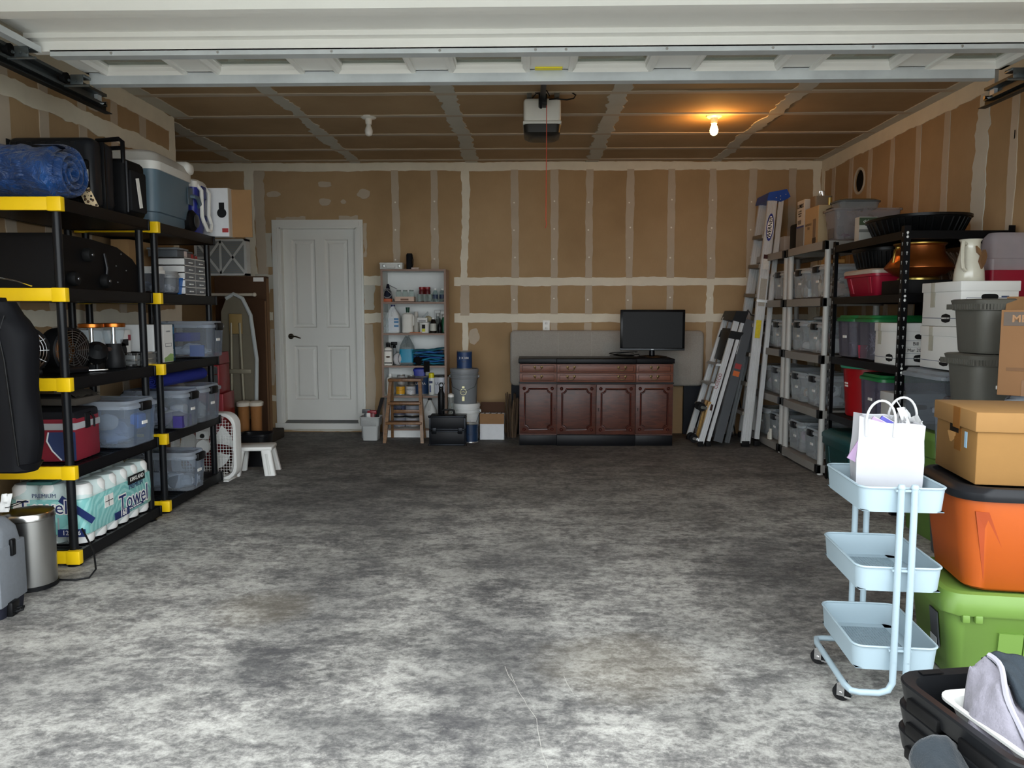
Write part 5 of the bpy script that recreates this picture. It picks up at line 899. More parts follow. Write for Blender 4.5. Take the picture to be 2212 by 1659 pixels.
for i, (xa, xb, y) in enumerate(((-.728, -.378, .02), (-.372, -.002, 0.), (.002, .372, 0.), (.378, .728, .02))):
    d_ = MB().box(xa, y, .112, xb, y + .02, .592, .002).go('door', MAH, sb); a0, a1, b0, b1 = xa + .045, xb - .045, .155, .55; q = .04; pts = []
    def arc(cx, cz, s0): return [(cx + q * math.cos(R(s0 + k * 22.5)), y - .001, cz + q * math.sin(R(s0 + k * 22.5))) for k in range(5)]
    seq = arc(a0, b0, 0) + arc(a0, b1, -90) + arc(a1, b1, 180) + arc(a1, b0, 90)
    MB().tube(seq, .006, 6, closed=True).go('panel_moulding', P('47170e', .3), d_)
    seq2 = [((p[0] - (a0 + a1) / 2) * .93 + (a0 + a1) / 2, p[1], (p[2] - (b0 + b1) / 2) * .955 + (b0 + b1) / 2) for p in seq]; MB().tube(seq2, .003, 5, closed=True).go('inner_bead', DK, d_)
    for cx, cz in ((a0, b0), (a0, b1), (a1, b1), (a1, b0)): MB().at(cx - .004 * (1 if cx == a0 else -1), y, cz, 90).lathe([(.0, .008), (.006, .006), (.008, .002), (.014, .006), (.017, 0)], 14).go('rosette', P('47170e', .3), d_)
    kx = (xb - .02) if i in (0,) else (xa + .02)
    if i != 1: MB().box(kx - .004, y - .001, .335, kx + .004, y + .001, .365).go('keyhole', P('1c0c07', .5), d_)
t = th('television', 'black flat screen television on a swivel stand on the sideboard', 'television', 1.20, 7.62, .836, -3)
MB().box(-.315, -.02, .065, .315, .025, .465, .008).go('housing', P('0a0b0e', .25), t); MB().box(-.29, -.0215, .09, .29, -.019, .44).go('screen', P('020306', .45, na=.02), t); MB().box(-.315, -.022, .065, .315, -.015, .085, .003).go('lower_bezel', P('3c3f42', .35, .5), t); MB().box(-.1, .02, .12, .1, .055, .36, .01).go('back_bulge', BLK, t)
MB().cyl((0, .01, .01), (0, .01, .08), .03, .025, 16).go('neck', P('101216', .3), t); MB().loft([rr(.3, .2, .08, 0, 6), rr(.29, .19, .08, .008, 6), rr(.12, .1, .05, .018, 6)]).go('base', P('101216', .25), t); MB().box(-.012, -.0235, .07, .012, -.0215, .08).go('brand_plate', P('8a8d90', .3, .7), t)
k_ = [(.11 * math.cos(a * 1.0) * (1 + .25 * math.sin(a * .37)) + .02 * math.sin(a * .9), .05 * math.sin(a), .012 + .022 * (1 + math.sin(a * .53 + 1)) * (.6 + .4 * math.sin(a * .21))) for a in [i * .35 for i in range(110)]]
one(MB().tube(k_, .003, 5).tube([(.1, 0, .02), (.16, -.02, .03), (.17, .0, .01)], .004), 'cable_coil', BLK, 'tangled black cable coil on the sideboard top', 'cable', .90, 7.56, .836)
# ---------------------------------------------------------------- ladders leaning on the rack
def stile(t, p0, p1, w, d, mt, name='stile', flutes=3, ax=(0, 1, 0)):
    p0, p1 = Vector(p0), Vector(p1); u = (p1 - p0).normalized(); v = Vector(ax); v = (v - u * v.dot(u)).normalized(); n = u.cross(v); rings = []
    pr_ = [(-w / 2, -d / 2), (-w / 2, d / 2), (w / 2, d / 2), (w / 2, -d / 2)]
    if flutes:
        fr_ = []; 
        for i in range(flutes): a = -w / 2 + w * (i + .12) / flutes; b2 = -w / 2 + w * (i + .88) / flutes; fr_ += [(a, -d / 2), (a + w * .04, -d / 2 - .004), (b2 - w * .04, -d / 2 - .004), (b2, -d / 2)]
        pr_ = [(w / 2, -d / 2), (w / 2, d / 2), (-w / 2, d / 2), (-w / 2, -d / 2)] + fr_
    return MB().loft([[p + v * 0 + n * a * 1.0 + v * b2 for a, b2 in pr_] for p in (p0, p1)]).go(name, mt, t, sm=0)
t = th('platform_ladder', 'folded silver platform ladder with black top leaning on the right', 'ladder', 0, 0, 0)
A0, A1 = Vector((1.625, 7.30, .03)), Vector((1.985, 7.46, 1.22)); B0, B1 = Vector((1.60, 7.72, .03)), Vector((1.965, 7.82, 1.22))
for a, b2, nm in ((A0, A1, 'front_stile'), (B0, B1, 'front_stile')): stile(t, a, b2, .055, .03, ALU, nm, 3)
for a, b2 in ((A0 + Vector((.075, .01, .02)), A1 + Vector((.06, 0, 0))), (B0 + Vector((.075, 0, .02)), B1 + Vector((.06, 0, 0)))): stile(t, a, b2, .032, .025, ALU, 'rear_stile', 2)
for a in (A0, B0, A0 + Vector((.075, .01, .02)), B0 + Vector((.075, 0, .02))): MB().cb(a.x, a.y, 0, .05, .04, .05, .004).go('rubber_foot', RUB, t)
for k in (.28, .46, .62): p, q = A0.lerp(A1, k), B0.lerp(B1, k); MB().at(0, 0, 0).prism([(p.x - .075, p.z), (p.x - .0, p.z - .012), (p.x + .012, p.z + .012), (p.x - .06, p.z + .02)], p.y, q.y).go('step', P('b0b2b2', .35, .8), t)
p, q = A0.lerp(A1, .66), A0.lerp(A1, .9); MB().prism([(p.x - .02, p.z), (p.x + .01, p.z - .01), (q.x + .01, q.z), (q.x - .03, q.z + .02)], 7.47, 7.75).go('folded_platform', P('17181a', .5), t)
MB().prism([(1.93, 1.20), (2.04, 1.17), (2.085, 1.285), (1.965, 1.29)], 7.42, 7.87).go('top_tray', P('101113', .45), t)
p, q = A0.lerp(A1, .84), A0.lerp(A1, .9); MB().prism([(p.x - .04, p.z), (p.x + .09, p.z - .02), (q.x + .085, q.z - .02), (q.x - .035, q.z)], p.y - .03, p.y + .02).go('hinge_bracket', BLK, t); MB().prism([(p.x - .04, p.z), (p.x + .09, p.z - .02), (q.x + .085, q.z - .02), (q.x - .035, q.z)], 7.77, 7.81).go('hinge_bracket', BLK, t)
txt(t, 'COSCO', .045, (1.79, 7.345, .62), mt=P('8a2430', .5), roll=72)
t = th('folding_workbench', 'dark grey folded plank frame leaning beside the platform ladder', 'folding bench', 0, 0, 0)
C0, C1 = Vector((1.785, 7.30, .045)), Vector((2.10, 7.44, 1.20)); GY = P('4a4d51', .45, .3)
stile(t, C0, C1, .085, .035, GY, 'beam', 0); stile(t, C0 + Vector((.005, .36, 0)), C1 + Vector((.005, .36, 0)), .085, .035, GY, 'beam', 0)
MB().loft([[C0 + Vector(v) for v in ((-.02, .02, .05), (.03, .02, .05), (.03, .34, .05), (-.02, .34, .05))], [C1 + Vector(v) for v in ((-.02, .02, 0), (.03, .02, 0), (.03, .34, 0), (-.02, .34, 0))]]).go('deck', P('101114', .5), t)
stile(t, C0.lerp(C1, .72) + Vector((-.035, -.012, 0)), C1 + Vector((-.035, -.012, -.02)), .025, .012, ALU, 'edge_rail', 0)
MB().tube([C1 + Vector(v) for v in ((-.05, 0, 0), (-.06, .0, .04), (-.02, .0, .1), (.01, 0, .05), (.07, 0, .03), (.1, 0, -.03))], .006).go('handle_cord', BLK, t)
for k, c in ((.62, '9a2a2a'), (.56, 'c8601e')): p = C0.lerp(C1, k); MB().at(p.x, p.y - .019, p.z, 0, 14).box(-.03, -.002, -.025, .03, .001, .025).go('sticker', P(c, .5), t)
t = th('dark_ladder', 'black-stepped grey ladder standing behind the tall ladder', 'ladder', 0, 0, 0)
for y in (7.52, 7.90): stile(t, (1.93, y, .0), (2.16, y, 1.15), .05, .025, P('75787a', .4, .7), 'stile', 2)
for k in (.18, .40, .60, .80): x, z = 1.93 + .23 * k, 1.15 * k; MB().prism([(x - .04, z), (x + .03, z), (x + .03, z + .03), (x - .04, z + .02)], 7.52, 7.90).go('step', P('1b1b1d', .55), t); MB().cyl((x + .02, 7.54, z), (x + .09, 7.7, z - .16), .006, n=6).go('brace', BLK, t)
t = th('step_ladder', 'tall aluminium step ladder with blue top leaning on the grey rack', 'ladder', 0, 0, 0)
D0, D1 = Vector((2.05, 7.305, .03)), Vector((2.285, 7.46, 2.34)); E0, E1 = Vector((2.04, 7.88, .03)), Vector((2.30, 7.78, 2.36))
stile(t, D0, D1, .088, .028, ALU, 'front_stile', 4); stile(t, E0, E1, .088, .028, ALU, 'front_stile', 4)
stile(t, D0 + Vector((.115, .03, .04)), D1 + Vector((.085, .01, -.01)), .045, .025, ALU, 'rear_stile', 2); stile(t, E0 + Vector((.115, -.03, .04)), E1 + Vector((.095, 0, -.01)), .045, .025, ALU, 'rear_stile', 2)
for a in (D0, E0, D0 + Vector((.115, .03, 0)), E0 + Vector((.115, -.03, 0))): MB().cb(a.x, a.y, 0, .075 if a in (D0, E0) else .05, .04, .055, .004).go('rubber_foot', RUB, t)
for k in range(7):
    f = .12 + k * .121; p, q = D0.lerp(D1, f), E0.lerp(E1, f); MB().loft([[p + Vector(v) for v in ((-.06, 0, -.01), (.03, 0, -.02), (.035, 0, .015), (-.055, 0, .025))], [q + Vector(v) for v in ((-.06, 0, -.01), (.03, 0, -.02), (.035, 0, .015), (-.055, 0, .025))]]).go('step', P('7d776e', .5, .5), t, sm=0)
p = Vector((2.42, 0, 2.37)); MB().prism([(2.225, 2.325), (2.245, 2.40), (2.41, 2.43), (2.445, 2.36), (2.41, 2.335), (2.36, 2.315), (2.29, 2.325)], 7.43, 7.81).go('top_cap', P('16439a', .4), t)
for x, z in ((2.31, 2.35), (2.35, 2.365), (2.40, 2.38), (2.35, 2.335)): MB().ball(x, 7.428, z, .006).go('rivet', CHR, t)
ang = math.degrees(math.atan2(2.31, .235)); yaw = 0
p = D0.lerp(D1, .885); m = Matrix.Translation((p.x, p.y - .021, p.z)) @ Euler((R(-4), R(90 - ang), 0)).to_matrix().to_4x4()
def onst(mb, name, mt): o = mb.go(name, mt, t); o.matrix_local = m; return o
onst(MB().prism([(.034 * math.cos(a), .13 * math.sin(a) * abs(math.sin(a)) ** .15) for a in [2 * math.pi * i / 28 for i in range(28)]], -.002, .0), 'brand_oval', P('1d2a7c', .45)); onst(MB().prism([(.026 * math.cos(a), .105 * math.sin(a)) for a in [2 * math.pi * i / 28 for i in range(28)]], -.003, -.001), 'brand_oval_inner', LBL)
o = txt(t, 'WERNER', .05, (0, 0, 0), mt=INK, bold=.001); o.matrix_local = m @ Matrix.Translation((0, -.0034, 0)) @ Euler((R(90), R(-90), 0)).to_matrix().to_4x4()
for f, a, b2, c in ((.735, .028, .05, 'c9c7c0'), (.765, .028, .02, '3a1c1c'), (.62, .03, .13, '9b968b'), (.50, .0, .0, 'b6b6b0')):
    if a: p = D0.lerp(D1, f); m = Matrix.Translation((p.x, p.y - .021, p.z)) @ Euler((R(-4), R(90 - ang), 0)).to_matrix().to_4x4(); onst(MB().box(-a, -.002, -b2, a, 0, b2), 'safety_label', P(c, .6, na=.3, ns=60))
p = D0.lerp(D1, .47); m = Matrix.Translation((p.x - .005, p.y - .021, p.z)) @ Euler((R(-4), R(90 - ang), 0)).to_matrix().to_4x4(); onst(MB().box(-.024, -.002, -.085, .024, 0, .085), 'warning_label', P('d0bd18', .5, na=.35, ns=45))
p = D0.lerp(D1, .585); m = Matrix.Translation((p.x, p.y - .018, p.z)) @ Euler((R(-4), R(90 - ang), 0)).to_matrix().to_4x4(); onst(MB().box(-.05, -.006, -.012, .16, 0, .016, .002), 'spreader', GALV)
t = th('furniture_dolly', 'wooden furniture dolly with black casters standing on edge', 'dolly', 1.60, 7.45, 0, 0, ry=13)
OK2 = WOOD('8a6526', 'b98f43', .5, (4, 4, 25), sc=2)
for y in (-.12, .0): MB().box(.0, y, .05, .03, y + .045, .44, .004).go('rail', OK2, t)
for z in (.08, .36): MB().box(.03, -.13, z, .05, .3, z + .06, .003).go('cross_slat', P('3a2119', .6), t)
for y in (-.1, .02):
    for z in (.06, .37):
        MB().at(-.045, y, z).cyl((0, -.014, 0), (0, .014, 0), .04, n=18).go('caster_wheel', RUB, t); MB().at(-.045, y, z).cyl((0, -.022, 0), (0, .022, 0), .014).box(-.004, -.02, -.012, .05, -.015, .014).box(-.004, .015, -.012, .05, .02, .014).go('caster_fork', CHR, t)
# ---------------------------------------------------------------- grey plastic racks on the right
GR = P('8b8882', .55, na=.07); GPT = P('b3b2ad', .45, na=.06)
def rack_right(label, y0):
    t = th('grey_rack', label, 'shelf rack', 2.25, y0, 0, 0, 'grey plastic racks along the right wall'); L_, D_ = .90, .46
    for z in (.08, .51, .94, 1.385, 1.82):
        n = 12; A = [(-.012 * math.sin(math.pi * i / n), L_ * i / n) for i in range(n + 1)]
        k = MB().box(.0, .005, z - .02, D_, L_ - .005, z - .004).box(D_ - .018, 0, z - .06, D_, L_, z).box(0, 0, z - .06, D_, .018, z).box(0, L_ - .018, z - .06, D_, L_, z)
        k.loft([[(x, y, z - .062) for x, y in A], [(x, y, z) for x, y in A], [(x + .02, y, z) for x, y in A], [(x + .02, y, z - .062) for x, y in A], [(x, y, z - .062) for x, y in A]], False, False, closed=False); sh = k.go('shelf', GR, t, sm=30)
        for y in (.0, L_ - .055): MB().box(-.004, y, z - .064, .03, y + .055, z + .002, .003).go('corner_clip', BLK, sh)
    for px in (.035, D_ - .04):
        for py in (.032, L_ - .032): MB().cyl((px, py, 0), (px, py, 1.80), .024, n=14).go('post', GPT, t)
rack_right('near grey plastic shelf rack beside the black metal rack', 6.0); rack_right('far grey plastic shelf rack behind the tall ladder', 6.955)
PAL = [('b9b4b0', 'dcd9d4', '8a878a', 'b08e7a', '62666e'), ('8a949e', 'c2c8cc', '55606c', 'e4e4e0'), ('c9c6c2', '928e8e', 'e2deda', 'a88e9a', '6b7078'), ('b89c88', 'ddd4c8', '8e8078', 'b2afb0')]
sh_n = ('lowest', 'fourth', 'third', 'second'); zz = (.082, .512, .942, 1.387)
for ri, (y0, rn) in enumerate(((6.0, 'near'), (6.955, 'far'))):
    for si in range(4):
        for ti in range(2):
            y = y0 + (.245 if ti == 0 else .645); w = .375 if ti == 0 else .36
            tote('clear latch tote on %s shelf of %s grey rack, %s side' % (sh_n[si], rn, 'nearer' if ti == 0 else 'farther'), 2.475, y, zz[si], -90, w, .40, .255 + .008 * ((si + ti) % 2), PAL[(ri * 3 + si + ti * 2) % 4], 40 + ri * 10 + si * 2 + ti, lid='d5dadd', body='d0d4d6', a=.4, group='clear totes on the grey racks', full=.85, nl=6, ends=False,
                 clabel='mixed goods in the %s shelf tote of the %s grey rack, %s side' % (sh_n[si], rn, 'nearer' if ti == 0 else 'farther'))
one(MB().cyl((0, 0, 0), (0, 0, .1), .016, .014).lathe([(.02, 0), (.02, .05), (.008, .07), (.008, .085)], 12, 0, .03), 'glue_bottle', P('c9c6ba', .4), 'small cream bottle standing at the front of the lowest far shelf', 'bottle', 2.268, 7.24, .082)
one(MB().ball(0, 0, 0, .1, .17, .022, 16, .25, 3), 'wrapped_packet', CLEAR('c2c4c3', .6), 'flat crinkled plastic packet on the third shelf totes', 'packet', 2.40, 6.30, 1.225)
one(MB().prism([(-.13, .0), (.13, .0), (.13, .02), (.05, .07), (-.02, .07), (-.08, .025), (-.13, .025)], -.04, .04, 'y').box(-.02, -.045, .03, .03, .045, .055), 'wooden_sander', P('a9793c', .6), 'tan wooden sanding block holder on the second shelf totes', 'sander', 2.36, 6.13, 1.652, 90)
# top of the near grey rack
t = th('clear_bin', 'large clear bin with pink cloth on top of near grey rack', 'storage tote', 2.56, 6.10, 1.822)
MB().bin([(.004, .44, .19, .025), (.012, .45, .2, .03), (.225, .50, .235, .03), (.226, .53, .25, .035), (.24, .53, .25, .035), (.239, .5, .235, .03)], 4, c1=False).go('body', CLEAR('b4b2b4', .5), t); MB().box(-.235, -.06, .02, -.232, .06, .17, .001).go('front_panel', CLEAR('8a8686', .6), t); MB().box(-.262, -.05, .235, -.235, .05, .252, .004).go('latch', BLK, t)
one(lump(71, .36, .15, .1, 5, .02), 'packed_contents', CLUT(('7d4a66', '8f8088', 'a89aa0'), 5), 'pink and grey cloth inside the large clear bin', 'contents', 2.56, 6.10, 1.824, kind='stuff')
t = th('clear_lidded_tub', 'shallow clear tub with smoky lid on the large clear bin', 'storage tote', 2.51, 6.12, 2.064); MB().bin([(0, .30, .18, .05), (.05, .32, .2, .05)], 5, c1=False).go('body', CLEAR('b4b6b6', .5), t); MB().bin([(.05, .34, .22, .06), (.062, .34, .22, .06), (.075, .28, .17, .06)], 5, c0=False).go('lid', CLEAR('6e7678', .75), t)
t = cbox('appliance_carton', 'tall white carton with bold black lettering on the grey rack', 'box', 2.40, 6.72, 1.822, -90, .17, .2, .40, P('b9b4aa', .6, na=.05)); MB().box(-.0875, -.102, .17, .0875, -.1, .185).go('blue_band', P('1a2f77', .5), t); MB().box(-.0875, -.1015, 0, .0875, -.1, .17).go('grey_panel', P('6f6d69', .6), t); txt(t, 'LUMEX', .045, (0, -.102, .35), mt=INK, bold=.001)
txt(t, 'Low Back\nAdjustable\nComfort', .02, (-.01, -.102, .29), mt=INK); MB().box(-.06, -.102, .2, .02, -.1005, .235).go('printed_lines', P('6a6660', .6), t); txt(t, 'LUMEX', .03, (.0875, 0, .36), 'right', INK); MB().box(.085, -.07, .17, .0865, .05, .19).go('blue_band', P('1a2f77', .5), t)
t = cbox('beverage_tub_carton', 'tan carton with a drinks tub picture beside the clear bin', 'box', 2.38, 6.40, 1.822, -90, .30, .2, .30, P('a08a68', .7, na=.06)); txt(t, 'BEVERAGE\nTUB', .03, (-.06, -.102, .15), mt=P('5c4c36', .6)); MB().box(.04, -.102, .05, .1, -.1005, .2, .001).go('printed_picture', P('6b5a48', .6), t); MB().at(.07, -.1, .03, 90).lathe([(.0, 0), (.04, 0), (.04, .0015), (.0, .0015)], 14).go('printed_picture', P('3c3630', .6), t)
t = th('metal_canister', 'brass-lidded brown canister resting on the tan carton', 'canister', 2.36, 6.42, 2.124); MB().bin([(0, .14, .12, .015), (.085, .14, .12, .015)], 3).go('box', P('6b5c48', .6), t); MB().lathe([(.02, .0), (.02, .07)], 14, .05, -.05).go('tube', P('b09a5a', .3, .8), t); MB().tube([(-.04, -.05, .08), (-.035, -.05, .12), (-.01, -.05, .12), (-.005, -.05, .08)], .004).tube([(-.02, -.04, .08), (-.015, -.04, .125), (.01, -.04, .125), (.015, -.04, .08)], .004).go('wire_clip', CHR, t)
one(MB().box(-.05, -.09, 0, .05, .09, .24, .02), 'dark_bag', P('1a1917', .8, na=.5, ns=30), 'dark patterned bag behind the ladder on the grey rack', 'bag', 2.40, 7.05, 1.822)
one(MB().box(-.12, -.18, 0, .12, .18, .16, .004), 'clear_box', P('8a8178', .5), 'plain grey-brown box at the far end of grey rack top', 'box', 2.48, 7.5, 1.822)
# ---------------------------------------------------------------- black steel rack
BS_ = P('0d0e11', .4, .4, na=.1)
br = th('steel_rack', 'black boltless steel rack with slotted posts along the right wall', 'shelf rack', 2.275, 4.80, 0)
RD_, RL = .66, 1.10
for z in (.51, .94, 1.385, 1.77):
    s_ = MB().box(.01, .01, z - .012, RD_ - .01, RL - .01, z).go('shelf_board', P('1b1815', .8), br)
    for a in ((0, 0, z - .05, RD_, .012, z), (0, RL - .012, z - .05, RD_, RL, z), (0, 0, z - .05, .012, RL, z), (RD_ - .012, 0, z - .05, RD_, RL, z)): MB().box(*a).go('beam', BS_, s_)
HL = P('d9dad8', .4)
for px, sx in ((0, 1), (RD_, -1)):
    for py, sy in ((0, 1), (RL, -1)):
        p_ = MB().prism([(px - sx * .002, py - sy * .002), (px + sx * .038, py - sy * .002), (px + sx * .038, py + sy * .001), (px + sx * .001, py + sy * .001), (px + sx * .001, py + sy * .038), (px - sx * .002, py + sy * .038)], 0, 1.80, 'z').go('post', BS_, br, sm=0)
        if px == 0:
            q = MB()
            for i in range(30):
                z = .1 + i * .057
                if sy > 0: q.cyl((px + .018, py - .0022, z), (px + .018, py - .0034, z), .006, n=8).box(px + .0155, py - .0034, z - .016, px + .0205, py - .0022, z - .004)
                q.cyl((px - .0022, py + sy * .018, z), (px - .0034, py + sy * .018, z), .006, n=8).box(px - .0034, py + sy * .018 - .0025, z - .016, px - .0022, py + sy * .018 + .0025, z - .004)
            o = q.go('keyhole_slot', P('8f9190', .5), p_); o['kind'] = 'stuff'
            b_ = MB()
            for z in (.51, .94, 1.385, 1.77):
                for dz in (-.038, -.012):
                    if sy > 0: b_.ball(px + .018, py - .004, z + dz, .008, .004, .008, 8)
            if b_.v: o = b_.go('bolt_head', HL, p_); o['kind'] = 'stuff'
# top: oval tray; below it a ribbed basket
def oval(lab, x, y, z, w, d, h, name, rz=0):
    t = th(name, lab, 'tray', x, y, z, rz); m = P('0b0c0d', .35, na=.2); f = lambda k, zz_: [(w * k * .5 * math.copysign(abs(math.cos(a)) ** .8, math.cos(a)), d * k * .5 * math.copysign(abs(math.sin(a)) ** .8, math.sin(a)), zz_) for a in [2 * math.pi * i / 40 for i in range(40)]]
    MB().loft([f(.8, 0), f(.82, .005), f(.96, h * .85), f(1., h * .86), f(1., h), f(.97, h), f(.8, .012)]).go('shell', m, t)
    for i in range(40):
        a = 2 * math.pi * (i + .5) / 40; p0, p1 = Vector(f(.83, .01)[i]), Vector(f(.95, h * .8)[i]); MB().cyl(p0, p1, .006, n=5).go('rib', m, t)
    return t
oval('wide black oval plastic tray on top of the black steel rack', 2.54, 5.20, 1.772, .56, .72, .115, 'oval_tray'); oval('black ribbed oval basket on the red bin below the top', 2.50, 5.52, 1.575, .42, .5, .14, 'oval_basket')
t = cbox('green_label_carton', 'small white and green printed carton behind the oval tray', 'box', 2.44, 5.74, 1.772, 0, .13, .08, .19, P('b8bab4', .6)); MB().box(-.066, -.042, .13, .066, -.04, .185).go('green_band', P('34452c', .6), t); txt(t, 'cielo', .03, (-.01, -.043, .157), mt=LBL); MB().box(-.066, -.0415, .08, .066, -.0402, .1).go('printed_lines', P('7a7c78', .6), t)
one(MB().box(-.09, -.04, 0, .09, .04, .17, .004), 'yellow_green_carton', P('8d9848', .6), 'yellow-green scalloped carton behind the oval tray', 'box', 2.60, 5.76, 1.772)
# second shelf: red bin, copper pot, wicker
def bin2(lab, x, y, z, rz, w, d, h, bm_, lm, lh=.02, name='storage_bin', cat='storage tote', latch=None, dome=0, ribs=True, sm=40):
    t = th(name, lab, cat, x, y, z, rz)
    MB().bin([(0, w * .8, d * .8, .03), (.01, w * .83, d * .83, .035), (h * .8, w * .93, d * .93, .04), (h * .82, w * .98, d * .98, .045), (h, w * .98, d * .98, .045)], 4).go('body', bm_, t)
    if lm: MB().bin([(h - .012, w, d, .05), (h + lh * .5, w, d, .05), (h + lh, w * .96, d * .96, .05), (h + lh + dome, w * .86, d * .86, .06)], 4).go('lid', lm, t)
    if ribs:
        for sx in (-1, 1):
            for yy in (-1,): MB().loft([rr(.05, .012, .004, .02, 2, sx * w * .27, -d * .415), rr(.05, .012, .004, h * .78, 2, sx * w * .3, -d * .465)]).go('rib', bm_, t)
    if latch:
        for sx in (-1, 1): MB().box(sx * w / 2 - .015, -.05, h - .04, sx * w / 2 + .02, .05, h + .015, .008).go('handle', latch, t)
    return t
bin2('red bin with pale lid on second shelf of steel rack', 2.54, 5.56, 1.387, -90, .54, .45, .165, P('9c1530', .4), P('b3a89a', .5), .02)
one(MB().box(-.2, -.15, 0, .2, .15, .09, .004), 'black_case', P('0b0b0d', .6), 'flat black case under the copper pot', 'case', 2.52, 5.03, 1.387)
t = th('copper_pot', 'large hammered copper pot with brass rim and foot', 'pot', 2.50, 5.06, 1.479); CP = P('9a5526', .34, .75, na=.25, ns=14, bp=.25, bs=40)
MB().lathe([(.11, .022), (.15, .035), (.205, .075), (.205, .085), (.17, .13), (.145, .175), (.142, .215), (.155, .23), (.14, .23), (.13, .17), (.001, .06)], 36).go('bowl', CP, t); MB().lathe([(.125, 0), (.125, .012), (.105, .024)], 30).go('foot_ring', P('a3904e', .3, .9), t); MB().lathe([(.157, .226), (.157, .234), (.14, .234)], 36, c0=False, c1=False).go('rim', P('a98a45', .3, .9), t)
MB().tube([(-.15, -.04, .2), (-.18, -.05, .19), (-.185, -.05, .15), (-.19, -.05, .11)], .008).ball(-.16, -.045, .205, .018, n=8).go('handle', P('a98a45', .3, .9), t)
t = th('wicker_bundle', 'bundle of dark dried stems behind the copper pot', 'dried stems', 2.76, 5.06, 1.387); rnd = random.Random(9)
for i in range(14): x, y = rnd.uniform(-.06, .06), rnd.uniform(-.06, .06); MB().tube([(x * .5, y * .5, 0), (x, y, .12), (x * 1.4 - .03, y * 1.3, .22), (x * 1.6 - .07, y, .27)], .005, 5).go('stem', P('4a3626', .8), t)
# third shelf: two green-lidded totes and a small file box
tote('clear tote of craft supplies with green lid on third shelf', 2.52, 5.71, .942, -90, .30, .46, .31, ('8b7a86', 'b9aeb0', '6d5f74', '9c5560', 'd0cac8'), 81, lid='1c6b38', body='9a98a4', a=.4, latch=None, lida=1, full=.7); tote('clear tote of white mesh and red cups with green lid', 2.52, 5.38, .942, -90, .32, .46, .31, ('c9cad0', '9a9aa4', 'a83a4c', '6e6c78'), 82, lid='1c6b38', body='9a98a4', a=.36, latch=None, lida=1, full=.6, sticker=False)
g = MB(); rnd = random.Random(3)
for i in range(60):
    a = [rnd.uniform(-1, 1) for _ in range(6)]; g.tube([(a[0] * .08, a[1] * .09, .1 + a[2] * .08), (a[3] * .085, a[4] * .09, .1 + a[5] * .085), (a[1] * .07, a[0] * .09, .1 + a[3] * .08)], .0022, 4)
one(g, 'mesh_ball', P('dadbe0', .5), 'crumpled white mesh inside the green-lidded tote', 'mesh', 2.40, 5.32, .96, kind='stuff')
one(MB().lathe([(.025, 0), (.034, .09), (.032, .09), (.024, .004)], 14, c1=False), 'red_cup', P('a8304a', .4), 'red plastic cup inside the green-lidded tote', 'cup', 2.335, 5.46, .955)
WB = P('d6d6d2', .6, na=.04)
def file_box(lab, x, y, z, rz, w, d, h, txts=(), brand=True, wm=WB, tape=True, label_lines=True):
    t = th('file_box', lab, 'file box', x, y, z, rz)
    MB().cb(0, 0, 0, w, d, h - .02, .003).go('carton', wm, t); MB().box(-w / 2 - .006, -d / 2 - .006, h - .055, w / 2 + .006, d / 2 + .006, h, .004).go('lid', wm, t); f = -d / 2 - .001
    MB().prism([(a * .045, h - .085 + b2 * .016) for a, b2 in [(math.copysign(abs(math.cos(q)) ** .4, math.cos(q)), math.sin(q)) for q in [2 * math.pi * i / 24 for i in range(24)]]], f - .0005, f + .002).go('hand_hole', P('111111', .9), t)
    if label_lines:
        L2 = P('3c4a66', .6); k = MB()
        for a in ((-w * .4, .075, w * .42, .0765), (-w * .4, .115, w * .42, .1165), (-w * .4, .155, w * .42, .1565)): k.box(a[0], f, a[1], a[2], f + .001, a[3])
        k.box(-w * .4, f, .075, -w * .4 + .0015, f + .001, .156).box(w * .42 - .0015, f, .075, w * .42, f + .001, .156).box(w * .2, f, .157, w * .33, f + .001, .166).go('printed_form', L2, t)
    if brand:
        def badge(x_, yy, face):
            oc = [(-.045, .008), (-.038, -.0), (0, -.006), (.038, 0), (.045, .008), (.045, .03), (.038, .038), (0, .044), (-.038, .038), (-.045, .03)]
            if face == 'front': MB().prism([(x_ + a, .025 + b2) for a, b2 in oc], yy - .001, yy + .001).go('brand_badge', INK, t); txt(t, 'BANKERS BOX', .0125, (x_, yy - .0015, .044), mt=LBL)
            else: MB().prism([(yy + a, .025 + b2) for a, b2 in oc], x_ - .001, x_ + .001, 'x').go('brand_badge', INK, t); txt(t, 'BANKERS BOX', .0125, (x_ - .0015, yy, .044), 'left', LBL)
        badge(0, f, 'front'); badge(-w / 2 - .001, -.06, 'left'); MB().box(-w / 2, f, .043, w / 2, f + .0008, .046).box(-w / 2 - .001, -d / 2, .043, -w / 2 + .0005, d / 2, .046).go('printed_stripe', P('3c4a66', .6), t)
    for i, s_ in enumerate(txts): txt(t, s_, .03, (-w * .12, f - .0012, .135 - i * .04), mt=INK)
    if tape: MB().box(-w / 2 - .0075, .06, h - .14, -w / 2 - .0005, .1, h - .0, .001).go('packing_tape', CLEAR('d0cec6', .35), t)
    return t
file_box('small white file box behind the slotted post on third shelf', 2.445, 5.02, .942, 0, .31, .3, .265, ('Bill', 'Mar 202'), True)
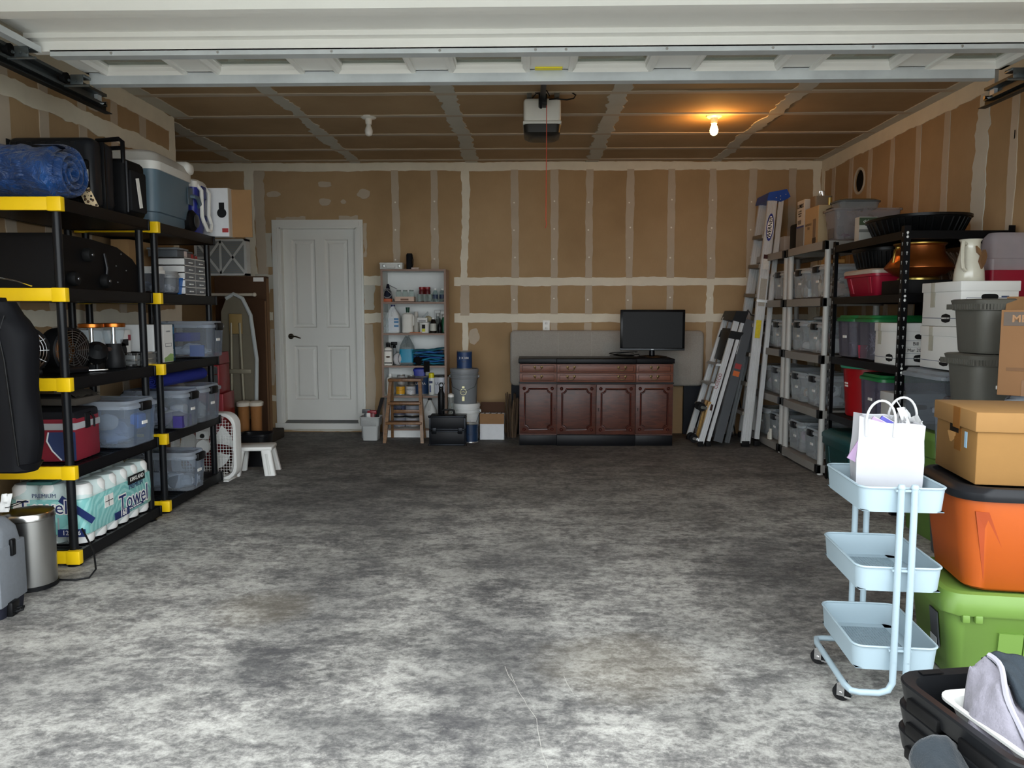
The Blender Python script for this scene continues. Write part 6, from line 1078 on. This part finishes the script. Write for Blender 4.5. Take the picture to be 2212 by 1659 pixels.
# fourth shelf: red tub, green-lidded tote, file boxes
t = th('red_tub', 'tall red round tub with green lid on lower steel shelf', 'tub', 2.50, 5.70, .512, 0); MB().lathe([(.15, 0), (.16, .01), (.185, .35), (.19, .352), (.19, .365)], 28).go('body', P('960f16', .3), t); MB().lathe([(.2, .355), (.205, .36), (.205, .375), (.19, .385), (.001, .39)], 28).go('lid', P('3c9a78', .4), t); MB().at(-.178, -.02, .22, 0, -4, 0).box(-.002, -.025, 0, .001, .025, .012).box(-.002, -.025, .02, .001, .025, .032).go('name_sticker', LBL, t)
tote('clear tote of grey fabric with green lid on lower steel shelf', 2.53, 5.27, .512, -90, .36, .46, .345, ('6f6d80', '8e8b98', 'b6b4bb', '4d4b60'), 84, lid='1c6b38', body='8f8ca0', a=.42, latch=None, lida=1, full=.8)
file_box('white file box on lower steel shelf behind the paper bag', 2.46, 4.98, .512, 0, .31, .2, .25, (), False, P('b9bab8', .6), False); 
# dark green lidded tote under the rack
t = bin2('dark green lidded tote with red handles under the steel rack', 2.49, 5.62, 0, -90, .60, .52, .345, P('123f40', .4), P('14484a', .35), .03, latch=P('8e1a28', .4), dome=.02)
# ---------------------------------------------------------------- stacks in front of the steel rack
bin2('tall olive green bin under the brown-filled clear tote', 2.44, 4.38, 0, 0, .5, .42, .585, P('4f6b2c', .45), P('567432', .45), .03, ribs=False)
tote('clear tote of dried brown flowers under the file boxes', 2.43, 4.38, .617, 0, .48, .46, .335, ('8a6a50', 'a3825f', '6b4c3c', 'b09678', '7d4038'), 86, lid='b9c0c6', body='a7adb4', a=.2, full=.95, csc=14, clabel='dried brown flowers packed under the file boxes')
file_box('lower white file box with handwriting, under another file box', 2.457, 4.40, .955, 0, .305, .40, .24, ('MORRIS', 'Mortgage')); file_box('upper white file box carrying the ceramic pitcher', 2.457, 4.40, 1.197, 0, .305, .40, .245, ())
t = th('ceramic_pitcher', 'white glazed pitcher with brown leaf decoration on the file box', 'pitcher', 2.485, 4.46, 1.443, -20)
MB().lathe([(.075, 0), (.08, .01), (.076, .06), (.062, .13), (.05, .19), (.05, .225), (.06, .24), (.052, .238), (.04, .19), (.001, .1)], 30).go('body', P('c9c6b6', .22, na=.12, ns=12, coat=.5), t); MB().tube([(-.03, -.04, .215), (-.045, -.065, .22), (-.05, -.075, .19), (-.05, -.09, .12), (-.045, -.09, .08), (-.03, -.07, .065)], .011).go('handle', P('c9c6b6', .22, coat=.5), t)
MB().at(.04, -.035, .12, 0, 10, 40).prism([(0, -.05), (.018, -.01), (.02, .03), (.0, .06), (-.014, .03), (-.02, -.01)], -.03, -.012).go('leaf_relief', P('6b4c30', .5), t); MB().at(.03, -.05, .17, 0, -30, 30).prism([(0, -.03), (.012, 0), (.0, .035), (-.012, 0)], -.012, .0).go('leaf_relief', P('7a5a3a', .5), t)
cbox('tall_carton', 'plain tall carton hidden beside the file boxes under the red bin', 'box', 2.835, 4.70, 0, 0, .25, .14, 1.05, CARD2)
t = th('red_lidded_bin', 'crimson bin with tall frosted lid at the right wall', 'storage tote', 2.835, 4.70, 1.052); MB().bin([(0, .25, .14, .02), (.47, .262, .15, .02), (.49, .27, .155, .02)], 4).go('body', P('94102c', .4), t); MB().bin([(.47, .28, .165, .025), (.535, .28, .165, .025), (.54, .262, .15, .03), (.66, .25, .14, .04), (.69, .21, .1, .04)], 4).go('lid', CLEAR('c9c0c4', .62), t)
for i, (z, lab) in enumerate(((.80, 'lower ribbed-rim grey bin beside the lettered moving carton'), (1.072, 'upper ribbed-rim grey bin stacked beside the lettered moving carton'))):
    t = th('grey_tub', lab, 'bin', 2.325 - .02 * (1 - i), 3.92, z, 0, 'ribbed-rim grey bins'); m = P('57564f', .5)
    MB().bin([(0, .25, .25, .06), (.01, .26, .26, .06), (.21, .29, .29, .06), (.212, .31, .31, .07)], 5).go('body', m, t); MB().bin([(.212, .315, .315, .07), (.245, .32, .32, .07), (.262, .33, .33, .07), (.268, .31, .31, .07)], 5).go('lid', m, t)
    for k in range(20): MB().box(-.15 + k * .0155, -.162, .216, -.142 + k * .0155, -.156, .243).go('rim_rib', m, t); MB().box(-.162, -.15 + k * .0155, .216, -.156, -.142 + k * .0155, .243).go('rim_rib', m, t)
    MB().box(-.04, -.143, .1, .02, -.138, .118, .001).go('name_sticker', LBL, t)
tote('clear tote with black latch carrying the grey ribbed bins', 2.34, 3.92, .47, 0, .46, .36, .325, ('77736e', 'a39e98'), 88, full=.7, clabel='grey goods inside the tote under the ribbed bins'); bin2('dark grey floor tote under the clear latch tote', 2.34, 3.92, 0, 0, .48, .40, .44, P('3c3f42', .5), P('2c2e30', .5), .02, ribs=False)
t = th('moving_carton', 'brown moving carton with grey lettering and orange mark, flaps open', 'box', 2.385, 3.47, .905, -34); CB2 = P('805c3b', .88, na=.1, ns=5)
MB().cb(0, 0, 0, .50, .3, .38, .003).go('carton', CB2, t); MB().at(0, .146, .38, -50).box(-.25, -.0, 0, .25, .004, .1).go('front_flap', P('8d6843', .88), t); None
MB().box(-.24, -.152, .31, .0, -.15, .37).go('grey_panel', P('5c5148', .8), t); txt(t, 'MEDIUM', .045, (-.125, -.1525, .34), mt=P('977250', .8), bold=.001); MB().box(-.12, -.152, .14, .0, -.15, .25).go('orange_mark', P('b3542c', .7), t); MB().box(-.22, -.152, .11, .05, -.15, .125).go('printed_line', P('6b4c30', .8), t); MB().box(-.16, -.153, 0.0, -.1, -.15, .07).go('packing_tape', P('76522f', .4), t)
tote('clear tote supporting the brown moving carton', 2.43, 3.49, .56, -34, .50, .32, .343, ('8a8680', 'b5b1aa'), 89, full=.7, clabel='pale goods inside the tote under the moving carton'); bin2('black floor tote under the moving carton stack', 2.43, 3.49, 0, -34, .52, .36, .53, P('15161a', .5), P('0e0f12', .5), .025, ribs=False)
# ---------------------------------------------------------------- foreground right: green and orange totes, brown file box
a8 = -8; gx, gy = 1.715, 2.70
LG_ = P('66863a', .45, na=.06)
def place(lx, ly, rz, fx, fy): c, s_ = math.cos(R(rz)), math.sin(R(rz)); return fx + lx * c - ly * s_, fy + lx * s_ + ly * c
fx, fy = 1.395, 2.545
cx, cy = place(.31, .215, a8, fx, fy)
t = th('green_tote', 'lime green storage tote under the orange tote', 'storage tote', cx, cy, 0, a8)
MB().bin([(0, .50, .34, .04), (.01, .52, .36, .05), (.255, .575, .405, .055), (.26, .585, .415, .055)], 5).go('body', LG_, t); MB().bin([(.255, .61, .425, .06), (.262, .62, .435, .06), (.305, .62, .435, .06), (.33, .60, .415, .06), (.334, .56, .375, .05), (.328, .55, .365, .05)], 5).go('lid', LG_, t)
for sx in (-.24, -.2, .2, .24): MB().box(sx - .012, -.222, .235, sx + .012, -.2, .262, .004).go('lid_lug', LG_, t)
for a, b2 in ((-.13, -.055), (-.05, .05), (.055, .13)): MB().loft([[(a, -.187, .02), (b2, -.187, .02), (b2, -.175, .02), (a, -.175, .02)], [(a, -.207, .2), (b2, -.207, .2), (b2, -.19, .2), (a, -.19, .2)]]).go('front_panel', LG_, t)
MB().at(-.283, -.07, .16, 0, -6, 0).box(-.002, -.035, -.065, .002, .035, .065).go('product_label', P('4a4d52', .5), t); o = txt(t, 'ULTRA', .018, (-.2875, -.07, .2), 'left', LBL); MB().at(-.2855, -.07, .13, 0, -6).box(-.001, -.028, -.03, .001, .028, .0).go('bar_code', P('b9bbbd', .5), t)
OR_ = P('ac4d0c', .45, na=.06)
cx, cy = place(.325, .22, -9, 1.40, 2.53)
t = th('orange_tote', 'bright orange storage tote with black lid under the cardboard box', 'storage tote', cx, cy, .336, -9)
def orr(w, d, z, k): # body with scooped corners
    return [(x * (1 - k * (1 if abs(abs(x) - w * .36) < w * .1 else 0)), y * (1 - k * .9 * (1 if abs(x) > w * .24 and abs(x) < w * .44 else 0)), z) for x, y, _ in [(p[0], p[1], 0) for p in rr(w, d, .07, 0, 6)]]
MB().bin([(0, .48, .32, .06), (.012, .51, .345, .06), (.29, .585, .415, .08), (.315, .59, .42, .08), (.34, .59, .42, .08)], 6).go('body', OR_, t)
for sx in (-1, 1): MB().loft([[(sx * .10, -.172, .015), (sx * .20, -.172, .015), (sx * .20, -.16, .015), (sx * .10, -.16, .015)], [(sx * .21, -.207, .28), (sx * .25, -.205, .28), (sx * .25, -.19, .28), (sx * .21, -.19, .28)]]).go('corner_flute', P('963906', .45), t)
MB().bin([(.318, .62, .45, .1), (.328, .63, .455, .1), (.345, .63, .455, .1), (.36, .60, .43, .1), (.362, .56, .39, .09), (.35, .55, .38, .09)], 6).go('lid', P('1b1c1f', .38), t)
cx, cy = place(.175, .19, -9, 1.482, 2.56)
t = th('cardboard_file_box', 'weathered cardboard file box with lid on the orange tote', 'box', cx, cy, .70, -9); CT = P('85602f', .85, na=.13, ns=6, bp=.25, bs=30)
MB().cb(0, 0, 0, .345, .37, .22, .004).go('carton', CT, t); MB().box(-.182, -.194, .178, .182, .194, .245, .004).go('lid', P('8c6738', .85, na=.1), t)
MB().box(-.1835, -.06, .17, -.1825, .0, .244).box(-.174, -.055, .09, -.1728, .005, .17).go('packing_tape', P('8a5a26', .25), t); MB().box(-.1745, -.03, .15, -.1725, .05, .178).go('hand_hole', P('1a120a', .9), t); MB().at(-.177, .02, .14, 0, -14, 8).box(-.001, -.025, -.03, .002, .025, .01).go('torn_flap', P('b98a52', .8), t)
MB().box(-.1745, -.105, .11, -.1727, -.085, .165).go('bar_sticker', P('9fc4dd', .5), t); MB().box(.085, -.187, .05, .16, -.1852, .178).go('orange_print', P('d4562c', .6), t); txt(t, 'THE PLACE\nAVAILABLE', .018, (.115, -.1875, .033), mt=P('d4562c', .6)); MB().tube([(.07, -.1875, .13), (.085, -.1875, .06), (.1, -.1875, .055)], .0015, 4).tube([(.07, -.1875, .13), (.12, -.1875, .14)], .0015, 4).tube([(.075, -.1875, .1), (.12, -.1875, .105)], .0012, 4).go('printed_drawing', INK, t)
# ---------------------------------------------------------------- pale blue cart
CT_ = P('98aab3', .4, na=.03)
MESH = None
def perforated():
    m, nt, b, N, L = base('perforated_metal'); b.inputs['Base Color'].default_value = lin('b5ccd6'); b.inputs['Roughness'].default_value = .4
    return m
t = th('utility_cart', 'pale blue three-tier metal utility cart on casters', 'cart', 1.04, 2.40, 0, -5)
cw, cdp = .262, .385
for zr in (.21, .47, .726):
    R3 = lambda z, k: rr(cw - k, cdp - k, .035, z, 5, cw / 2, cdp / 2)
    tr = MB().loft([R3(zr - .078, .012), R3(zr, 0), R3(zr, .004), R3(zr - .076, .016)], False, False).go('tray_wall', CT_, t)
    MB().tube([(x, y, z) for x, y, z in R3(zr, .0)], .0042, 6, closed=True).go('rolled_rim', CT_, tr)
    fl2 = MB(); n1, n2 = 26, 38
    for i in range(n1): x = .012 + (cw - .024) * i / (n1 - 1); fl2.box(x - .0022, .012, zr - .077, x + .0022, cdp - .012, zr - .0745)
    for j in range(n2): y = .012 + (cdp - .024) * j / (n2 - 1); fl2.box(.012, y - .0022, zr - .0772, cw - .012, y + .0022, zr - .0747)
    o = fl2.go('mesh_floor', P('7d8f98', .4), tr, sm=0); o['kind'] = 'stuff'; MB().box(.008, .008, zr - .0772, .045, cdp - .008, zr - .074).box(cw - .045, .008, zr - .0772, cw - .008, cdp - .008, zr - .074).box(.008, .008, zr - .0772, cw - .008, .04, zr - .074).box(.008, cdp - .04, zr - .0772, cw - .008, cdp - .008, zr - .074).go('floor_border', CT_, tr)
for yy, bend in ((-.014, -1), (cdp + .014, 1)):
    for k, xx in enumerate((.115, .155)):
        top = .732; pts = [(xx, yy, top), (xx, yy, .16)]
        MB().tube(pts, .0105, 10).go('post', CT_, t); MB().lathe([(.012, 0), (.0125, .006), (.009, .013), (.001, .015)], 12, xx, yy, top - .004).go('post_cap', CT_, t)
    for zr in (.21, .47, .726): MB().box(.1, min(yy, yy - bend * .012), zr - .008, .17, max(yy, yy - bend * .012), zr - .001).go('clamp', CT_, t)
for xx, sx in ((.115, -1), (.155, 1)):
    ox = xx + sx * .13; pts = [(xx, -.014, .17), (xx, -.014, .1), (xx + sx * .012, -.014, .075), (xx + sx * .04, -.014, .064), (ox - sx * .03, -.014, .064), (ox - sx * .008, -.006, .064), (ox, .03, .064), (ox, cdp - .03, .064), (ox - sx * .008, cdp + .006, .064), (ox - sx * .03, cdp + .014, .064), (xx + sx * .04, cdp + .014, .064), (xx + sx * .012, cdp + .014, .075), (xx, cdp + .014, .1), (xx, cdp + .014, .17)]
    MB().tube(pts, .0105, 10).go('base_tube', CT_, t)
    for yy in (.06, cdp - .06):
        c = MB().at(ox - sx * .0, yy, .027, 0, 0, 30 * sx).cyl((0, -.011, 0), (0, .011, 0), .027, n=18).go('caster_wheel', RUB, t); MB().at(ox, yy, .027, 0, 0, 30 * sx).box(-.012, -.017, -.008, .012, -.013, .034).box(-.012, .013, -.008, .012, .017, .034).cyl((0, 0, .03), (0, 0, .036), .018).cyl((0, -.02, 0), (0, .02, 0), .006).box(.012, -.012, -.014, .032, .012, -.008).go('caster_fork', CHR, t)
# white paper shopping bag with papers
t = th('paper_bag', 'white paper shopping bag with twisted handles in the cart top', 'paper bag', 1.205, 2.60, .655, -14)
PB = P('aaaaae', .65, na=.04, ns=5, bp=.8, bs=11)
def bagring(w, d, z, pinch, sk): 
    pts = []
    for sx, sy, n_ in ((-1, -1, 6), (1, -1, 5), (1, 1, 6), (-1, 1, 5)):
        nx, ny = (1, -1) if (sx, sy) == (-1, -1) else (1, 1) if (sx, sy) == (1, -1) else (-1, 1) if (sx, sy) == (1, 1) else (-1, -1)
        for k in range(n_):
            f = k / n_; x = (sx + (nx - sx) * f) * w / 2; y = (sy + (ny - sy) * f) * d / 2
            if n_ == 5: x -= math.copysign(pinch * math.sin(math.pi * f), x)
            q = .008 * noise.noise(Vector((x * 18, y * 18, z * 12 + sk))); pts.append((x + q, y + q, z + (.018 * noise.noise(Vector((x * 8, y * 8, 3))) - .03 * (x / w) if z > .2 else 0)))
    return pts
MB().loft([bagring(.20, .12, 0, 0, 0), bagring(.205, .125, .06, .004, 1), bagring(.205, .13, .13, .01, 2), bagring(.2, .13, .2, .016, 3), bagring(.2, .125, .262, .02, 4), bagring(.192, .118, .258, .02, 4), bagring(.19, .11, .05, .0, 0)], True, False).go('bag_shell', PB, t, sm=25)
for yy, dx_ in ((-.065, -.03), (.06, .06)): MB().tube([(dx_ - .045, yy, .21)] + [(dx_ - .003 - .044 * math.cos(math.pi * k / 14), yy - .01 * math.sin(math.pi * k / 14), .262 + .068 * math.sin(math.pi * k / 14)) for k in range(15)] + [(dx_ + .038, yy, .21)], .0042, 7).go('twisted_handle', P('b8b8b8', .6), t)
for lab, x, y, ry, c, w in (('lilac booklet sticking out of the white paper bag', 1.185, 2.60, 28, 'a88cae', .07), ('violet-blue hardback book in the white paper bag', 1.215, 2.61, 30, '3f3a9c', .07)): 
    t = th('booklet', lab, 'book', x, y, .825, -14, rx=0, ry=ry); MB().box(-w, -.004, -.09, w, .006, .075, .001).go('cover', P(c, .4), t); MB().box(-w + .003, -.002, -.088, w - .004, .004, .0765).go('pages', P('d9d6dc', .7), t)
g = MB(); rnd = random.Random(12)
for i in range(16): 
    x, y, z = rnd.uniform(-.03, .04), rnd.uniform(-.03, .03), rnd.uniform(0, .07); g.at(x, y, z, rnd.uniform(-40, 40), rnd.uniform(-50, 50), rnd.uniform(0, 180)).prism([(-.012, -.02), (.014, -.012), (.016, .02), (-.006, .026)], -.0006, .0006)
g.M = Matrix(); g.tube([(-.03, 0, .02), (-.025, 0, .07), (-.045, .0, .1)], .002)
one(g, 'tissue_scraps', P('b5b5b5', .7), 'torn white tissue scraps at the paper bag mouth', 'tissue', 1.275, 2.60, .88, kind='stuff', sm=0)
# ---------------------------------------------------------------- nested black totes with towels, lower right
BK2 = P('141517', .38, na=.1, bp=.1, bs=60)
bx0, by0, rz0 = .822, 1.715, 9
for i in range(3):
    z = .45 - i * .055; w, d = .52, .40; cx, cy = place(w / 2, -d / 2, rz0, bx0, by0)
    t = th('nested_black_tote', ('top black tote of the nested stack at lower right', 'middle black tote of the nested stack, only its rim showing', 'bottom black tote of the nested stack standing on the ground')[i], 'storage tote', cx, cy, z, rz0, 'nested black totes'); bot = -.445 + i * .11 if i else -.33
    bot = -(z - .0) + .0 + (2 - i) * .03
    MB().bin([(bot, w * .74, d * .70, .05), (-.07, w * .86, d * .84, .06), (-.045, w * .9, d * .88, .06), (-.042, w * .97, d * .96, .06), (0, w, d, .065), (.004, w * .985, d * .98, .06), (.0, w * .9, d * .87, .05), (-.05, w * .86, d * .83, .05), (bot + .012, w * .7, d * .66, .05)], 6).go('shell', BK2, t)
    for yy in (-.08, .08): MB().box(-w / 2 - .003, yy - .05, -.05, -w / 2 + .02, yy + .05, -.022, .004).go('rim_slot', P('060607', .6), t)
    if i == 0: MB().box(-w * .37, d / 2 - .026, .0035, -w * .27, d / 2 - .01, .0055).go('rim_slot', P('050506', .6), t)
cx, cy = place(.25, -.2, rz0, bx0, by0)
t = th('white_tray', 'shallow white plastic tray inside the top black tote', 'tray', cx, cy, .375, rz0); MB().bin([(0, .30, .22, .03), (.05, .33, .25, .03), (.052, .36, .28, .04), (.058, .36, .28, .04), (.052, .32, .24, .03), (.01, .28, .2, .03)], 5).go('shell', P('dcdcd8', .35, na=.03), t); MB().box(-.15, -.03, .008, .15, -.022, .03, .002).go('ridge', P('d5d5d1', .35), t)
def towel(name, lab, mt, fn, hem=None):
    t = th(name, lab, 'towel', 0, 0, 0); m = MB().grid(40, 44, fn); o = m.go('cloth', mt, t, sm=180); s_ = o.modifiers.new('thickness', 'SOLIDIFY'); s_.thickness = .012
    if hem: MB().tube(hem, .006, 6).go('hem', P('8f8d96', .8), t)
LV = P('79767f', .95, na=.25, ns=60, bp=1.0, bs=200, sh=.1); DG = P('262c31', .95, na=.25, ns=45, bp=1.0, bs=260, sh=.2)
def lav(u, v): # hump at the back, falling towards the near rim
    xl, xr = .945 - .115 * u, 1.04 + .10 * u; x = xl + (xr - xl) * v; y = 1.63 - .27 * u + .01 * math.sin(v * 9)
    h_ = .525 - .25 * u ** 1.35 - .10 * (1 - u) * (abs(v - .42) * 2) ** 2 - .07 * max(0, 1 - v * 5) ** 2 + .017 * math.sin(v * 15 + u * 3 + 1) * (.35 + u) + .014 * noise.noise(Vector((u * 7, v * 9, 2))) + .004 * noise.noise(Vector((u * 40, v * 40, 2))); return (x + .006 * math.sin(u * 14), y, h_)
towel('lavender_towel', 'pale lavender bath towel draped over the nested black totes', LV, lav, [lav(u, .47)[0:2] + (lav(u, .47)[2] + .012,) for u in [i / 20 for i in range(21)]])
def dk1(u, v): a = math.pi * (v * 1.25 - .12); return (.84 + .03 * u + .052 * math.cos(a) * (1 - .3 * u) - .02, 1.50 - .28 * u, .375 - .16 * u + .05 * math.sin(a) + .008 * noise.noise(Vector((u * 9, v * 9, 4))))
towel('charcoal_towel', 'charcoal towel hanging over the left rim of black tote', DG, dk1)
def dk2(u, v): return (1.02 + .24 * u, 1.70 - .28 * v - .05 * u, .495 - .03 * v - .07 * u * v + .022 * math.sin(u * 8 + v * 6) + .012 * noise.noise(Vector((u * 7, v * 7, 6))) - .10 * max(0, v - .6))
towel('slate_towel', 'dark slate towel heaped beside the lavender towel', P('2b3238', .95, na=.25, ns=45, bp=1.0, bs=260), dk2)
